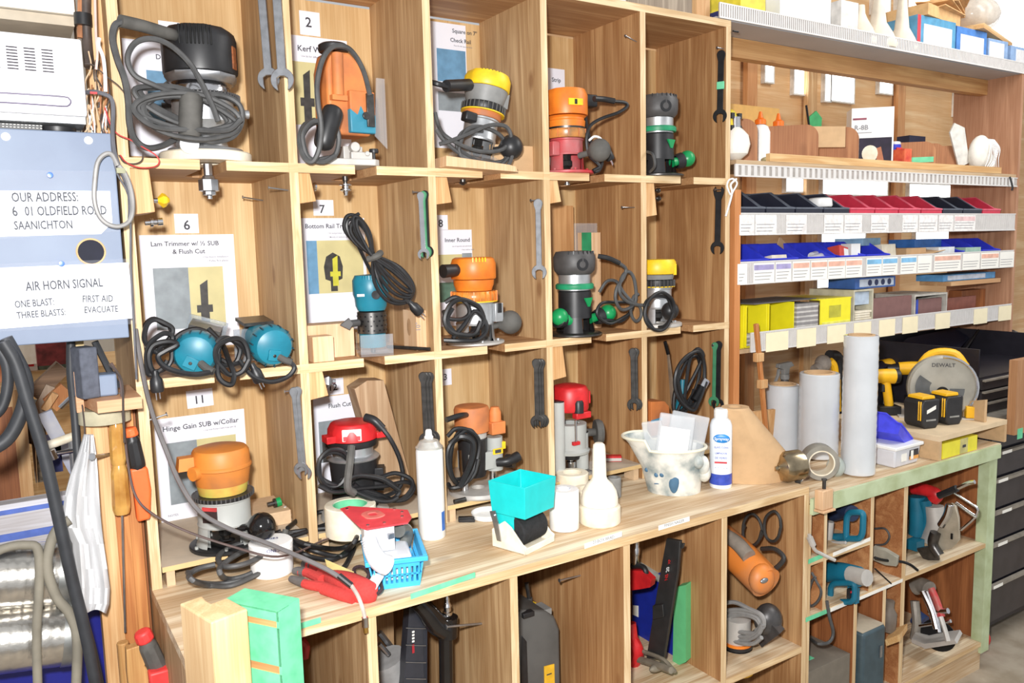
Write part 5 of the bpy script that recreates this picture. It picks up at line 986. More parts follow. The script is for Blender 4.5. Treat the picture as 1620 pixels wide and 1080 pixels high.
brc = mat('brassy_chrome', (190, 172, 142), .22, metal=1, var=.2, scale=22); dirn = (Vector((.97, -.22, .04))).normalized()
b = B(brc); b.lathe([(0, -.0), (.012, -.002), (.02, .004), (.040, .010), (.047, .022), (.047, .078), (.044, .080), (.043, .02), (0, .02)], 32, dirn, -dirn*.03); part('cup', b, hs_)
b = B(brc); b.lathe([(0, -.012), (.007, -.012), (.009, -.004), (.010, 0), (0, .001)], 16, dirn, -dirn*.03); part('arbor', b, hs_)
b = B(paper_b); b.at(stand(1262, 756, 0, .4)); b.box(-.03, .03, -.02, .02, 0, .001); one('paper_scrap', b, 'scrap of white paper under the chrome cup', 'paper', None, smooth=False)
# wooden jigs hanging on the front left of the worktop
b = B(wood('pale_jig_wood', (244, 214, 166), (222, 182, 132), 2, 1.0, 0, seed=22)); a = P(318, 990, -.42)
j0 = PZ(306, 948, .125); j1 = PZ(334, 985, .125); j2 = PZ(384, 960, .125)
ex = (j2-j1); ey = (j0-j1); a = (math.atan2(ex.y, ex.x)+math.atan2(ey.y, ey.x)-pi/2)/2; W, Dp = ex.length, ey.length
b.prism([(0, 0), (W, 0), (W, Dp*.62), (W*.55, Dp*.62), (W*.55, Dp*.8), (W*.62, Dp), (0, Dp)], FZ-.1255+.0005, 0, 'xy')
one('notched_block', b, 'thick pale wooden post with a notched top standing at the left end of the worktop', 'wood block', None, T=TR(j1.x, j1.y, .1255, a), smooth=False, bevel=.003)
g0 = PZ(354, 951, .12); g1 = PZ(440, 968, .12); g2 = PZ(470, 944, .12); g3 = PZ(380, 932, .12)
ex = g1-g0; ey = g3-g0; a = math.atan2(ex.y, ex.x); W, Dp = ex.length, .055
tj = thing('taped_block', 'wooden block wrapped in green tape at the left end of the worktop', 'wood block', TR(g0.x, g0.y, .1205, a))
b = B(wood('jig_wood', (226, 176, 120), (196, 140, 90), 0, 1.4, 0, seed=25)); b.box(0, W, 0, Dp, FZ-.1205+.0005, 0); part('block', b, tj, smooth=False)
b = B(greentape); e = .0012
for z0, z1, x0 in ((-.018, .0, -e), (-.10, -.03, .012), (-.16, -.115, .02), (-.33, -.245, .0), (-.245, -.16, W*.42)): b.box(x0, W+e, -e, Dp*.5, z0, z1+(e if z1 == 0 else 0))
b.box(W-.004, W+e*1.5, -e, Dp, -.33, 0); b.box(-e, W+e, -e, Dp, -.002, e*1.3); part('green_tape', b, tj, smooth=False)
b = B(greentape); b.at(TR(0, 0, 0)); part('tape_flap', B(greentape).prism([(0, -.014), (.02, -.02), (.03, 0), (0, 0)], -.004, -.0015), tj, smooth=False)
# ------------------------------------------------------------ left side: sign cabinet, white box, wiring
YS = -.06
tr_ = P(175, 211, YS); br_ = P(213, 533, YS)
X1s, ZT, ZB = P(190, 350, YS).x, tr_.z, br_.z
sc = thing('electrical_cabinet', 'blue-grey painted cabinet with a round hole carrying the paper signs', 'cabinet')
gb_ = mat('blue_grey_paint', (110, 123, 146), .5, var=.05, scale=5, c2=(124, 138, 160))
b = B(gb_); b.box(-.75, X1s, YS, .2, ZB, ZT); part('body', b, sc, smooth=False, bevel=.002)
h = P(144, 398, YS); px = 1/646
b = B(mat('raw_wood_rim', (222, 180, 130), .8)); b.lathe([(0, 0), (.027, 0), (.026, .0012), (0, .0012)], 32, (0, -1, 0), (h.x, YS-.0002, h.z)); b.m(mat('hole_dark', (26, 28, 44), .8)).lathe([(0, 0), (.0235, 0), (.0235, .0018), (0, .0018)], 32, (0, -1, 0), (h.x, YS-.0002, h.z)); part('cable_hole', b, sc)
for (u, v, mt, r) in ((9, 216, white, .008), (140, 222, white, .008)):
    q = P(u, v, YS); b = B(mt); b.lathe([(0, 0), (r, 0), (r*.9, .002), (r*.3, .003), (0, .0022)], 18, (0, -1, 0), (q.x, YS, q.z)); part('screw', b, sc)
for (u, v) in ((79, 277), (97, 417)):
    q = P(u, v, YS-.004); b = B(mat('push_pin_blue', (50, 110, 230), .3)); b.lathe([(0, 0), (.004, 0), (.0035, .004), (.0055, .005), (.005, .007), (0, .0075)], 14, (0, -1, 0), (q.x, YS-.003, q.z)); one('push_pin', b, 'blue push pin above the address sign' if v < 300 else 'blue push pin above the air horn sign', 'push pin', None)
def wtext(b, s, u0, v0, u1, v1, hpx, y):
    a = P(u0, v0, y); c = P(u1, v1, y); d = (c-a); w_ = d.length; d.normalize(); up = Vector((-d.z, 0, d.x)); k = hpx*.00156/.72
    b.text(s, k, a, d, up, 'l', w=w_)
def psheet(name, quad, lab, y, rows, sleeve):
    pts = [P(u, v, y) for u, v in quad]; b = B(paper); A = [b.v(p) for p in pts]; Z = [b.v(p+Vector((0, .0008, 0))) for p in pts]; b.face(A); b.face(Z[::-1])
    for k in range(len(A)): b.face([A[k], Z[k], Z[(k+1) % len(A)], A[(k+1) % len(A)]])
    b.m(mat('sign_ink', (30, 30, 36), .8))
    for r in rows: wtext(b, *r, y-.0016)
    one(name, b, lab, 'sign', 'signs on the blue-grey cabinet', smooth=False)
    pts = [P(u, v, y-.0025) for u, v in sleeve]; b = B(mat('glossy_sleeve', (206, 212, 226), .45, alpha=.05, var=.01)); A = [b.v(p) for p in pts]; Z = [b.v(p+Vector((0, .0003, 0))) for p in pts]; b.face(A); b.face(Z[::-1])
    for k in range(len(A)): b.face([A[k], Z[k], Z[(k+1) % len(A)], A[(k+1) % len(A)]])
    one('plastic_sleeve', b, 'clear plastic sleeve over the '+('address sign' if len(rows) == 4 else 'air horn sign'), 'sleeve', None, smooth=False)
psheet('paper_sign', [(-60, 301), (174, 302), (178, 352), (160, 370), (-60, 376)], 'paper sign reading OUR ADDRESS on the blue-grey cabinet', YS-.0015, [('OUR ADDRESS:', 19, 319, 124, 318, 11.5), ('6', 21, 342, 29, 341, 12), ('01 OLDFIELD ROAD', 40, 341, 169, 339, 11.5), ('SAANICHTON', 23, 363, 115, 361, 10.5)], [(-60, 268), (180, 271), (190, 366), (-60, 382)])
psheet('paper_sign', [(-60, 426), (203, 415), (213, 503), (-60, 525)], 'paper sign reading AIR HORN SIGNAL on the blue-grey cabinet', YS-.0015, [('AIR HORN SIGNAL', 41, 460, 163, 453, 11.5), ('ONE BLAST:', 24, 487, 86, 482, 9), ('FIRST AID', 131, 478, 179, 477, 9), ('THREE BLASTS:', 27, 504, 104, 498, 8.5), ('EVACUATE', 134, 495, 187, 493, 8.5)], [(-60, 420), (207, 409), (217, 512), (-60, 528)])
# white vented box
YW = -.08
wb = thing('vented_box', 'white enclosure with slotted vents above the blue-grey cabinet', 'enclosure')
a = P(128, 62, YW); c = P(139, 184, YW); xw = P(133, 120, YW).x
b = B(mat('white_enclosure', (246, 246, 252), .45, var=.01)); b.box(-.7, xw, YW, .18, c.z, a.z); part('body', b, wb, bevel=.004)
b = B(mat('slot_grey', (52, 46, 54), .7))
for ci, (u0, u1) in enumerate(((-22, -2), (9, 27), (37, 55), (65, 83))):
    for r in range(8):
        v = 71.5+2.6*ci+r*4.85; p0 = P(u0+r*.4, v, YW-.0005); p1 = P(u1+r*.4, v+1.8, YW-.0005); zz = P((u0+u1)/2, v, YW).z
        b.box(p0.x, p1.x, YW-.0008, YW+.001, zz-.0012, zz+.0012)
part('vent_slots', b, wb, smooth=False)
b = B(mat('groove_lilac', (120, 112, 134), .5)); gp = [P(u, v, YW-.0005) for u, v in ((-30, 145), (40, 149), (100, 153), (110, 157), (112, 162), (108, 167), (98, 168), (40, 164), (-30, 160))]; b.tube(gp, .0016, n=6, sm=4); part('handle_groove', b, wb)
b = B(mat('metal_underside', (176, 180, 184), .4, metal=.3)); b.box(-.7, xw-.003, YW+.01, .17, c.z-.014, c.z-.0005); part('base', b, wb, smooth=False)
dv = thing('black_device', 'black perforated device between the white enclosure and the blue-grey cabinet', 'device')
b = B(blackp); z1 = c.z-.016; b.box(-.7, P(66, 200, -.04).x, -.045, .15, ZT+.0005, z1)
b.m(paper_b)
for i in range(11):
    for j in range(3):
        p = P(5+i*6, 196+j*4+i*.3, -.046); b.box(p.x-.0016, p.x+.0016, -.0465, -.044, p.z-.0006, p.z+.0006)
part('body', b, dv, smooth=False)
p = P(90, 198, -.02); b = B(blackp); b.lathe([(0, 0), (.032, 0), (.033, .004), (.033, z1-ZT-.002), (0, z1-ZT-.002)], 28, o=(p.x, -.02, ZT+.0005)); part('dial', b, dv)
b = B(darkgrey); b.box(P(112, 198, 0).x, xw-.006, .0, .1, ZT+.0005, z1); one('connector', b, 'dark connector block beside the black device', 'connector', None, bevel=.002)
# beam and wall pieces at the top left
b = B(mat('cream_beam_paint', (242, 236, 222), .6, var=.03)); a = P(119, 25, .12); b.box(-1.5, a.x, .12, .3, a.z+.002, a.z+.35); struct('trim_8', b, smooth=False)
b = B(mat('soffit_board', (196, 184, 164), .7, var=.05)); a2 = P(119, 26, .12); b.box(-1.5, a.x-.002, .13, 1.2, a.z-.02, a.z); struct('trim_9', b, smooth=False)
b = B(mat('lilac_grey_wall', (214, 204, 204), .7, var=.05, scale=5)); b.box(-2.2, a.x, .75, .8, .98, 2.0); struct('wall_left', b, smooth=False)
b = B(pine_z); xs = P(136, 60, .06).x; b.box(xs, -T_-.001, .06, .12, .9, 1.7); struct('trim_10', b, smooth=False)
b = B(wood('dark_stud', (170, 132, 96), (120, 86, 58), 2, 1.2, 0)); b.box(P(122, 60, .2).x, xs-.001, .2, .26, .9, 1.7); struct('trim_11', b, smooth=False)
def cab_t(name, pts, r, mt, lab, y=-.06, n=7):
    b = B(mt); b.tube([P(q[0], q[1], q[2] if len(q) > 2 else y) for q in pts], r, n=n); return one(name, b, lab, 'cable', 'cables at the left post')
copper = mat('copper_brown_wire', (190, 130, 90), .4, metal=.3, var=.15)
cab_t('conduit', [(136, -20, .05), (136, 30, .05), (138, 70, .05), (141, 105, .03)], .010, mat('dark_conduit', (84, 72, 66), .5, var=.2), 'dark vertical conduit at the top left beside the post', n=12)
cab_t('conduit', [(128, -20, .05), (127, 60, .05)], .006, copper, 'copper coloured conduit left of the dark one', n=10)
b = B(blackp); b.cyl(P(131, 22, .046), P(132, 41, .046), .017, n=16); one('tape_wrap', b, 'black tape wrapped around the conduits at the top left', 'tape', None)
cab_t('wire', [(150, -10), (151, 30), (152, 60), (154, 85), (152, 110)], .0025, mat('pink_wire', (226, 190, 180), .4), 'pale pink wire running down the left post')
cab_t('wire', [(157, 60), (156, 72), (163, 90), (166, 115), (167, 145)], .0035, white, 'white wire hooked on the left post')
cab_t('wire', [(134, 101), (145, 102), (155, 109), (170, 122), (186, 134), (195, 144)], .0012, mat('dark_thin_wire', (70, 60, 56), .5), 'thin dark wire crossing the left post')
random.seed(3)
b = B()
for k in range(22):
    u = 138+random.uniform(0, 32); v = 80+random.uniform(0, 100); b.m([copper, mat('tan_wire', (214, 184, 150), .5), mat('dark_thin_wire', (70, 60, 56)), white][k % 4])
    b.tube([P(u, v, -.02), P(u+random.uniform(-6, 6), v+25, -.03), P(u+random.uniform(-10, 8), v+48, -.02), P(u+random.uniform(-8, 8), min(206, v+75), -.02)], .0015, n=6)
o = one('tangled_wires', b, 'tangle of thin copper and white wires beside the white enclosure', 'wires'); o['kind'] = 'stuff'
cab_t('grey_lead', [(137, 146), (150, 145, -.08), (165, 149, -.085), (176, 156, -.085), (179, 175, -.085), (178, 210, -.08), (181, 240, -.08), (188, 262, -.08), (196, 280, -.08), (204, 302, -.08), (206, 330, -.08), (205, 352, -.08)], .0042, mat('grey_lead_sheath', (96, 96, 102), .45), 'grey lead hanging down from the white enclosure')
b = B(red); p = P(148, 147, -.088); b.cbox(tuple(p), (.012, .004, .004)); one('lead_clip', b, 'small red marker on the grey lead', 'clip', None)
cab_t('wire', [(176, 205), (178, 240), (186, 275), (200, 300), (206, 330), (207, 420), (212, 520), (216, 600)], .0022, mat('grey_lead_sheath'), 'thin grey lead running down the left post', -.078)
cab_t('red_wire', [(166, 170), (174, 195), (186, 212), (208, 222), (228, 234), (246, 245), (252, 256), (244, 264), (220, 265), (200, 257), (190, 245)], .0015, mat('red_wire_sheath', (196, 60, 56), .5), 'thin red wire looping over the first shelf edge', -.03)
cab_t('wire', [(188, 245), (196, 256), (212, 259), (224, 254), (227, 240)], .0013, mat('dark_thin_wire'), 'thin dark wire looping over the shelf edge', -.03)
cab_t('grey_loop', [(186, 262), (176, 244), (164, 245), (154, 258), (150, 285), (149, 315), (156, 340), (170, 354), (188, 358), (204, 350), (210, 330), (207, 300), (198, 275), (188, 262)], .0045, mat('pale_grey_lead', (150, 148, 146), .45), 'pale grey cable loop hanging in front of the blue-grey cabinet', -.09)
b = B(mat('khaki_connector', (150, 150, 120), .6)); p = P(191, 270, -.09); b.cbox(tuple(p), (.016, .01, .010)); one('lead_connector', b, 'small khaki connector on the leads at the left post', 'connector', None)
# ------------------------------------------------------------ below the sign cabinet
for (u0, u1, v0, mt, yy, lab) in ((152, 181, 672, pine_z, .0, 'pale pine strip leaning left of the amber handle'), (182, 204, 660, fir, .012, 'reddish strip behind the amber screwdriver handle'), (206, 223, 640, fir, .02, 'reddish strip behind the orange handle'), (225, 234, 640, wood('dark_fir', (170, 110, 64), (130, 78, 42), 2, 1.4, 0), .03, 'narrow dark strip against the cabinet side')):
    p = P((u0+u1)/2+4, 880, yy); w_ = (u1-u0)/690; zt = P((u0+u1)/2, v0, yy).z
    b = B(mt); b.box(p.x-w_/2, min(p.x+w_/2, -.0235), yy, yy+.03+(.02 if u0 == 152 else 0), FZ+.0005, zt); one('wooden_strip', b, lab, 'wooden strip', 'upright strips left of the cabinet', smooth=False, bevel=.001)
b = B(pine_z); pts = [P(*q, -.06) for q in ((111, 592), (135, 630), (208, 610), (210, 640), (208, 642), (138, 640), (128, 632))]
br = thing('wooden_bracket', 'angled wooden bracket shelf below the blue-grey cabinet', 'bracket', Matrix.Identity(4))
zb_ = P(170, 632, -.08).z; xl, xr_ = P(118, 600, 0).x, -.0235
b = B(wood('bracket_pine', (226, 186, 146), (196, 140, 100), 0, 1.5, 0)); b.prism([(xl, .10), (xl+.03, -.09), (xr_, -.09), (xr_, .10)], zb_-.024, zb_, 'xy'); b.box(xl-.002, xl+.012, -.02, .10, zb_-.03, zb_+.055); part('shelf', b, br, smooth=False)
foam = mat('grey_foam', (92, 96, 108), .9, var=.15, scale=60)
for k, (u, v0, w_, h_, dpt, rz, lab) in enumerate(((143, 610, .035, .105, .05, .3, 'tall dark grey sanding block on the bracket shelf'), (165, 612, .045, .045, .05, -.1, 'low grey-blue sanding block on the bracket shelf'))):
    q = P(u, v0, -.02); b = B(foam if k == 0 else gb_); b.box(-w_/2, w_/2, 0, dpt, 0, h_); one('sanding_block', b, lab, 'sanding block', 'blocks on the bracket shelf', T=TR(q.x, -.05 if k == 0 else -.04, zb_+.0005, rz), bevel=.004)
b = B(mat('washer', (220, 220, 220), .3, metal=.8)); b.lathe([(.002, 0), (.006, 0), (.006, .0015), (.002, .0015)], 16, o=(P(190, 600, -.02).x, -.02, zb_+.0005)); one('washer', b, 'small washer on the bracket shelf', 'washer', None)
tr2 = one('clear_tape_roll', B(mat('amber_clear_tape', (214, 206, 176), .15, alpha=.75)).lathe([(.03, 0), (.05, 0), (.05, .03), (.03, .03), (.03, 0)], 36, (0, 0, -1), (P(165, 650, 0).x, .0, zb_-.028)), 'clear tape roll hanging under the bracket shelf', 'tape roll', None)
b = B(fir); xh = P(137, 640, .1).x
hs_ = [('black vertical hose hanging beside the bracket', [(112, 535, .02), (112, 590, .02), (118, 650, .02), (123, 720, .01), (127, 770, .0)], .0085, 'rubber_hose'),
 ('black hose running diagonally from under the sign cabinet', [(5, 540, -.12), (25, 575, -.12), (45, 640, -.12), (70, 720, -.12), (95, 830, -.12), (115, 920, -.12), (135, 1000, -.12), (155, 1100, -.12)], .0115, 'rubber_hose'),
 ('black hose loop at the left edge', [(-20, 715, -.1), (15, 690, -.1), (38, 640, -.1), (40, 600, -.1), (22, 560, -.1), (8, 535, -.1)], .013, 'rubber_hose'),
 ('second black hose loop nested in the first', [(-20, 665, -.08), (2, 645, -.08), (12, 610, -.08), (10, 575, -.08), (-5, 548, -.08)], .010, 'rubber_hose'),
 ('dusty grey hose draped over the silver ducts', [(-20, 880, -.1), (10, 866, -.1), (40, 862, -.1), (60, 870, -.1), (62, 930, -.1), (58, 1000, -.1), (60, 1100, -.1)], .0085, 'dusty_hose'),
 ('dusty hose crossing in front of the white rag', [(110, 822, -.1), (92, 835, -.1), (80, 860, -.1), (75, 900, -.1), (90, 945, -.1), (110, 970, -.1), (122, 1010, -.1), (120, 1100, -.1)], .0095, 'dusty_hose'),
 ('black hose hanging below the white rag', [(118, 930, -.07), (128, 970, -.07), (140, 1010, -.07), (150, 1050, -.07), (160, 1100, -.07)], .010, 'rubber_hose')]
rh = mat('rubber_hose', (52, 54, 58), .5, var=.12, scale=30); dh = mat('dusty_hose', (136, 130, 116), .75, var=.12, scale=20)
for lab, pts, r, mn in hs_:
    b = B(MATS[mn]); b.tube([P(*q) for q in pts], r, n=12); one('hose', b, lab, 'hose', 'hoses at the left')
# white rag on a nail
rg_ = thing('rag', 'white cloth rag hanging from a long nail at the left', 'rag', Matrix.Identity(4))
def ragsurf():
    b = B(mat('white_cloth', (214, 214, 215), .9, var=.03)); rows = []
    L = [(133, 148, 688), (125, 152, 715), (112, 155, 750), (103, 157, 785), (99, 159, 815), (101, 161, 835), (115, 164, 860), (117, 170, 900), (118, 174, 930), (117, 173, 955), (118, 168, 968)]
    n = 14
    for j, (ul, ur, v) in enumerate(L):
        row = []
        for k in range(n+1):
            t = k/n; u = ul+(ur-ul)*t; y = -.085+.016*sin(t*9+j*.35)+.008*sin(t*21-j*.9)
            row.append(P(u, v+(4*sin(t*7) if j == len(L)-1 else 0), y))
        rows.append(row)
    F_ = [[b.v(p) for p in r] for r in rows]; K = [[b.v(p+Vector((0, .010, 0))) for p in r] for r in rows]
    for j in range(len(L)-1):
        for k in range(n): b.face([F_[j][k], F_[j][k+1], F_[j+1][k+1], F_[j+1][k]]); b.face([K[j][k], K[j+1][k], K[j+1][k+1], K[j][k+1]])
    for j in range(len(L)-1):
        for k in (0, n): b.face([F_[j][k], F_[j+1][k], K[j+1][k], K[j][k]])
    for k in range(n): b.face([F_[0][k], F_[0][k+1], K[0][k+1], K[0][k]]); b.face([F_[-1][k], F_[-1][k+1], K[-1][k+1], K[-1][k]])
    return b
part('cloth', ragsurf(), rg_)
b = B(steel); a = P(146, 722, -.10); c = P(177, 718, .001); b.cyl(a, c, .0035, n=10); b.cyl(a-(c-a).normalized()*.002, a, .007, n=12); one('nail', b, 'thick nail the white rag hangs from', 'nail', None)
# handles
def handle_tool(name, lab, cat, u, v0, v1, y, w0, w1, mt, mt2, split, rod=None, tilt=0, grp=None):
    t = thing(name, lab, cat, Matrix.Identity(4), grp)
    def seg(va, vb, m_, wa, wb_):
        b = B(m_); b.tube([P(u+tilt*(va-v0), va, y), P(u+tilt*((va+vb)/2-v0), (va+vb)/2, y), P(u+tilt*(vb-v0), vb, y)], lambda t: (wa+(wb_-wa)*t)*(.8+.2*min(1, 8*t, 8*(1-t))), n=10); return b
    part('handle', seg(v0, split, mt, w0, (w0+w1)/2), t); 
    if mt2: part('grip', seg(split, v1, mt2, (w0+w1)/2, w1), t)
    if rod: b = B(steel); b.cyl(P(u+tilt*(v1-v0), v1-2, y), P(u+tilt*(v1-v0)+5, rod, y), .0025, n=8); part('rod', b, t)
    return t
amber = mat('amber_plastic', (196, 150, 80), .15, var=.15, scale=20, c2=(160, 110, 50)); org = mat('hot_orange', (250, 108, 50), .5, var=.05)
handle_tool('bar_clamp', 'bar clamp with a knobbly amber handle on the left post', 'clamp', 183, 667, 812, -.02, .014, .019, amber, amber, 735, 1000, .07)
hc1 = handle_tool('bar_clamp', 'bar clamp with black and orange grip beside the left post', 'clamp', 205, 676, 742, -.02, .013, .018, org, blackp, 690, None, .2)
b = B(org); b.prism([(-.019, 0), (.016, 0), (.020, -.05), (.014, -.115), (-.012, -.117), (-.014, -.05)], -.015, .015); q = P(219, 738, -.02); bpy.context.view_layer.update(); b.bm.transform(Matrix.Translation(q)); part('trigger', b, hc1, bevel=.005, seg=3)
hc2 = handle_tool('bar_clamp', 'red and grey clamp grip at the very bottom left', 'clamp', 224, 998, 1065, -.1, .017, .02, mat('clamp_red', (236, 66, 64), .5), rubber, 1014, None, .45)
b = B(mat('clamp_red')); b.prism([(-.022, 0), (.018, 0), (.022, -.05), (.02, -.12), (-.02, -.12)], -.015, .015); q = P(252, 1057, -.12); b.bm.transform(Matrix.Translation(q)); part('trigger', b, hc2, bevel=.005, seg=3)
b = B(wood('clamp_wood', (214, 172, 112), (180, 132, 78), 2, 1.6, 0)); q = P(215, 1020, -.09); b.prism([(-.02, .0), (.015, .003), (.018, -.035), (.012, -.045), (.02, -.055), (.02, -.12), (-.02, -.12), (-.022, -.05)], -.012, .012); one('wooden_jaw', b, 'notched wooden clamp jaw left of the red and grey grip', 'clamp', None, T=Matrix.Translation(q), bevel=.002)
b = B(wood('clamp_wood')); q = P(194, 1015, -.06); b.cyl((0, 0, -.12), (0, 0, 0), .012, n=14); one('clamp_screw_handle', b, 'round wooden clamp handle at the bottom left', 'clamp', None, T=Matrix.Translation(q), bevel=.002)
# silver ducts
for (u1, vt, vb, yy, lab, v2) in ((100, 861, 952, .03, 'upper silver foil duct at the bottom left', 12), (108, 958, 1044, .0, 'lower silver foil duct at the bottom left', 20)):
    a = P(u1, (vt+vb)/2, yy); c = P(-70, (vt+vb)/2+v2, yy); d = thing('foil_duct', lab, 'duct', Matrix.Identity(4), 'silver ducts')
    r = (vb-vt)/2/665; b = B(mat('foil', (214, 210, 202), .22, metal=.9, var=.12, scale=30, bump=.5)); dirn = (c-a).normalized()
    L = (c-a).length; b.lathe([(0, 0), (r*.98, 0)]+[(r*(1+.004*sin(k*1.7)), L*k/40) for k in range(1, 40)]+[(r, L), (0, L)], 32, dirn, a); part('duct', b, d)
    b = B(mat('galvanised', (170, 172, 170), .35, metal=.8)); b.lathe([(r*.9, -.02), (r*1.03, -.02), (r*1.03, .012), (r*.9, .012)], 32, dirn, a); part('collar', b, d)
b = B(mat('deep_blue_paint', (28, 34, 130), .4, var=.05)); a = P(172, 930, .12); b.box(-.9, a.x, .12, .5, FZ+.0005, P(60, 945, .12).z); one('blue_machine', b, 'deep blue machine body behind the silver ducts', 'machine', None, smooth=False)
b = B(wood('blue_streaked_plank', (206, 206, 214), (166, 160, 160), 0, 1.4, 0)); z1 = P(60, 790, .12).z; z0 = P(60, 864, .12).z; b.box(-.9, P(113, 800, .12).x, .12, .16, z0, z1); b.m(mat('blue_streak', (84, 110, 190), .6)).box(-.9, P(112, 800, .12).x, .1185, .121, z0+.082, z0+.092).box(-.9, P(112, 800, .12).x, .1185, .121, z0+.024, z0+.040); one('plank', b, 'grey plank with blue streaks above the silver ducts', 'plank', None, smooth=False)
# things further back at the left
b = B(pine_z); 
def bgbox(name, lab, cat, u0, v0, u1, v1, y, dep, mt, extra=None, grp=None, rot=0):
    a = P(u0, v0, y); c = P(u1, v1, y); b = B(mt); cx, cz = (a.x+c.x)/2, (a.z+c.z)/2; w_, h_ = abs(c.x-a.x)/2, abs(a.z-c.z)/2
    b.at(TR(cx, y, cz, ry=rot)); b.box(-w_, w_, 0, dep, -h_, h_)
    if extra:
        for (m_, x0, x1, z0, z1) in extra: b.m(m_).box(-w_+2*w_*x0, -w_+2*w_*x1, -.003, .0, -h_+2*h_*z0, -h_+2*h_*z1)
    return one(name, b, lab, cat, grp, smooth=False, bevel=0)
dk = mat('dark_gap', (90, 66, 46), .8)
bgbox('wooden_crate', 'open pale wooden crate in the background at the left edge', 'crate', -60, 625, 55, 795, .7, .5, pine_z, [(ply_brown, .05, .78, .02, .86)])
bgbox('board', 'broad pale board leaning beside the background crate', 'board', 50, 640, 62, 770, .68, .3, pine_z, rot=.03)
bgbox('storage_tray', 'orange-brown tray on a background rack at the left edge', 'tray', -40, 575, 12, 612, .9, .3, orange_d)
bgbox('rack_shelf', 'wooden rack shelf below the orange-brown tray', 'shelf', -40, 615, 28, 628, .88, .3, pine)
bgbox('workbench', 'cluttered workbench far behind at the left', 'workbench', -80, 600, 240, 900, 2.2, .6, pine)
bgbox('carton', 'white carton with red stripe in the left background', 'carton', 22, 570, 62, 608, 2.25, .25, white, [(red, .1, .85, .72, .88)])
bgbox('machine_box', 'pale machine housing in the left background', 'machine', 15, 540, 60, 575, 2.0, .4, cream)
bgbox('red_machine', 'dark red machine part in the left background', 'machine', 55, 530, 110, 575, 1.9, .3, mat('maroon', (130, 50, 50), .5, var=.3, scale=30))
bgbox('green_bin', 'dull green bin in the left background', 'bin', 60, 570, 110, 606, 2.25, .3, mat('dull_green', (110, 130, 116), .6, var=.2))
bgbox('plank', 'dark plank slanting across the left background', 'plank', 40, 595, 112, 612, 1.0, .05, wood('dark_plank', (150, 120, 92), (104, 78, 56), 0, 1.2, 0), rot=-.75)
bgbox('plank', 'orange plank slanting below the dark one', 'plank', 72, 618, 114, 640, .95, .04, fir, rot=-.7)
bgbox('plank', 'short pale plank slanting in the left background', 'plank', 72, 622, 86, 650, .9, .04, pine_z, rot=.6)
bgbox('plank', 'grey-brown panel leaning in the left background', 'plank', 45, 610, 78, 700, .98, .03, wood('greyish_panel', (196, 182, 166), (164, 146, 128), 2, 1, 0), rot=.5)
bgbox('panel', 'blue-stained white panel leaning in the left background', 'panel', 82, 648, 116, 760, .6, .02, mat('blue_stain_panel', (216, 212, 206), .7, c2=(150, 160, 190), scale=7), rot=-.35)
bgbox('dark_box', 'dark blue box behind the long black hose', 'box', 62, 700, 100, 745, .6, .1, mat('navy_box', (36, 44, 100), .5))
bgbox('metal_block', 'dusty grey clutter under the background plank', 'metal part', 45, 640, 80, 760, 1.1, .1, mat('dusty_clutter', (140, 128, 110), .8, var=.35, scale=60))
cl = thing('rod_clamp', 'silver bar clamp in the left background above the blue plank', 'clamp', Matrix.Identity(4))
b = B(chrome); b.cyl(P(83, 718, .35), P(120, 712, .35), .006, n=10); b.cyl(P(95, 645, .4), P(116, 625, .4), .006, n=8); b.cyl(P(80, 712, .34), P(86, 726, .34), .010, n=12); part('rod', b, cl)
b = B(cream); b.cyl(P(74, 705, .36), P(116, 690, .36), .011, n=12); part('bar', b, cl)
q_ = P(112, 691, .36); b = B(steel); b.cyl((q_.x, q_.y, FZ+.0005), (q_.x, q_.y, q_.z), .007, n=10); part('upright', b, cl)
b = B(wood('yellow_striped', (230, 206, 150), (190, 160, 104), 0, 3, 0)); a = P(126, 545, .05); b.box(a.x-.01, a.x+.008, .05, .07, zb_+.01, ZB-.002); one('stick', b, 'striped yellowish stick under the blue-grey cabinet', 'stick', None, smooth=False)
cab_t('strap', [(150, 540), (165, 570), (180, 600), (188, 612)], .007, rh, 'dark strap behind the sanding blocks', -.0)
cab_t('wire', [(172, 575), (192, 600), (195, 650), (197, 700)], .0022, mat('dark_thin_wire'), 'thin dark wire over the bracket shelf edge', -.1)
cab_t('wire', [(130, 640), (134, 680), (132, 710)], .0015, mat('dark_thin_wire'), 'thin wire hanging beside the black hose', -.05)
# ------------------------------------------------------------ right-hand shelving
XE = 3.63; BYR = .30
us = thing('shelving_unit', 'open wooden shelving with clear label rails to the right of the pigeonhole cabinet', 'shelving')
orange_ply = wood('orange_ply_post', (224, 160, 104), (196, 126, 72), 2, 1.2, .2, seed=31)
b = B(orange_ply); b.box(1.8145, 1.842, -.004, .02, bz+.0006, .905); b.box(1.8145, 1.826, .021, BYR, bz+.0006, .905); part('side_panel', b, us, smooth=False)
b = B(wood('pink_brown_panel', (206, 160, 128), (170, 122, 92), 2, .8, .6, seed=33)); b.box(XE, XE+.02, 0, BYR, -.0364+.3, 1.44); part('end_panel', b, us, smooth=False)
b = B(wood('beam_pine', (216, 172, 116), (184, 134, 82), 0, 1.1, .5, seed=35)); b.box(1.80, XE-.001, .145, .185, 1.372, 1.4375); part('cross_beam', b, us, smooth=False)
shelfw = wood('shelf_board_pale', (214, 190, 156), (184, 152, 116), 0, 1, .1, seed=36)
greysoff = mat('grey_plastic_sheet', (186, 184, 186), .5, var=.04, scale=6)
b = B(greysoff); b.box(1.74, 3.9, .012, .30, 1.4385, 1.4475); part('top_shelf', b, us, smooth=False)
b = B(shelfw)
SH = [(1.003, 'shelf'), (.771, 'shelf'), (.606, 'shelf'), (.370, 'shelf')]
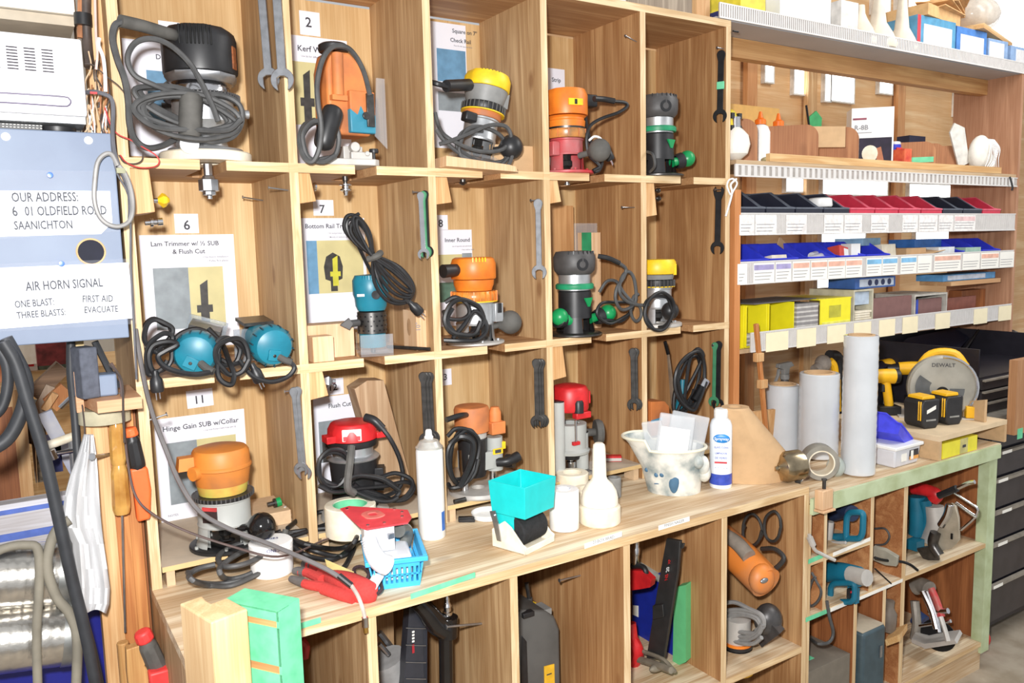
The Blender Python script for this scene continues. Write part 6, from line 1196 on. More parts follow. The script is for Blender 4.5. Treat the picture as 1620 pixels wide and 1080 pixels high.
for k, (z, n_) in enumerate(SH):
    b = B(shelfw); b.box(1.8265, XE-.0005, .004, BYR-.001, z-.014, z); part('shelf', b, us, smooth=False)
b = B(pine); b.box(1.99, 3.50, .003, .02, 1.0032, 1.030); part('lip', b, us, smooth=False)
# ribbed rails
rail = mat('ribbed_rail_white', (222, 219, 216), .35, var=.03); railc = mat('rail_shadow', (168, 160, 156), .5)
def ribs(x0, x1, z0, z1, step, name='ribbed_rail', clearback=None):
    b = B(clearback or railc); b.box(x0, x1, -.0005, .003, z0+.001, z1-.001); b.m(rail)
    b.box(x0, x1, -.0035, -.0006, z0, z0+.005); b.box(x0, x1, -.0035, -.0006, z1-.004, z1)
    n = int((x1-x0)/step)
    for k in range(n): x = x0+k*step; b.box(x, x+step*.5, -.003, -.0006, z0+.005, z1-.004)
    return part(name, b, us, smooth=False)
ribs(1.739, 3.9, 1.4392, 1.487, .0105)
ribs(1.8155, XE-.0005, .948, .9885, .030, clearback=mat('clear_rail', (222, 216, 210), .2, alpha=.55))
for z0, z1 in ((.755, .830), (.590, .668), (.357, .4255)): ribs(1.843 if z1 > .5 else 1.90, XE-.0005, z0, z1, .008, clearback=mat('clear_rail'))
# labels slipped behind the rails
smudge = mat('smudged_label', (246, 244, 240), .6, var=.12, scale=70, c2=(222, 218, 216)); cream_l = mat('cream_card_label', (250, 238, 202), .6, var=.02)
tint = {'p': mat('tint_lilac', (176, 168, 214), .5), 'o': mat('tint_salmon', (246, 192, 170), .5), 'b': mat('tint_blue', (136, 196, 236), .5), 'r': mat('tint_pink', (244, 206, 206), .5)}
NM = {'p': 'lilac', 'o': 'salmon', 'b': 'pale blue', 'r': 'pink', None: 'plain white'}
rows = {0: ([(1170, 1193), (1195, 1229), (1244, 1276), (1304, 1334), (1336, 1364), (1378, 1406), (1428, 1452), (1454, 1483), (1485, 1508), (1510, 1543)], .756, .829, 'top label row from the left', smudge, [None]*9+['r']),
        1: ([(1167, 1182), (1192, 1225), (1227, 1252), (1254, 1281), (1283, 1309), (1310, 1337), (1338, 1364), (1371, 1395), (1396, 1420), (1425, 1450), (1452, 1474), (1478, 1520), (1523, 1550), (1552, 1580), (1582, 1612)], .592, .667, 'middle label row from the left', paper_b, [None, 'p', 'p', 'o', 'o', 'o', 'o', 'b', 'b', 'b', None, 'o', None, 'o', None]),
        2: ([(1212, 1247), (1261, 1291), (1309, 1338), (1351, 1378), (1391, 1416), (1428, 1452), (1480, 1503), (1541, 1562), (1580, 1600)], .352, .424, 'lowest label row from the left', cream_l, [None]*9)}
ORD = ['first', 'second', 'third', 'fourth', 'fifth', 'sixth', 'seventh', 'eighth', 'ninth', 'tenth', 'eleventh', 'twelfth', 'thirteenth', 'fourteenth', 'fifteenth', 'sixteenth', 'seventeenth']
for r, (lst, z0, z1, nm, mt, tn) in rows.items():
    for k, (u0, u1) in enumerate(lst):
        zz = (z0+z1)/2; v = 341+ (0) ; x0 = PX; 
        # x from the pixel column at the rail height
        def xat(u, z):
            lo, hi = 1.6, 4.2
            for _ in range(40):
                mid = (lo+hi)/2; d = Vector((mid, -.005, z))-CAM; uu = 810+F*d.dot(RT)/d.dot(FW)
                if uu < u: lo = mid
                else: hi = mid
            return lo
        a, c = xat(u0, zz), xat(u1, zz); c = min(c, XE-.003); b = B(mt); b.box(a, c, -.0052, -.0038, z0, z1-.006)
        t = tn[k]
        if t: b.m(tint[t]).box(a+.003, c-.003, -.0056, -.0051, z1-.030, z1-.012)
        b.m(ink_l)
        if r != 2:
            for q in range(3): b.box(a+.006, c-.012-.006*q, -.0056, -.0051, z0+.034-.011*q, z0+.036-.011*q)
        one('shelf_label', b, '%s label, %s, in the %s' % (ORD[k], NM[t] if r != 2 else 'cream', nm), 'label', 'labels in the ' + nm.split(' under')[0].split(' above')[0], smooth=False)
# ---- stacking bins
def bin_bm(mt, w=.135, d=.17, h=.085, rim=None):
    b = B(mt); t = .003
    def pr(P0): A = [b.v((-w/2, y, z)) for y, z in P0]; Z = [b.v((w/2, y, z)) for y, z in P0]; return A, Z
    b.box(-w/2, w/2, 0, d, 0, t)
    side = [(0, t), (d, t), (d, h), (d*.55, h), (d*.13, h*.60), (0, h*.56)]
    b.prism(side, -w/2, -w/2+t, 'yz'); b.prism(side, w/2-t, w/2, 'yz')
    b.box(-w/2+t, w/2-t, d-t, d, t, h); b.box(-w/2+t, w/2-t, 0, t, t, h*.56)
    if rim: b.m(rim)
    for s in (-1, 1): b.tube([(s*w/2, 0, h*.56), (s*w/2, d*.13, h*.60), (s*w/2, d*.55, h), (s*w/2, d, h)], .0035, n=6, sm=0)
    b.tube([(-w/2, 0, h*.56), (w/2, 0, h*.56)], .0035, n=6, sm=0); b.tube([(-w/2, d, h), (w/2, d, h)], .004, n=6, sm=0)
    return b
blk = mat('bin_black', (44, 46, 60), .4, var=.08); rd = mat('bin_red', (214, 60, 84), .4, var=.06); blu = mat('bin_blue', (54, 66, 214), .4, var=.06)
NB = [('k', 1178, 'leftmost black bin on the top bin row'), ('k', 1217, 'second black bin from the left on the top bin row'), ('k', 1264, 'third black bin from the left on the top bin row'), ('k', 1316, 'black bin holding a white ring on the top bin row'), ('r', 1362, 'leftmost red bin on the top bin row'), ('r', 1410, 'second red bin from the left on the top bin row'), ('r', 1452, 'third red bin from the left on the top bin row'), ('r', 1490, 'fourth red bin from the left on the top bin row'), ('k', 1526, 'first black bin right of the red bins'), ('k', 1562, 'second black bin right of the red bins'), ('r', 1594, 'rightmost red bin beside the end panel')]
protos = {}
xs_ = [1.905+.1545*k for k in range(11)]
for k, (c_, u, lab) in enumerate(NB):
    T = TR(xs_[k], .012, .7715, 0, 0, 0)
    if c_ not in protos:
        r_ = thing('storage_bin', lab, 'bin', T, 'bins on the top bin row'); part('body', bin_bm(blk if c_ == 'k' else rd, .146, .2, .135, mat('rim_grey', (104, 110, 122), .4) if c_ == 'k' else mat('rim_pink', (236, 110, 130), .4)), r_)
        b = B(mat('bin_card', (236, 226, 196), .6)); b.box(-.03, .02, -.0022, -.0006, .012, .040); part('card', b, r_, smooth=False); protos[c_] = r_
    else: dup(protos[c_], T, lab, 'bins on the top bin row')
b = B(white); b.lathe([(.026, 0), (.042, 0), (.045, .006), (.042, .03), (.034, .034), (.026, .03), (.026, 0)], 28); one('plastic_ring', b, 'white plastic ring sitting in a black bin', 'ring', None, T=TR(xs_[3]-.02, .07, .855))
def onshelf(name, lab, cat, x, y, z, w, d, h, mt, rz=0, rx=0, ry=0, ex=None, grp=None, bev=.001):
    b = B(mt); b.box(-w/2, w/2, 0, d, 0, h)
    for (m_, x0, x1, z0, z1) in (ex or ()): b.m(m_).box(-w/2+w*x0, -w/2+w*x1, -.0012, .0004, h*z0, h*z1)
    return one(name, b, lab, cat, grp, T=TR(x, y, z+.0006, rz, rx, ry), smooth=False, bevel=bev)
Z2 = .606
t_ = thing('storage_bin', 'royal blue bin at the left end of the middle row', 'bin', TR(1.925, .012, Z2+.0005), 'blue bins'); part('body', bin_bm(blu, .15, .18, .115), t_)
dup(t_, TR(2.085, .015, Z2+.0005), 'blue bin holding tan cards, second from the left', 'blue bins'); dup(t_, TR(2.30, .02, Z2+.0005), 'blue bin under white tubes in the middle row', 'blue bins'); dup(t_, TR(2.47, .012, Z2+.0005), 'blue bin with red and white packs in the middle row', 'blue bins'); dup(t_, TR(2.63, .012, Z2+.0005), 'blue bin under a leaning tan card', 'blue bins'); dup(t_, TR(3.30, .012, Z2+.0005), 'blue bin with clear lid near the right end', 'blue bins'); dup(t_, TR(3.46, .012, Z2+.0005), 'blue bin nearest the right end panel', 'blue bins')
onshelf('folder', 'green folder standing behind the leftmost blue bin', 'folder', 1.96, .20, Z2, .13, .01, .135, mat('folder_green', (56, 150, 64), .5))
onshelf('carton', 'white carton tilted out of the second blue bin', 'carton', 2.09, .03, Z2+.03, .09, .06, .05, cream, .1, -.2)
onshelf('card_sheet', 'tan card leaning over the second blue bin', 'card', 2.17, .12, Z2, .09, .004, .14, cardboard, .2, 0, .5)
onshelf('carton', 'red and white carton in the middle blue bins', 'carton', 2.45, .03, Z2+.03, .06, .05, .075, mat('red_carton', (220, 80, 70), .5), .1, -.2, .2, [(white, .5, 1, .1, .9)])
onshelf('carton', 'small white carton beside the red and white one', 'carton', 2.53, .04, Z2+.04, .05, .05, .07, white, -.1)
for k in range(3):
    b = B(mat('milky_tube', (224, 224, 228), .3, var=.05)); b.cyl((0, 0, 0), (.12, .02, .01), .014, n=14); one('tube', b, ['milky tube lying in the middle row left of the red carton', 'second milky tube lying over the blue bins', 'third milky tube lying behind the other two'][k], 'tube', None, T=TR(2.22+.05*k, .02+.03*k, Z2+.045+.012*k, .1*k))
onshelf('card_sheet', 'long tan card slanting between the middle blue bins', 'card', 2.60, .03, Z2+.02, .18, .05, .006, cardboard, .1, 0, .3)
onshelf('carton', 'cream carton standing in the middle row', 'carton', 2.77, .05, Z2+.02, .10, .08, .085, cream, .05, -.1)
onshelf('carton', 'tan carton with open flap in the middle row', 'carton', 2.95, .05, Z2, .14, .12, .085, cardboard, 0)
onshelf('carton_flap', 'tan cardboard sheet lying across the middle row', 'cardboard', 3.02, .02, Z2+.06, .22, .12, .004, cardboard, .1, .1, -.1)
onshelf('carton', 'pale blue carton lying on the cartons in the middle row', 'carton', 2.72, .10, Z2+.10, .14, .12, .03, mat('pale_blue_carton', (150, 190, 220), .5), .1)
onshelf('carton', 'blue carton lying at the back of the middle row', 'carton', 3.12, .1, Z2+.085, .2, .12, .035, mat('mid_blue_carton', (56, 116, 196), .5))
onshelf('translucent_tub', 'translucent white tub left of the clear lidded blue bin', 'tub', 3.14, .03, Z2, .12, .1, .085, mat('milky_tub', (232, 236, 238), .3), 0)
onshelf('clear_box', 'clear green-tinted box on the right blue bin', 'box', 3.30, .004, Z2+.045, .12, .1, .035, mat('green_tint_clear', (190, 226, 200), .2, alpha=.7))
# lowest shelf: yellow holders, sandpaper, cartons
Z3 = .370
lem = mat('lemon_plastic', (244, 232, 40), .35, var=.03)
def holder(x, w, lab, sheets=0, hh=.145):
    b = B(lem); b.box(-w/2, -w/2+.003, 0, .22, 0, hh); b.box(w/2-.003, w/2, 0, .22, 0, hh); b.box(-w/2+.003, w/2-.003, 0, .22, 0, .003); b.box(-w/2+.003, w/2-.003, .217, .22, .003, hh)
    return one('yellow_holder', b, lab, 'holder', 'yellow plastic holders', T=TR(x, .022, Z3+.0006), smooth=False)
holder(1.868, .048, 'narrow yellow plastic holder at the far left of the lowest shelf'); holder(1.955, .105, 'yellow plastic holder second from the left on the lowest shelf'); holder(2.085, .135, 'wide yellow plastic holder beside the grey stack')
b = B()
for k in range(16): b.m(mat('sand_grey', (150, 146, 146), .9) if k % 2 else mat('sand_pale', (204, 200, 196), .8)); b.box(-.06, .06, 0, .2, k*.0085, k*.0085+.0078)
b.m(mat('stack_top', (130, 128, 130), .8)); o = one('sandpaper_stack', b, 'tall stack of grey sanding sheets between the yellow holders', 'sandpaper', None, T=TR(2.225, .02, Z3+.0006), smooth=False)
b = B()
for k in range(5): b.m(mat('sand_grey') if k % 2 else mat('sand_pale')); b.box(-.045, .045, 0, .12, k*.007, k*.007+.0065)
one('sandpaper_stack', b, 'low stack of grey sheets inside the second yellow holder', 'sandpaper', None, T=TR(1.955, .035, Z3+.005), smooth=False)
b = B(lem); b.box(-.09, .09, 0, .003, 0, .145); b.box(-.09, .09, 0, .2, 0, .003); b.m(mat('pale_lemon', (252, 246, 120), .4)).box(-.08, .085, -.002, .0, .02, .06); b.m(mat('olive_print', (196, 190, 60), .5)); b.text('5A2', .06, (0, -.0012, .09)) if False else b.box(-.04, .03, -.001, 0, .075, .12); b.m(lem).box(-.095, .1, .003, .22, .142, .146)
one('yellow_holder', b, 'broad yellow box holder right of the tall grey stack', 'holder', 'yellow plastic holders', T=TR(2.385, .018, Z3+.0006, 0), smooth=False)
onshelf('grey_sheet', 'thin dark grey sheet lying across the yellow holders', 'sheet', 2.12, .03, Z3+.147, .36, .18, .003, mat('dark_sheet', (110, 108, 112), .6), .05)
frame_m = mat('khaki_frame', (206, 200, 176), .6)
def cubby(name, x0, x1, z0, z1, lab, y0=.02, dep=.2, mt=None, t=.007):
    b = B(mt or frame_m); b.box(x0, x1, y0, y0+dep, z0, z0+t).box(x0, x1, y0, y0+dep, z1-t, z1).box(x0, x0+t, y0, y0+dep, z0+t, z1-t).box(x1-t, x1, y0, y0+dep, z0+t, z1-t).box(x0+t, x1-t, y0+dep-.003, y0+dep, z0+t, z1-t); b.m(mat('pale_blue_print', (190, 206, 224), .5)) if 0 else None
    return one(name, b, lab, 'cubby', None, smooth=False)
z3 = Z3+.0006
cubby('sheet_cubby', 2.495, 2.62, z3, z3+.17, 'tall khaki framed cubby holding pale sheets')
onshelf('carton', 'pale blue carton in the top of the khaki cubby', 'carton', 2.557, .03, z3+.11, .10, .15, .05, mat('ice_blue', (190, 206, 224), .5))
b = B(cream)
for k in range(9): b.box(-.046, .046+.012*(k % 3 == 2), 0, .15, k*.009, k*.009+.0075)
one('sheet_stack', b, 'stack of cream sheets in the khaki cubby', 'sheets', None, T=TR(2.557, .022, z3+.008), smooth=False)
onshelf('brown_board', 'dark brown board panel standing right of the khaki cubby', 'board', 2.765, .03, z3-.0006, .26, .015, .13, mat('cocoa_board', (132, 96, 92), .6, var=.06))
cubby('sheet_cubby', 2.90, 3.14, z3, z3+.13, 'wide framed cubby with brown board and blue edge', mt=mat('silver_frame', (200, 196, 186), .5))
onshelf('brown_board', 'dark brown board inside the wide framed cubby', 'board', 3.03, .035, z3+.008, .19, .012, .10, mat('cocoa_board'), ex=[(mat('royal_edge', (50, 80, 190), .5), 0, .08, 0, 1)])
ec_ = onshelf('carton', 'blue carton with row of dark round emblems above the brown board', 'carton', 2.64, .025, z3+.172, .26, .12, .042, mat('print_blue', (60, 100, 170), .5), ex=[(mat('emblem_strip', (196, 206, 220), .5), .1, .95, .15, .85)])
b = B(mat('emblem_ink', (40, 50, 90), .5))
for k in range(4): b.lathe([(0, 0), (.012, 0), (.012, .001), (0, .001)], 16, (0, -1, 0), (2.60+.042*k, .0235, z3+.194))
bpy.context.view_layer.update(); part('emblems', b, ec_, world=True, smooth=False)
onshelf('brown_board', 'rusty brown board standing at the right of the lowest shelf', 'board', 3.30, .05, z3-.0006, .25, .015, .10, mat('rust_board', (140, 84, 70), .6))
onshelf('plank', 'pale wooden plank jutting out at the right of the lowest shelf', 'plank', 3.34, .005, z3+.155, .40, .14, .018, wood('jut_plank', (224, 186, 140), (190, 142, 98), 0, 1.2, 0))
onshelf('carton', 'long light blue box lying on the jutting plank', 'carton', 3.33, .03, z3+.174, .42, .12, .028, mat('sky_box', (96, 160, 214), .5), ex=[(mat('box_print', (206, 216, 232), .5), .08, .8, .15, .85)])
onshelf('brown_board', 'board stack behind the plank at the right end', 'board', 3.50, .10, z3-.0006, .2, .06, .12, ply_brown)
# upper open shelf with dividers and bottles
Z1 = 1.003
dv_w = wood('divider_brown', (196, 140, 96), (160, 104, 66), 2, 1.0, .3, seed=41)
def rdiv(x, lab, hh=.155, w_=.16, rot=.75):
    b = B(dv_w); r = .045; pts = [(0, 0), (w_, 0)]+[(w_-r+r*sin(t), hh-r+r*cos(t)) for t in [pi/2-pi/2*k/8 for k in range(9)]]+[(.0, hh)]
    b.prism(pts, -.006, .006, 'xz'); return one('curved_divider', b, lab, 'divider', 'curved dividers on the open shelf', T=TR(x, .19, Z1+.0006, -rot), smooth=False)
rdiv(1.90, 'curved brown divider at the far left of the open shelf beside the white globe'); rdiv(2.18, 'wide curved brown divider in front of the glue bottles', .15, .19); rdiv(2.42, 'curved brown divider left of the white printed carton', .155, .19)
rdiv(3.00, 'curved brown divider with green tape', .13); rdiv(3.13, 'curved brown divider right of the green taped one', .13, .13); rdiv(3.25, 'narrow curved brown divider near the right end', .125, .13); rdiv(3.37, 'last curved brown divider before the respirator bag', .13, .14)
onshelf('yellow_board', 'mustard coloured board at the back of the open shelf', 'board', 2.15, .27, Z1, .42, .012, .24, mat('mustard_board', (226, 178, 100), .6, var=.05))
b = B(cardboard); b.box(-.08, .08, 0, .015, 0, .075); one('cardboard_piece', b, 'piece of cardboard leaning on the curved divider left of the white carton', 'cardboard', None, T=TR(2.36, .06, Z1+.07, -.4), smooth=False)
for k, x in enumerate((2.17, 2.27)):
    gg = thing('glue_bottle', ['white glue bottle with orange tip behind the divider, left one', 'white glue bottle with orange tip behind the divider, right one'][k], 'bottle', TR(x, .20, Z1+.0006), 'orange tipped glue bottles')
    b = B(white); b.lathe([(0, 0), (.035, 0), (.036, .004), (.036, .13), (.028, .15), (.016, .158)], 22); part('body', b, gg)
    b = B(mat('cap_orange', (250, 120, 30), .4)); b.lathe([(.02, .158), (.02, .175), (.010, .182), (.005, .205), (0, .206)], 18); part('cap', b, gg)
sh = thing('shoe_sole_brush', 'yellow and black checked brush pad at the left of the open shelf', 'brush', TR(1.845, .05, Z1+.115))
b = B(mat('brush_yellow', (240, 216, 60), .5)); b.ell((0, 0, .0), (.035, .03, .055)); b.m(mat('check_black', (40, 40, 40), .6))
for i in range(3):
    for j in range(4):
        if (i+j) % 2: b.box(-.025+.017*i, -.010+.017*i, -.0315, -.02, -.04+.02*j, -.022+.02*j)
part('pad', b, sh); b = B(blackp); b.tube([(-.03, 0, -.05), (-.02, -.02, -.09)], .006, n=8); part('stem', b, sh)
gl_ = thing('globe_lamp', 'white glass globe lamp at the left of the open shelf', 'lamp globe', TR(1.848, .03, Z1+.0006))
b = B(mat('opal_glass', (246, 242, 232), .2, var=.02)); b.lathe([(0, 0), (.02, .002), (.042, .02), (.05, .05), (.044, .08), (.026, .10), (.018, .106)], 28); part('globe', b, gl_); b = B(chrome); b.lathe([(.018, .106), (.018, .14), (0, .141)], 18); part('fitting', b, gl_)
b = B(darkgrey); b.lathe([(0, 0), (.016, 0), (.017, .1), (.012, .112), (0, .113)], 16); one('dark_tube', b, 'dark capped tube behind the first curved divider', 'tube', None, T=TR(2.01, .20, Z1+.12-.06))
b = B(mat('camo_tin', (206, 196, 150), .5, var=.3, scale=80)); b.ell((0, 0, .012), (.04, .025, .012)); one('patterned_tin', b, 'small patterned oval tin lying on the open shelf', 'tin', None, T=TR(2.06, .06, Z1+.001))
b = B(mat('leaf_green', (60, 160, 96), .5)); b.prism([(-.035, 0), (.03, -.01), (.035, .05), (.0, .075), (-.04, .05)], -.003, .003); one('green_card', b, 'green card behind the divider left of the white carton', 'card', None, T=TR(2.46, .18, Z1+.15), smooth=False)
b = B(blacksteel); b.cyl((0, 0, 0), (-.03, 0, .12), .004, n=8); one('dark_stick', b, 'thin dark stick beside the green card', 'stick', None, T=TR(2.42, .17, Z1+.12))
wc = thing('printed_carton', 'large white carton printed with a picture of a sanding tool', 'carton', TR(2.72, .02, Z1+.0006, -.75))
b = B(white); b.box(-.155, .0, 0, .09, 0, .235); part('box', b, wc, smooth=False)
b = B(mat('photo_navy', (44, 34, 54), .4, var=.2)); b.box(-.125, -.006, -.0012, -.0002, .012, .12); b.m(mat('skin_photo', (190, 120, 84), .5)).prism([(-.06, .014), (-.03, .014), (-.045, .085), (-.06, .08)], -.0016, -.0011); b.m(cream).ell((-.085, -.0014, .06), (.03, .0008, .032)); b.m(mat('maroon_print', (150, 70, 90), .5)).box(-.15, -.10, -.0012, -.0002, .19, .197)
b.m(ink_l).text('R-8B', .026, (-.118, -.0012, .152)); b.box(-.15, -.08, -.0012, -.0002, .14, .142); b.m(mat('print_grey_side', (196, 196, 200), .5))
for k in range(6): b.box(.0001, .0008, .02, .07, .04+.033*k, .046+.033*k)
part('print', b, wc, smooth=False)
for k, (x, c_) in enumerate(((2.90, (60, 70, 200)), (2.99, (70, 60, 190)))):
    cn_ = thing('paint_tin', ['blue labelled tin behind the dividers, left one', 'blue labelled tin behind the dividers, right one'][k], 'tin', TR(x, .2, Z1+.06), 'blue labelled tins'); b = B(mat('tin_white', (232, 232, 232), .3)); b.lathe([(0, -.058), (.036, -.058), (.036, .07), (.033, .074), (0, .073)], 24); b.m(mat('tin_blue', (58, 66, 200), .4)).lathe([(.0363, .03), (.0363, .062)], 24); b.m(mat('tin_red', (220, 60, 60), .4)).box(-.02, .02, -.0375, -.034, .035, .048); part('can', b, cn_)
onshelf('carton', 'orange and red carton low behind the white printed carton', 'carton', 2.87, .05, Z1, .05, .05, .085, mat('orange_red_box', (226, 110, 70), .5, c2=(200, 60, 50)))
onshelf('dark_box', 'black box standing behind the right dividers', 'box', 3.18, .2, Z1, .12, .06, .17, mat('navy_black', (30, 34, 60), .5))
b = B(greentape); b.box(-.012, .145, 0, .001, 0, .022); one('green_tape_strip', b, 'green tape across the curved divider at the right', 'tape', None, T=TR(3.0, .181, Z1+.045, -.75), smooth=False)
rs = thing('respirator_bag', 'white mesh bag with dust masks at the right end of the open shelf', 'bag', TR(3.42, .06, Z1+.0006))
b = B(mat('mask_white', (236, 232, 222), .8, var=.06)); b.ell((.0, 0, .09), (.06, .04, .08), T=Matrix.Rotation(.3, 4, 'Y')); b.ell((.07, .02, .06), (.05, .04, .06)); part('mask', b, rs)
b = B(white)
for k in range(9): a = k*.7; b.tube([(-.04+.015*k, -.045, .02), (-.02+.012*k+.02*sin(a), -.05, .06), (.0+.01*k, -.045, .11), (.03+.006*k, -.02, .15)], .0018, n=5)
part('mesh', b, rs)
b = B(mat('blade_pale', (226, 224, 216), .5)); b.prism([(0, 0), (.05, .02), (.02, .17), (-.03, .19), (-.05, .15)], -.004, .004); one('trowel_blade', b, 'pale broad blade leaning left of the respirator bag', 'tool', None, T=TR(3.33, .10, Z1+.03, -.4), smooth=False)
b = B(blackp); b.tube([(3.545, -.01, .99), (3.55, -.02, .95), (3.548, -.02, .93)], .004, n=6); one('hook', b, 'black hook hanging below the respirator bag', 'hook', None)
b = B(white); b.tube([P(1165, 283, -.012), P(1156, 292, -.012), P(1158, 305, -.012), P(1153, 325, -.012), P(1148, 342, -.012)], .0035, n=7); b.tube([P(1150, 292, -.012), P(1153, 285, -.012), P(1160, 283, -.012), P(1166, 290, -.012), P(1160, 302, -.012), P(1156, 308, -.012), P(1151, 298, -.012), P(1150, 292, -.012)], .003, n=7); one('white_cord', b, 'short white cord loop hanging at the cabinet corner', 'cord', None)
b = B(blacksteel); p = P(1163, 50, -.004); b.cyl((p.x-.012, -.006, p.z), (p.x+.012, -.006, p.z), .003, n=8); one('bolt', b, 'dark bolt at the top corner where the shelving meets the cabinet', 'bolt', None)
# ---- above the top shelf
ZZ = 1.4475
onshelf('wooden_beam_end', 'pale timber offcut on top of the pigeonhole cabinet', 'timber', 1.70, .03, TOPZ+T_, .06, .2, .09, pine_z)
b = B(wood('weathered_board', (176, 160, 140), (130, 114, 96), 2, 1.6, 0)); b.box(-.09, .16, 0, .02, 0, .14); one('weathered_board', b, 'weathered grey board standing on top of the cabinet', 'board', None, T=TR(1.48, .02, TOPZ+T_+.0006), smooth=False)
onshelf('pale_panel', 'white panel lying on top of the cabinet left of the weathered board', 'panel', 1.27, .04, TOPZ+T_, .24, .2, .02, white)
def topbox(lab, x, w_, d, h, mt, rz=0, ex=None, y=.02, z=ZZ, name='carton'): return onshelf(name, lab, 'carton', x, y, z, w_, d, h, mt, rz, ex=ex)
topbox('dark blue folder lying flat at the left end of the top shelf', 1.90, .26, .22, .025, mat('navy_folder', (40, 52, 110), .5))
topbox('yellow carton on the dark blue folder', 1.93, .12, .15, .08, mat('flat_yellow', (246, 224, 60), .5), 0, None, .03, ZZ+.026)
topbox('wide white carton on the top shelf', 2.18, .27, .2, .13, white, 0, None, .015); topbox('second white carton behind the cloths on the top shelf', 2.43, .10, .2, .14, mat('offwhite_carton', (232, 228, 222), .6), 0)
clothm = mat('dusty_cream_cloth', (232, 220, 200), .85, var=.08, scale=20)
for k, (x, h_, r) in enumerate(((2.545, .15, .062), (2.66, .21, .068), (2.815, .22, .06))):
    b = B(clothm); b.lathe([(0, 0), (r, .002), (r*1.05, .02), (r*.8, .06), (r*.45, .1), (r*.32, h_*.8), (r*.28, h_), (0, h_)], 18, flat=.9); one('cone_bottle', b, ['dusty cream cone bottle on the top shelf, left one', 'taller dusty cream cone bottle beside the left one', 'tall cream cone bottle left of the blue cartons'][k], 'bottle', 'cone bottles on the top shelf', T=TR(x, .06, ZZ+.0006))
b = B(teal); b.lathe([(0, 0), (.02, 0), (.015, .1), (0, .1)], 12); one('teal_tube', b, 'teal tube between the cone bottles', 'tube', None, T=TR(2.74, .2, ZZ+.0006))
lblm = mat('carton_label', (228, 226, 226), .5, var=.06, scale=50)
topbox('blue carton with red corner and white label on the top shelf', 2.99, .27, .16, .15, mat('steel_blue_carton', (92, 158, 196), .5), 0, [(mat('carton_red', (226, 70, 80), .5), 0, .08, 0, 1), (lblm, .16, .9, .25, .8)]); topbox('blue carton with long white label right of the red cornered one', 3.25, .23, .16, .14, mat('cobalt_carton', (80, 136, 210), .5), 0, [(lblm, .12, .9, .3, .8)])
topbox('pale blue carton at the right end of the top shelf', 3.46, .16, .14, .12, mat('powder_blue_carton', (150, 180, 220), .5), 0, [(lblm, .05, .8, .1, .9)]); topbox('blue and white carton beyond the end panel', 3.64, .15, .14, .11, mat('powder_blue_carton'), 0, [(lblm, .3, .95, .1, .9)])
tan = mat('tan_paper', (226, 180, 124), .8, var=.1)
topbox('flat brown carton lying on the blue cartons', 3.06, .32, .2, .045, tan, .15, None, .03, ZZ+.152)
for k in range(5):
    b = B(tan); b.box(-.12, .12, 0, .16, 0, .004); one('paper_bag', b, '%s crumpled brown paper sheet on the brown carton' % ORD[k], 'paper', 'brown paper sheets on the top shelf', T=TR(3.12+.04*k, .02+.01*k, ZZ+.199+.014*k, .2+.1*k, .12*(k % 3-1), .10*(k % 2)), smooth=False)
b = B(pine); b.box(-.25, .25, 0, .18, 0, .02); one('plank', b, 'pine board lying on the right cartons of the top shelf', 'plank', None, T=TR(3.52, .05, ZZ+.142, .25), smooth=False)
b = B(mat('clear_bag', (236, 226, 212), .2, alpha=.6)); b.ell((0, 0, .07), (.11, .09, .075)); b.ell((.08, 0, .10), (.07, .06, .06)); one('plastic_bag', b, 'bulging clear plastic bag at the top right corner', 'bag', None, T=TR(3.42, .10, ZZ+.165))
# ------------------------------------------------------------ right bench top
def bstand(u, v, z=bz, rz=0): p = PZ(u, v, z); return TR(p.x, p.y, z+.0004, rz)
SQ = (None)
for k, (u, v, r, vt, lab) in enumerate(((1237, 712, .060, 608, 'shortest roll of clear stretch film, nearest the cardboard form'), (1294, 722, .068, 590, 'middle roll of clear stretch film'), (1357, 749, .0535, 531, 'tallest roll of clear stretch film at the front of the bench'))):
    T = bstand(u, v); p = T.to_translation(); h_ = P(u, vt, p.y).z-bz
    t = thing('stretch_film_roll', lab, 'film roll', T, 'stretch film rolls')
    b = B(filmm); prof = [(r*.75, .004), (r-.003, .004)]; n = int(h_/.012)
    for q in range(n): prof += [(r+(.0006 if q % 2 else -.0004), .006+(h_-.008)*q/max(1, n-1))]
    prof += [(r-.003, h_), (r*.75, h_)]
    b.lathe(prof, 40); part('film', b, t)
    b = B(cardboard); b.lathe([(r*.62, 0), (r*.78, 0), (r*.78, h_+.003), (r*.62, h_+.003), (r*.62, 0)], 32); part('core', b, t)
tp = bstand(1296, 757); p = tp.to_translation(); d = (Vector((CAM.x, CAM.y, 0))-Vector((p.x, p.y, 0))).normalized(); d = (d+Vector((.35, 0, 0))).normalized()
gt = thing('duct_tape_roll', 'grey tape roll standing on edge at the left of the green bench', 'tape roll', TR(p.x, p.y, bz+.0575))
b = B(mat('duct_grey', (150, 146, 136), .45, var=.08)); b.lathe([(.042, -.024), (.056, -.024), (.057, -.022), (.057, .022), (.056, .024), (.042, .024), (.042, -.024)], 40, d); part('tape', b, gt)
b = B(cream); b.lathe([(.038, -.025), (.042, -.025), (.042, .025), (.038, .025), (.038, -.025)], 36, d); part('core', b, gt)
b = B(mat('crumpled_clear', (214, 226, 220), .15, alpha=.5, var=.05)); b.ell((0, 0, .03), (.03, .03, .035)); b.ell((.03, .01, .02), (.03, .02, .02)); one('plastic_wrap', b, 'crumpled clear wrap between the grey tape and the tallest film roll', 'plastic wrap', None, T=bstand(1322, 752))
jb = thing('bolt_block', 'small wooden block with two bolts at the joint of the two worktops', 'block', TR(1.7525, FY-.0135, -.066))
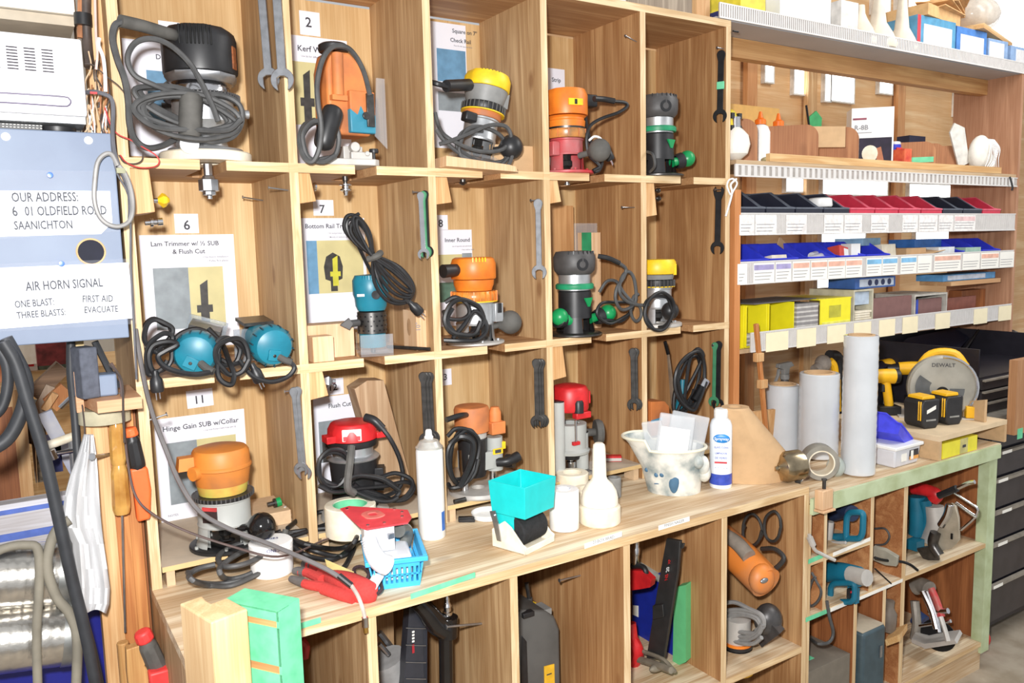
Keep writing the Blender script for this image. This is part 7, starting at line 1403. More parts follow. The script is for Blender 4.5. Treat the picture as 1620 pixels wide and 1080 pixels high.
b = B(maple); b.box(.004, .055, -.030, -.0005, .0, .060); part('block', b, jb, bevel=.003); b = B(maple); b.box(.002, .060, -.036, -.0005, -.008, -.0005); part('ledge', b, jb, bevel=.002)
b = B(dsteel); b.cyl((.03, -.015, .0602), (.03, -.015, .09), .0055, n=12); b.cyl((.03, -.015, .086), (.03, -.015, .092), .008, n=6); part('bolt', b, jb); 
b = B(dsteel); b.cyl((1.775, -.30, bz+.0005), (1.775, -.30, bz+.035), .009, n=12); b.cyl((1.775, -.30, bz+.035), (1.775, -.30, bz+.045), .013, n=6); one('loose_bolt', b, 'loose upright bolt behind the small wooden block', 'bolt', None)
b = B(fir); a = P(1196, 512, -.03); c = P(1213, 697, -.03); b.tube([a, (a+c)/2, c], .010, n=4, sm=0); b.m(pine_z)
p_ = P(1200, 565, -.035); b.cbox((p_.x, p_.y, p_.z), (.035, .02, .03)); p_ = P(1206, 607, -.035); b.cbox((p_.x, p_.y, p_.z), (.035, .02, .03))
one('wooden_bar', b, 'slim knobbly wooden bar leaning against the lowest shelf rail', 'wooden bar', None, bevel=.002)
b = B(pine_z); p = PZ(1198, 715, bz); b.at(TR(1.99, .075, bz+.0006, -.15, .1)); b.box(0, .10, 0, .012, 0, .165); one('board', b, 'small plywood board standing behind the cardboard form', 'board', None, smooth=False)
b = B(pine_z); b.at(TR(1.90, .10, bz+.0006, 0)); b.box(0, .014, 0, .012, 0, .26).box(.03, .04, 0, .012, 0, .22); one('thin_sticks', b, 'two thin upright sticks beside the shelving side panel', 'sticks', None, smooth=False)
sb = thing('spray_bottle', 'grey trigger spray bottle behind the shortest film roll', 'spray bottle', bstand(1240, 690))
b = B(darkgrey); z_ = P(1240, 600, sb.location.y).z-bz; b.lathe([(0, 0), (.038, 0), (.04, .01), (.04, z_*.6), (.02, z_*.85), (.014, z_)], 22); part('body', b, sb)
b = B(midgrey); b.lathe([(.014, z_), (.018, z_), (.018, z_+.02), (.012, z_+.022)], 16); b.prism([(-.045, z_+.05), (-.04, z_+.065), (.03, z_+.068), (.045, z_+.05), (.02, z_+.045), (.014, z_+.02), (-.012, z_+.02), (-.014, z_+.04)], -.010, .010); b.prism([(-.04, z_+.045), (-.03, z_+.045), (-.035, z_+.02), (-.055, z_-.01), (-.062, z_-.008), (-.045, z_+.02)], -.006, .006); part('trigger_head', b, sb, bevel=.002)
# grinder-like dusty tool and yellow tool behind the film rolls
b = B(mat('dusty_tool', (150, 140, 130), .7, var=.15)); b.ell((0, 0, .0), (.035, .03, .035)); b.cyl((0, 0, 0), (-.05, 0, -.02), .02); one('dusty_tool_head', b, 'dusty grey tool head behind the film rolls', 'tool', None, T=Matrix.Translation(P(1302, 575, .12)))
yt = thing('yellow_tool', 'yellow and black power tool standing behind the tallest film roll', 'power tool', Matrix.Identity(4))
dwy = mat('tool_yellow', (250, 190, 30), .45, var=.06)
b = B(blackp); b.tube([P(1312, 562, .13), P(1325, 566, .13), P(1328, 600, .13), P(1326, 650, .13)], .022, n=12); part('body', b, yt)
b = B(dwy); b.tube([P(1313, 570, .105), P(1320, 580, .10), P(1322, 610, .105)], .014, n=10); b.tube([P(1325, 600, .10), P(1326, 650, .10)], .012, n=8); part('cover', b, yt)
# white tub with blue bin on it
w0 = PZ(1390, 733, bz); w1 = PZ(1424, 744, bz); w2 = PZ(1466, 735, bz)
tu = thing('parts_tub', 'translucent white tub with printed label at the front of the bench', 'tub', TR(2.31, -.275, bz+.0004, 0))
b = B(mat('translucent_white', (226, 228, 236), .3, var=.03, alpha=.9)); A = [(-.075, -.055), (.075, -.055), (.075, .055), (-.075, .055)]
lo = [b.v((x*.9, y*.9, 0)) for x, y in A]; hi = [b.v((x, y, .062)) for x, y in A]; b.face(lo[::-1])
for k in range(4): b.face([lo[k], lo[(k+1) % 4], hi[(k+1) % 4], hi[k]])
b.face(hi); part('body', b, tu, bevel=.006, seg=3)
b = B(white); b.box(-.082, .082, -.062, .062, .062, .074); part('lid', b, tu, bevel=.003)
b = B(mat('label_black_orange', (60, 56, 60), .5)); b.box(.01, .062, -.0545, -.053, .02, .052); b.m(mat('label_orange', (240, 170, 90), .5)).box(.01, .062, -.0553, -.0545, .018, .03); b.m(paper_b).box(.016, .03, -.0560, -.055, .02, .05).box(-.035, -.005, -.0535, -.0525, .018, .046); part('label', b, tu, smooth=False)
bl = thing('storage_bin', 'royal blue bin tipped over on the white tub', 'bin', TR(2.315, -.31, bz+.079, .15, 0, .62), 'blue bins')
part('body', bin_bm(mat('bin_blue_violet', (72, 76, 230), .35, var=.1), .115, .11, .07), bl)
for o in list(bl.children): o.location = (0, 0, 0)
# mdf stand with yellow box
mx0, mx1 = 2.445, 2.898; mt_ = mat('mdf_stand', (206, 172, 130), .75, var=.05, scale=50); mtop = mat('mdf_worn_top', (228, 204, 168), .8, var=.08, scale=12)
st = thing('mdf_stand', 'low mdf stand carrying the cordless tools at the right end of the bench', 'stand')
b = B(mtop); b.box(mx0, mx1, FY, .08, .031, .048); part('top', b, st, smooth=False)
for x in (mx0, mx1-.016): b = B(mt_); b.box(x, x+.016, FY, .08, bz+.0006, .0308); part('side', b, st, smooth=False)
b = B(mt_); b.box(mx0+.0165, mx1-.0165, .065, .08, bz+.0006, .0308); part('back', b, st, smooth=False)
b = B(mat('yellow_case', (238, 226, 60), .4, var=.05)); b.box(2.475, 2.70, FY+.004, FY+.13, bz+.0006, .018); b.m(mat('khaki_tape', (206, 196, 130), .5)).box(2.585, 2.635, FY+.0028, FY+.0041, bz+.002, .019); b.m(ink).box(2.60, 2.622, FY+.002, FY+.0029, -.014, -.004); one('yellow_case', b, 'flat yellow case pushed into the mdf stand', 'case', None, smooth=False, bevel=.002)
# fold-down mdf flap
b = B(mt_); a0, a1, a2_ = PZ(1516, 628, .11), PZ(1590, 657, .049), PZ(1555, 655, .049)
b.at(TR(2.83, -.18, .0485, -.25, 0, .0)); b.prism([(-.0, 0), (.0, .001)], 0, 0) if False else b.prism([(-.16, .0), (.18, .0), (.0, .045), (-.16, .085)], -.006, .006, 'yz'); one('mdf_fence', b, 'sloping mdf side piece standing on the mdf stand', 'board', None, smooth=False)
# batteries
zt = .0482
for k, (u, v) in enumerate(((1466, 680), (1503, 674))):
    p = PZ(u, v-4, zt); bt = thing('tool_battery', ['black battery with white stripe on the mdf stand, left one', 'black battery on the mdf stand, right one'][k], 'battery', TR(p.x, p.y+.02, zt+.0003, -.25), 'cordless tool batteries')
    b = B(mat('battery_black', (44, 44, 46), .45, var=.12)); b.prism([(-.034, .015), (-.022, 0), (.03, 0), (.04, .02), (.042, .105), (-.028, .105), (-.038, .09)], -.04, .05); part('case', b, bt, bevel=.005, seg=3)
    b = B(dwy); b.prism([(-.03, .106), (.03, .106), (.026, .118), (-.026, .116)], -.03, .04); b.box(-.041, -.036, -.035, -.03, .03, .1).box(-.041, -.036, -.025, -.021, .03, .1); part('latch', b, bt, bevel=.002)
    b = B(paper_b); 
    if k == 0: b.prism([(-.018, .055), (.022, .07), (.022, .084), (-.018, .068)], -.0415, -.0402)
    b.m(mat('dull_stripe', (150, 150, 146), .5)).box(-.02, .024, -.0412, -.0402, .028, .034); part('sticker', b, bt, smooth=False)
# drills
def drill(T, lab):
    t = thing('cordless_drill', lab, 'drill', T, 'cordless drills')
    b = B(dwy); b.tube([(-.03, 0, .15), (.02, 0, .152), (.065, 0, .15)], lambda q: .030-.004*q, n=16); b.tube([(.0, 0, .13), (-.008, 0, .08), (-.015, 0, .035)], .017, n=12); part('housing', b, t)
    b = B(blackp); b.tube([(.065, 0, .15), (.085, 0, .15), (.11, 0, .15)], lambda q: .024-.010*q, n=14); b.tube([(.01, 0, .12), (.012, 0, .09)], .012, n=8); b.box(-.05, .035, -.03, .03, 0.0, .035); b.lathe([(0, 0), (.029, 0), (.027, .02), (0, .022)], 16, (-1, 0, 0), (-.03, 0, .15)); part('chuck', b, t, bevel=.002)
    return t
dr1 = drill(TR(PZ(1400, 655, zt).x, PZ(1400, 655, zt).y, zt+.0003, 2.6), 'yellow and black cordless drill nearest the film rolls')
dup(dr1, TR(PZ(1412, 632, zt).x, PZ(1412, 632, zt).y, zt+.0003, 2.9), 'yellow and black cordless drill behind the nearest one', 'cordless drills'); dup(dr1, TR(PZ(1447, 640, zt).x, PZ(1447, 640, zt).y, zt+.0003, 2.3), 'yellow and black cordless drill beside the circular saw', 'cordless drills')
# circular saw on the stand
cs = thing('circular_saw', 'yellow and grey circular saw behind the batteries', 'circular saw', TR(PZ(1487, 610, .166).x, PZ(1487, 610, .166).y, zt+.0003, -.85))
sg = mat('saw_guard_grey', (178, 174, 162), .4, metal=.2, var=.1, scale=14)
b = B(sg); b.lathe([(0, 0), (.02, 0), (.112, .003), (.120, .012), (.120, .040), (.112, .042), (.0, .042)], 44, (0, 1, 0), (0, -.045, .118)); part('blade_guard', b, cs)
b = B(chrome); b.tube([(.118*cos(t), -.05, .118+.118*sin(t)) for t in [-.6+2.2*k/14 for k in range(15)]], .006, n=8, sm=0); part('guard_rim', b, cs)
b = B(mat('lower_guard', (110, 112, 112), .4, metal=.4)); b.lathe([(.035, -.003), (.085, -.003), (.085, -.0005), (.035, -.0005)], 30, (0, 1, 0), (-.01, -.045, .115), a0=0, a1=pi*1.2); b.m(blacksteel).lathe([(0, 0), (.022, 0), (.02, -.006), (0, -.007)], 20, (0, 1, 0), (0, -.046, .1)); b.m(dsteel).lathe([(0, -.007), (.009, -.007), (.009, -.012), (0, -.012)], 6, (0, 1, 0), (0, -.046, .1)); part('lower_guard', b, cs)
b = B(ink); b.text('DEWALT', .020, (.0, -.0488, .198)); part('lettering', b, cs, smooth=False)
b = B(dwy); b.tube([(-.08, .02, .17), (-.03, .03, .235), (.05, .03, .24), (.09, .02, .19)], .016, n=10); b.cyl((.0, .0, .13), (.0, .1, .13), .045); part('motor_housing', b, cs)
b = B(alud); b.box(-.15, .15, -.06, .10, 0, .005); part('shoe', b, cs); b = B(dwy); b.box(.08, .14, -.06, -.03, .006, .05); part('front_bracket', b, cs, bevel=.003)
ms = thing('saw_lower_guard_tool', 'pale curved saw guard right of the circular saw', 'saw guard', Matrix.Identity(4))
b = B(mat('pale_guard', (206, 200, 186), .45, metal=.1)); q = [P(1547, 590, -.12), P(1560, 605, -.13), P(1563, 625, -.14), P(1552, 640, -.15), P(1535, 640, -.15)]; b.tube(q, .010, n=8); part('guard', b, ms, world=True); b = B(blackp); b.tube([P(1545, 600, -.08), P(1545, 625, -.08)], .028, n=14); part('wheel', b, ms, world=True)
# ------------------------------------------------------------ tool chests at the far right
chm = mat('chest_black', (36, 34, 42), .4, var=.1); chd = mat('drawer_front', (62, 58, 60), .4, var=.12, scale=14); dust = mat('dusty_edge', (150, 142, 130), .8, var=.1)
cx0, cx1, cy0, cy1 = 2.90, 3.62, -.30, .28
tc = thing('tool_chest', 'black roller tool chest with drawers beyond the green bench', 'tool chest')
b = B(chm); b.box(cx0, cx1, cy0+.012, cy1, -.82, .03); part('body', b, tc, smooth=False)
zs = [-.80, -.63, -.46, -.33, -.20, -.09, .02]
for k in range(6):
    b = B(chd); b.box(cx0+.015, cx1-.015, cy0, cy0+.0115, zs[k]+.006, zs[k+1]-.018); part('drawer', b, tc, smooth=False)
    b = B(dust); b.box(cx0+.015, cx1-.015, cy0-.014, cy0+.002, zs[k+1]-.0175, zs[k+1]-.006); dd_ = part('drawer_pull', b, tc, smooth=False)
    b = B(paper_b); b.box(cx0+.05+.02*(k % 3), cx0+.12+.02*(k % 3), cy0-.0152, cy0-.0142, zs[k+1]-.018, zs[k+1]-.006); part('drawer_label', b, tc, smooth=False)
for x in (cx0+.05, cx1-.05): b = B(red if x < 3.2 else blackp); b.cyl((x-.015, cy0+.04, -.867), (x+.015, cy0+.04, -.867), .046, n=20); part('wheel', b, tc)
t2 = thing('top_tool_chest', 'black top chest with its lid propped open above the roller chest', 'tool chest')
b = B(mat('dusty_chest_top', (168, 162, 150), .7, var=.1)); b.box(cx0, cx1, cy0-.01, cy1, .0305, .045); part('tray', b, t2, smooth=False)
b = B(chm); b.box(cx0+.01, cx1-.02, cy0+.06, cy1-.01, .0455, .19); b.m(mat('chest_inside', (22, 22, 34), .7)).box(cx0+.02, cx1-.03, cy0+.07, cy1-.02, .19, .30) if False else None
for (x0, x1, y0, y1) in ((cx0+.01, cx1-.02, cy1-.02, cy1-.01), (cx0+.01, cx0+.018, cy0+.06, cy1-.02), (cx1-.028, cx1-.02, cy0+.06, cy1-.02)): b.box(x0, x1, y0, y1, .19, .30)
part('body', b, t2, smooth=False)
for k in range(3):
    b = B(chd); b.box(cx0+.02, cx1-.03, cy0+.048, cy0+.0598, .05+.046*k, .09+.046*k); part('drawer', b, t2, smooth=False); b = B(dust); b.box(cx0+.02, cx1-.03, cy0+.036, cy0+.0475, .083+.046*k, .090+.046*k); part('drawer_pull', b, t2, smooth=False)
# second chest behind the saw with its open black lid
t3 = thing('black_case', 'large black case with lid tilted open behind the circular saw', 'case')
b = B(chm); b.box(2.66, 2.86, .12, .29, bz+.0006, .16); part('body', b, t3, smooth=False)
L0, L1, L2, L3 = P(1380, 583, .10), P(1402, 528, .26), P(1562, 510, .26), P(1515, 555, .10)
b = B(mat('lid_black', (34, 34, 52), .5, var=.06)); q = [P(1384, 588, .09), P(1440, 538, .22), P(1552, 514, .22), P(1510, 560, .09)]; va = [b.v(x) for x in q]; vb = [b.v(x+Vector((0, .012, .01))) for x in q]; b.face(va); b.face(vb[::-1])
for k in range(4): b.face([va[k], vb[k], vb[(k+1) % 4], va[(k+1) % 4]])
part('lid', b, t3, smooth=False); b = B(blackp); b.tube([P(1420, 575, .08), P(1440, 550, .10)], .004, n=6); b.tube([P(1522, 560, .08), P(1548, 522, .12)], .006, n=6); part('stay', b, t3)
b = B(mat('maroon_helmet', (150, 96, 110), .25, var=.1)); b.ell((0, 0, 0), (.11, .08, .07)); one('helmet', b, 'dark pink rounded shell behind the open case', 'shell', None, T=Matrix.Translation(P(1545, 548, .20)))
b = B(blackp); b.box(-.06, .06, -.02, .03, 0, .05); b.m(midgrey).box(-.035, .04, -.022, -.0201, .006, .04); one('radio', b, 'small black radio with grey front beside the pink shell', 'radio', None, T=Matrix.Translation(P(1585, 556, .1)), bevel=.004)
b = B(darkgrey); b.tube([(0, 0, 0), (.06, 0, -.02), (.13, 0, -.06)], .022, n=12); one('dark_tool', b, 'dark tool lying above the radio at the right edge', 'tool', None, T=Matrix.Translation(P(1600, 528, .15)))
b = B(wood('right_post', (206, 160, 118), (170, 120, 80), 2, 1, .3)); a = P(1607, 640, -.38); zt_ = P(1612, 570, -.38).z; zb0 = P(1607, 688, -.38).z; b.box(a.x, a.x+.62, -.38, -.35, zb0, zt_).box(a.x+.56, a.x+.62, -.38, -.33, FZ+.0005, zb0); b.m(greentape).box(a.x+.022, a.x+.06, -.3812, -.3801, -.03, .01); one('standing_board', b, 'brown wooden board end at the right edge of the view', 'board', None, smooth=False)
# ------------------------------------------------------------ tools in the base cabinet
P0_ = P; XC = None
def P(u, v, y=0.0): return PX(u, v, XC+(y+.2)*.6) if XC else P0_(u, v, y)
def tubeP(b, pts, r, n=10, sm=5): b.tube([P(*q) for q in pts], r, n=n, sm=sm); return b
def slab(b, quad, y, dep):
    f = [P(u, v, y) for u, v in quad]; A = [b.v(p) for p in f]; Z = [b.v(p+(Vector((dep*.45, dep*.15, 0)) if XC else Vector((0, dep, 0)))) for p in f]; b.face(A); b.face(Z[::-1]); n = len(f)
    for k in range(n): b.face([A[k], Z[k], Z[(k+1) % n], A[(k+1) % n]])
    return b
I4 = Matrix.Identity(4)
gloss = mat('gloss_black')
nn = thing('nailer', 'shiny black framing nailer standing in the base cabinet below the spray can', 'nailer', I4)
tubeP(B(gloss), [(705, 992, -.2), (706, 1040, -.2), (706, 1200, -.2)], .0165, 18)
b = B(gloss); tubeP(b, [(705, 1000, -.2), (706, 1090, -.2), (706, 1300, -.2)], .0175, 18); part('driver_tube', b, nn)
b = B(gloss); tubeP(b, [(660, 950, -.2), (675, 966, -.2), (690, 985, -.2), (703, 992, -.2)], lambda t: .020+.010*t, 16); tubeP(b, [(708, 975, -.2), (707, 1006, -.2)], .026, 18, 2); part('handle', b, nn)
b = B(mat('magazine_black', (50, 52, 60), .3, var=.1)); slab(b, [(648, 958), (668, 958), (672, 1120), (634, 1300), (612, 1300), (636, 1120)], -.17, .03); slab(b, [(656, 985), (676, 985), (676, 1200), (640, 1300)], -.16, .02); b.m(steel)
for v in (993, 1020, 1047, 1073): p = P(642, v, -.172); q = P(674, v+1, -.172); b.cyl(p, q, .0012, n=6)
b.m(paper_b)
for k in range(4): p = P(653.5, 999+k*5, -.1712); b.box(p.x-.003, p.x+.003, -.1725, -.1712, p.z-.0022, p.z+.0022)
b.m(mat('nailer_red', (170, 40, 50), .5)); p = P(653.5, 1025, -.1712); b.box(p.x-.003, p.x+.003, -.1725, -.1712, p.z-.012, p.z+.010); part('magazine', b, nn)
b = B(chrome); p = P(708, 972, -.2); b.lathe([(0, 0), (.012, 0), (.012, .008), (.009, .010), (.009, .02), (.011, .022), (.009, .028), (.006, .034), (.007, .04), (.004, .048), (0, .048)], 16, (0, 0, 1), p); part('air_coupling', b, nn)
gt_ = thing('dusty_nailer', 'dusty grey tool at the left of the shiny black nailer', 'nailer', I4)
b = B(mat('dusty_blue_grey', (150, 150, 150), .8, var=.12)); tubeP(b, [(612, 1040, -.1), (625, 1070, -.1), (640, 1120, -.1)], .045, 14); part('body', b, gt_)
b = B(steel); tubeP(b, [(600, 1018, -.12), (615, 1035, -.12)], .006, 8); tubeP(b, [(600, 1000, -.05), (628, 1035, -.05)], .008, 6); part('rod', b, gt_)
b = B(wood('grey_offcut', (196, 168, 130), (160, 130, 96), 2, 1.2, 0)); slab(b, [(596, 970), (622, 960), (628, 1200), (600, 1200)], .1, .02); one('offcut_board', b, 'dusty offcut board behind the grey tool in the base cabinet', 'board', None, smooth=False)
b = B(mat('dark_red', (150, 40, 40), .5)); tubeP(b, [(474, 1012, -.1), (482, 1022, -.1), (480, 1040, -.1)], .012); one('red_tool', b, 'dark red tool barely showing right of the green taped block', 'tool', None)
# grey case
kc = thing('tool_case', 'dusty dark grey plastic tool case standing on end in the base cabinet', 'case', I4)
cg = mat('case_dark_grey', (92, 92, 90), .65, var=.12, scale=12)
b = B(cg); slab(b, [(818, 975), (824, 966), (865, 966), (878, 975), (886, 995), (890, 1200), (818, 1200)], -.17, .22); part('shell', b, kc, bevel=.012, seg=3)
b = B(blackp); slab(b, [(826, 1005), (834, 1015), (840, 1200), (822, 1200)], -.173, .02); part('recess', b, kc, bevel=.003)
b = B(midgrey); p = P(852, 972, -.14); b.cbox((p.x, p.y, p.z+.012), (.055, .05, .018)); b.m(blackp); p = P(834, 974, -.17); b.cbox((p.x, p.y, p.z+.006), (.035, .02, .014)); part('latch', b, kc, bevel=.002)
b = B(mat('case_label_yellow', (240, 190, 50), .5)); slab(b, [(861, 1054), (877, 1050), (878, 1100), (862, 1102)], -.1725, .002); b.m(ink); p = P(869, 1066, -.1735); b.box(p.x-.008, p.x+.008, -.1735, -.1727, p.z-.002, p.z+.001); part('label', b, kc, smooth=False)
b = B(yellow); p = P(837, 962, -.08); b.cyl((p.x, p.y, p.z-.01), (p.x, p.y, p.z+.012), .022, n=20); b.m(darkgrey).cyl((p.x+.003, p.y, p.z+.012), (p.x+.001, p.y, p.z+.03), .009, n=12); b.m(dsteel).cyl((p.x+.001, p.y, p.z+.03), (p.x-.006, p.y, p.z+.075), .006, n=12); one('yellow_coupling', b, 'yellow collar with steel air fitting above the grey tool case', 'fitting', None)
XC = 1.24
# red nailer, blue box, green slab
b = B(mat('royal_box', (26, 44, 150), .45, var=.08)); slab(b, [(1000, 925), (1045, 905), (1068, 910), (1068, 1060), (1000, 1040)], .02, .16); b.m(paper_b); slab(b, [(1001, 957), (1010, 958), (1010, 976), (1001, 972)], .018, .001); one('blue_box', b, 'royal blue box behind the long black magazine', 'box', None, smooth=False)
b = B(mat('grey_lid', (176, 178, 170), .6)); slab(b, [(1004, 886), (1046, 912), (1046, 922), (1004, 905)], .012, .15); one('grey_flap', b, 'grey flap lying on the royal blue box', 'lid', None, smooth=False)
b = B(mat('mint_slab', (104, 196, 132), .6, var=.04)); slab(b, [(1066, 945), (1072, 928), (1085, 925), (1085, 1047), (1064, 1056)], -.02, .16); one('green_box', b, 'mint green narrow box right of the black magazine', 'box', None, smooth=False)
rn = thing('nailer', 'red nailer with long black magazine lettered NS 20 XP in the base cabinet', 'nailer', I4)
b = B(mat('magazine_matte', (46, 46, 46), .5, var=.12)); slab(b, [(1054, 852), (1076, 856), (1072, 905), (1050, 1042), (1022, 1042), (1040, 930)], -.18, .03); slab(b, [(1062, 858), (1082, 860), (1080, 868), (1064, 866)], -.17, .02); slab(b, [(1032, 958), (1048, 956), (1050, 976), (1032, 980)], -.20, .03); part('magazine', b, rn, bevel=.002)
b = B(red); d = (P(1060, 885, -.181)-P(1056, 918, -.181)).normalized(); up = Vector((-d.z, 0, d.x)); b.text('NS', .016, P(1056.5, 912, -.1815), d, up); b.text('XP', .012, P(1060.5, 888, -.1815), d, up); b.m(white); b.text('20', .016, P(1058.5, 900, -.1815), d, up); part('lettering', b, rn, smooth=False)
b = B(red); slab(b, [(996, 902), (1014, 903), (1030, 918), (1028, 929), (1012, 932), (996, 934)], -.22, .06); tubeP(b, [(998, 1008, -.2), (1008, 1030, -.2), (1000, 1052, -.2)], .02); tubeP(b, [(998, 985, -.2), (1001, 1010, -.2)], .016); part('body', b, rn, bevel=.004)
b = B(blackp); tubeP(b, [(999, 895, -.2), (1016, 896, -.2), (1022, 905, -.2), (1020, 915, -.2)], .008); part('trigger_guard', b, rn)
b = B(chrome); p = P(1005, 893, -.2); b.lathe([(0, 0), (.008, 0), (.011, .008), (.011, .03), (.013, .032), (.013, .05), (.010, .055), (.011, .07), (0, .072)], 16, (.05, 0, 1), p); part('air_coupling', b, rn)
b = B(mat('dusty_metal_foot', (140, 132, 116), .7, metal=.3, var=.15)); tubeP(b, [(1000, 1040, -.2), (1030, 1048, -.21), (1062, 1060, -.22)], .010, 8); tubeP(b, [(1018, 1030, -.19), (1048, 1042, -.19), (1068, 1062, -.2)], .006, 6); b.ell(P(1040, 1055, -.21), (.03, .012, .012)); part('nose_foot', b, rn)
XC = 1.57
# sander cell
os_ = thing('belt_sander', 'orange dusty power tool lying above the coiled grey cord', 'power tool', I4)
b = B(mat('orange_dusty', (222, 130, 54), .5, var=.14, scale=8, c2=(170, 130, 100))); tubeP(b, [(1140, 855, -.15), (1165, 875, -.17), (1190, 900, -.19), (1212, 922, -.2)], lambda t: .056-.006*t, 20); b.ell(P(1205, 915, -.22), (.045, .03, .045)); part('body', b, os_)
b = B(mat('grey_grip', (150, 140, 128), .7)); tubeP(b, [(1140, 842, -.2), (1165, 858, -.22), (1185, 880, -.235)], .022, 12); part('grip', b, os_)
b = B(steel); p = P(1209, 918, -.256); b.ell(p, (.016, .006, .008)); part('emblem', b, os_)
b = B(mat('cord_charcoal', (50, 48, 46), .6));  # charcoal is the cord's own colour
b.tube([P(*q) for q in loops(1190, 838, 15, 26, -.1, 1.6, .1, 2, .02, seed=81)], .0045, n=7); b.tube([P(*q) for q in loops(1222, 832, 14, 24, -.1, 1.1, .1, 1, .02, seed=82)], .0045, n=7); tubeP(b, [(1205, 868, -.12), (1225, 868, -.13), (1240, 882, -.14), (1228, 898, -.15), (1212, 905, -.15)], .007, 8); part('power_cord', b, os_)
gs = thing('orbital_sander', 'yellow and grey sander under a coiled grey cord in the base cabinet', 'sander', I4)
b = B(dwy); p = P(1166, 1045, -.2); b.lathe([(0, -.03), (.05, -.03), (.052, 0), (.05, .02), (0, .02)], 26, (0, 0, 1), p); part('base', b, gs)
b = B(chrome); b.lathe([(0, .02), (.048, .02), (.048, .045), (.04, .05), (0, .05)], 26, (0, 0, 1), p); b.m(blackp).lathe([(0, .05), (.046, .05), (.046, .06), (0, .06)], 26, (0, 0, 1), p); b.m(orange).lathe([(0, .06), (.045, .06), (.045, .068), (0, .068)], 26, (0, 0, 1), p); b.m(alud).lathe([(0, .068), (.04, .068), (.04, .14), (0, .145)], 26, (0, 0, 1), p); part('body', b, gs)
b = B(mat('grey_cord_pale', (150, 148, 146), .6, var=.1)); 
for k in range(4): b.tube([P(*q) for q in loops(1172, 978+5*k, 38-2*k, 22, -.235, 1.2, .3-.12*k, 3, .01, seed=90+k)], .0065, n=7)
tubeP(b, [(1148, 1002, -.25), (1165, 1015, -.25), (1190, 1018, -.25), (1205, 1008, -.25)], .0065, 7); part('power_cord', b, gs)
b = B(mat('grimy_black_metal', (84, 82, 82), .4, metal=.4, var=.2, scale=30)); b.ell(P(1215, 980, -.1), (.045, .04, .05)); slab(b, [(1188, 1000), (1218, 985), (1234, 1002), (1205, 1024)], -.14, .08); one('grinder_head', b, 'grimy black tool head right of the coiled grey cord', 'tool', None)
# ------------------------------------------------------------ tools in the green bench cubbies
mk = mat('saw_teal', (20, 112, 140), .45, var=.1, scale=14)
def dhandle(name, lab, cx, cy, w_, h_, y, mt, extra=()):
    t = thing(name, lab, 'saw', I4, 'teal power tools in the bench'); b = B(mt)
    pts = [(cx+w_*math.copysign(abs(cos(a))**.45, cos(a))+.12*h_*-sin(a), cy+h_*math.copysign(abs(sin(a))**.45, sin(a))) for a in [2*pi*k/16+.1 for k in range(16)]]
    b.tube([P(u, v, y) for u, v in pts], .0095, n=10, closed=True); part('handle', b, t); return t
XC = 1.975
r_ = dhandle('reciprocating_saw', 'teal saw with D-shaped handle in the upper bench cubby', 1352, 831, 13, 21, -.25, mk)
b = B(mk); tubeP(b, [(1340, 850, -.2), (1320, 850, -.18), (1312, 848, -.15)], .014); part('body', b, r_)
b = B(mat('navy_motor', (40, 54, 84), .5)); tubeP(b, [(1348, 812, -.2), (1335, 808, -.17), (1318, 812, -.14)], .026, 14); part('motor', b, r_)
b = B(alud); tubeP(b, [(1314, 825, -.22), (1312, 845, -.22), (1310, 860, -.22)], .011); tubeP(b, [(1316, 858, -.24), (1338, 858, -.24)], .005); b.cbox(tuple(P(1316, 872, -.22)), (.03, .03, .03)); part('shoe', b, r_)
r_ = dhandle('reciprocating_saw', 'teal saw with square handle opening in the lower bench cubby', 1333, 937, 19, 15, -.26, mk)
b = B(mk); tubeP(b, [(1306, 905, -.2), (1330, 905, -.2), (1360, 912, -.2)], .032, 14); b.cbox(tuple(P(1350, 940, -.22)), (.02, .03, .05)); part('body', b, r_)
b = B(alud); tubeP(b, [(1345, 908, -.225), (1362, 912, -.235), (1372, 914, -.24)], .026, 14); part('gear_housing', b, r_)
b = B(blackp); p = P(1344, 938, -.275); b.cbox(tuple(p), (.016, .01, .03)); b.m(red).cbox((p.x, p.y-.006, p.z+.006), (.006, .002, .006)); part('switch', b, r_)
XC = None
b = B(cordg); tubeP(b, [(1308, 950, -.37), (1312, 975, -.38), (1318, 1000, -.385), (1312, 1015, -.385), (1295, 1018, -.38), (1282, 1010, -.3)], .005, 8); part('power_cord', b, r_)
XC = 1.79
cdl = one('cord_coil', tubeP(B(cordg), [(1284, 905, -.2), (1292, 920, -.2), (1299, 935, -.2), (1294, 950, -.2), (1282, 958, -.2), (1279, 940, -.2), (1284, 920, -.2), (1290, 912, -.2)], .004, 7), 'dark cord loop in the narrow left bench cubby', 'cord')
XC = 2.17
cdl = one('cord_coil', tubeP(B(cordg), [(1384, 836, -.1), (1400, 836, -.1), (1407, 848, -.1), (1400, 860, -.1), (1384, 862, -.1)], .0035, 7), 'dark cord loop above the flat grey bar in the bench', 'cord')
XC = None; b = B(alud); tubeP(b, [(1280, 845, -.37), (1288, 868, -.375), (1300, 876, -.38), (1321, 886, -.40)], .0055, 8); tubeP(b, [(1281, 850, -.372), (1286, 862, -.375)], .010); one('silver_rod_tool', b, 'silver rod tool poking out of the narrow left bench cubby', 'tool', None)
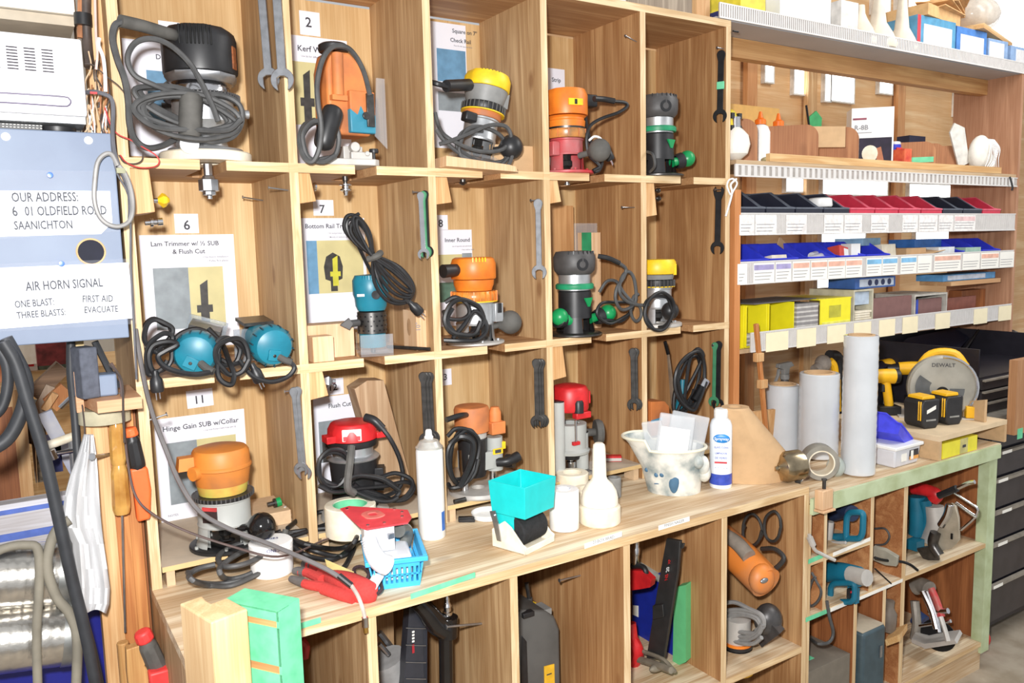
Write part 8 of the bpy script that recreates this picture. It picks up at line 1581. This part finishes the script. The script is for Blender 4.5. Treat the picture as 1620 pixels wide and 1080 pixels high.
XC = 2.15; b = B(mat('khaki_tool', (168, 164, 148), .6, var=.1)); slab(b, [(1381, 865), (1400, 870), (1420, 882), (1418, 896), (1400, 894), (1381, 886)], -.2, .05); XC = None; b.m(blacksteel); tubeP(b, [(1384, 882, -.365), (1400, 886, -.368), (1425, 888, -.372), (1440, 893, -.39), (1452, 902, -.40)], .005, 8); tubeP(b, [(1384, 899, -.364), (1398, 912, -.366), (1410, 923, -.37)], .003, 6); one('flat_sander', b, 'grey flat tool with black bar jutting out of the bench shelf', 'tool', None, bevel=.003)
XC = 2.50
sw = thing('circular_saw', 'teal and silver circular saw on the upper shelf of the wide bench cell', 'circular saw', I4)
b = B(mk); tubeP(b, [(1450, 785, -.12), (1452, 820, -.12), (1450, 845, -.12)], .03, 14); tubeP(b, [(1462, 790, -.12), (1468, 820, -.1), (1462, 850, -.1)], .022, 12); b.cbox(tuple(P(1448, 860, -.2)), (.05, .04, .035)); part('motor_housing', b, sw)
b = B(red); tubeP(b, [(1445, 772, -.14), (1465, 775, -.15), (1482, 782, -.15), (1476, 790, -.15)], .022, 12); part('handle', b, sw)
b = B(alud); tubeP(b, [(1478, 800, -.1), (1480, 830, -.1), (1470, 855, -.1)], .032, 14); part('gear_case', b, sw)
b = B(mat('saw_guard_dusty', (186, 176, 156), .45, metal=.3, var=.1)); slab(b, [(1504, 796), (1512, 800), (1517, 820), (1518, 855), (1505, 868), (1488, 872), (1478, 850), (1488, 828)], -.22, .04); b.m(chrome); tubeP(b, [(1503, 797, -.235), (1498, 815, -.235), (1488, 832, -.235)], .013, 10); part('blade_guard', b, sw, bevel=.003)
b = B(dsteel); tubeP(b, [(1480, 842, -.24), (1476, 860, -.24), (1486, 878, -.24)], .018, 12); slab(b, [(1450, 868), (1480, 862), (1486, 886), (1462, 886)], -.26, .03); part('blade', b, sw); b = B(blacksteel); p = P(1506, 848, -.222); b.cbox(tuple(p), (.008, .006, .02)); part('lever', b, sw)
hk = thing('hacksaw', 'bow saw with black grip leaning in the wide bench cell', 'saw', I4)
b = B(blackp); tubeP(b, [(1485, 784, -.24), (1500, 778, -.24), (1514, 772, -.24)], .012); part('grip', b, hk)
b = B(chrome); tubeP(b, [(1514, 772, -.24), (1532, 764, -.24), (1542, 762, -.24)], .007, 8); tubeP(b, [(1512, 795, -.24), (1530, 808, -.24), (1545, 818, -.24)], .006, 8); tubeP(b, [(1510, 780, -.24), (1535, 796, -.24), (1546, 804, -.24), (1544, 815, -.24), (1535, 825, -.24), (1520, 838, -.24)], .0045, 8); part('frame', b, hk)
# lower shelf of the wide cell
ms_ = thing('circular_saw', 'old saw with red grip and steel plate on the lowest bench shelf', 'circular saw', I4)
b = B(mat('dusty_steel_grey', (166, 160, 150), .5, metal=.4, var=.12)); tubeP(b, [(1447, 928, -.1), (1458, 926, -.1), (1470, 932, -.12)], .03, 14); tubeP(b, [(1447, 950, -.1), (1450, 985, -.12), (1446, 1010, -.12)], .016, 10); part('head', b, ms_)
b = B(chrome); tubeP(b, [(1460, 935, -.15), (1474, 965, -.17), (1482, 995, -.2)], .012, 10); tubeP(b, [(1467, 935, -.15), (1480, 970, -.17), (1486, 1000, -.2)], .008, 8); b.cyl(P(1470, 968, -.16), P(1500, 966, -.16), .010); b.cyl(P(1455, 990, -.16), P(1504, 982, -.16), .006); part('guide_rails', b, ms_)
b = B(mat('worn_red_grip', (206, 60, 64), .5, c2=(180, 110, 100))); tubeP(b, [(1473, 930, -.14), (1482, 950, -.15), (1490, 975, -.16)], .012, 12); part('grip', b, ms_)
b = B(alud); slab(b, [(1442, 1010), (1462, 1018), (1510, 1012), (1514, 1018), (1464, 1026), (1442, 1016)], -.24, .2); tubeP(b, [(1488, 975, -.2), (1496, 1000, -.22), (1500, 1015, -.24)], .009, 8); part('plate', b, ms_)
b = B(mat('saw_navy', (46, 70, 120), .5)); tubeP(b, [(1448, 975, -.05), (1462, 985, -.05)], .03, 12); b.m(blacksteel).lathe([(0, 0), (.06, 0), (.06, .004), (0, .004)], 28, (1, .3, 0), P(1484, 1005, -.10)); part('motor', b, ms_)
XC = 1.90
b = B(mat('black_dusty_case', (70, 64, 58), .7, var=.15)); slab(b, [(1278, 970), (1312, 945), (1312, 1060), (1278, 1060)], -.05, .15); b.m(yellow); slab(b, [(1294, 1024), (1303, 1022), (1303, 1034), (1294, 1034)], -.052, .001); one('black_case', b, 'black case with small yellow mark in the lower left bench cell', 'case', None, smooth=False)
XC = None
b = B(mat('grey_dusty_case', (120, 112, 100), .8, var=.06)); p0 = PZ(1276, 1052, -.62); b.box(1.772, 1.98, FY+.005, .1, -.7995, -.60); b.m(greentape).box(1.80, 1.86, FY+.05, FY+.12, -.60, -.5985); one('grey_case', b, 'dusty grey case with green tape at the bottom of the bench', 'case', None, smooth=False, bevel=.006)
tcs = thing('tool_case', 'tall blue-grey tool case with dusty top in the bench', 'case', I4)
b = B(mat('case_teal_grey', (66, 84, 92), .5, var=.1)); b.box(2.012, 2.135, FY-.02, .12, -.7995, -.535); part('shell', b, tcs, bevel=.010, seg=3)
b = B(mat('case_dust', (190, 178, 156), .9, var=.05)); b.box(2.016, 2.131, FY-.014, .115, -.535, -.5325); part('dusty_top', b, tcs); b = B(blackp); b.tube([(2.02, FY+.1, -.531), (2.07, FY+.09, -.525), (2.125, FY+.1, -.531)], .003, n=6); part('handle', b, tcs); b = B(steel); b.box(2.10, 2.112, FY-.024, FY-.0205, -.64, -.60); part('latch', b, tcs)
XC = 2.20
b = B(mat('murky_bottle', (120, 110, 100), .4, var=.1)); p = P(1407, 970, -.2); b.lathe([(0, -.06), (.022, -.06), (.024, .0), (.014, .02), (.016, .045), (0, .046)], 16, (0, 0, 1), p); one('murky_bottle', b, 'small murky bottle right of the blue-grey tool case', 'bottle', None)
b = B(pine); slab(b, [(1400, 1012), (1424, 1003), (1424, 1014), (1402, 1022)], -.3, .2); one('wood_scrap', b, 'pale wood scrap wedged right of the blue-grey tool case', 'wood scrap', None, smooth=False)
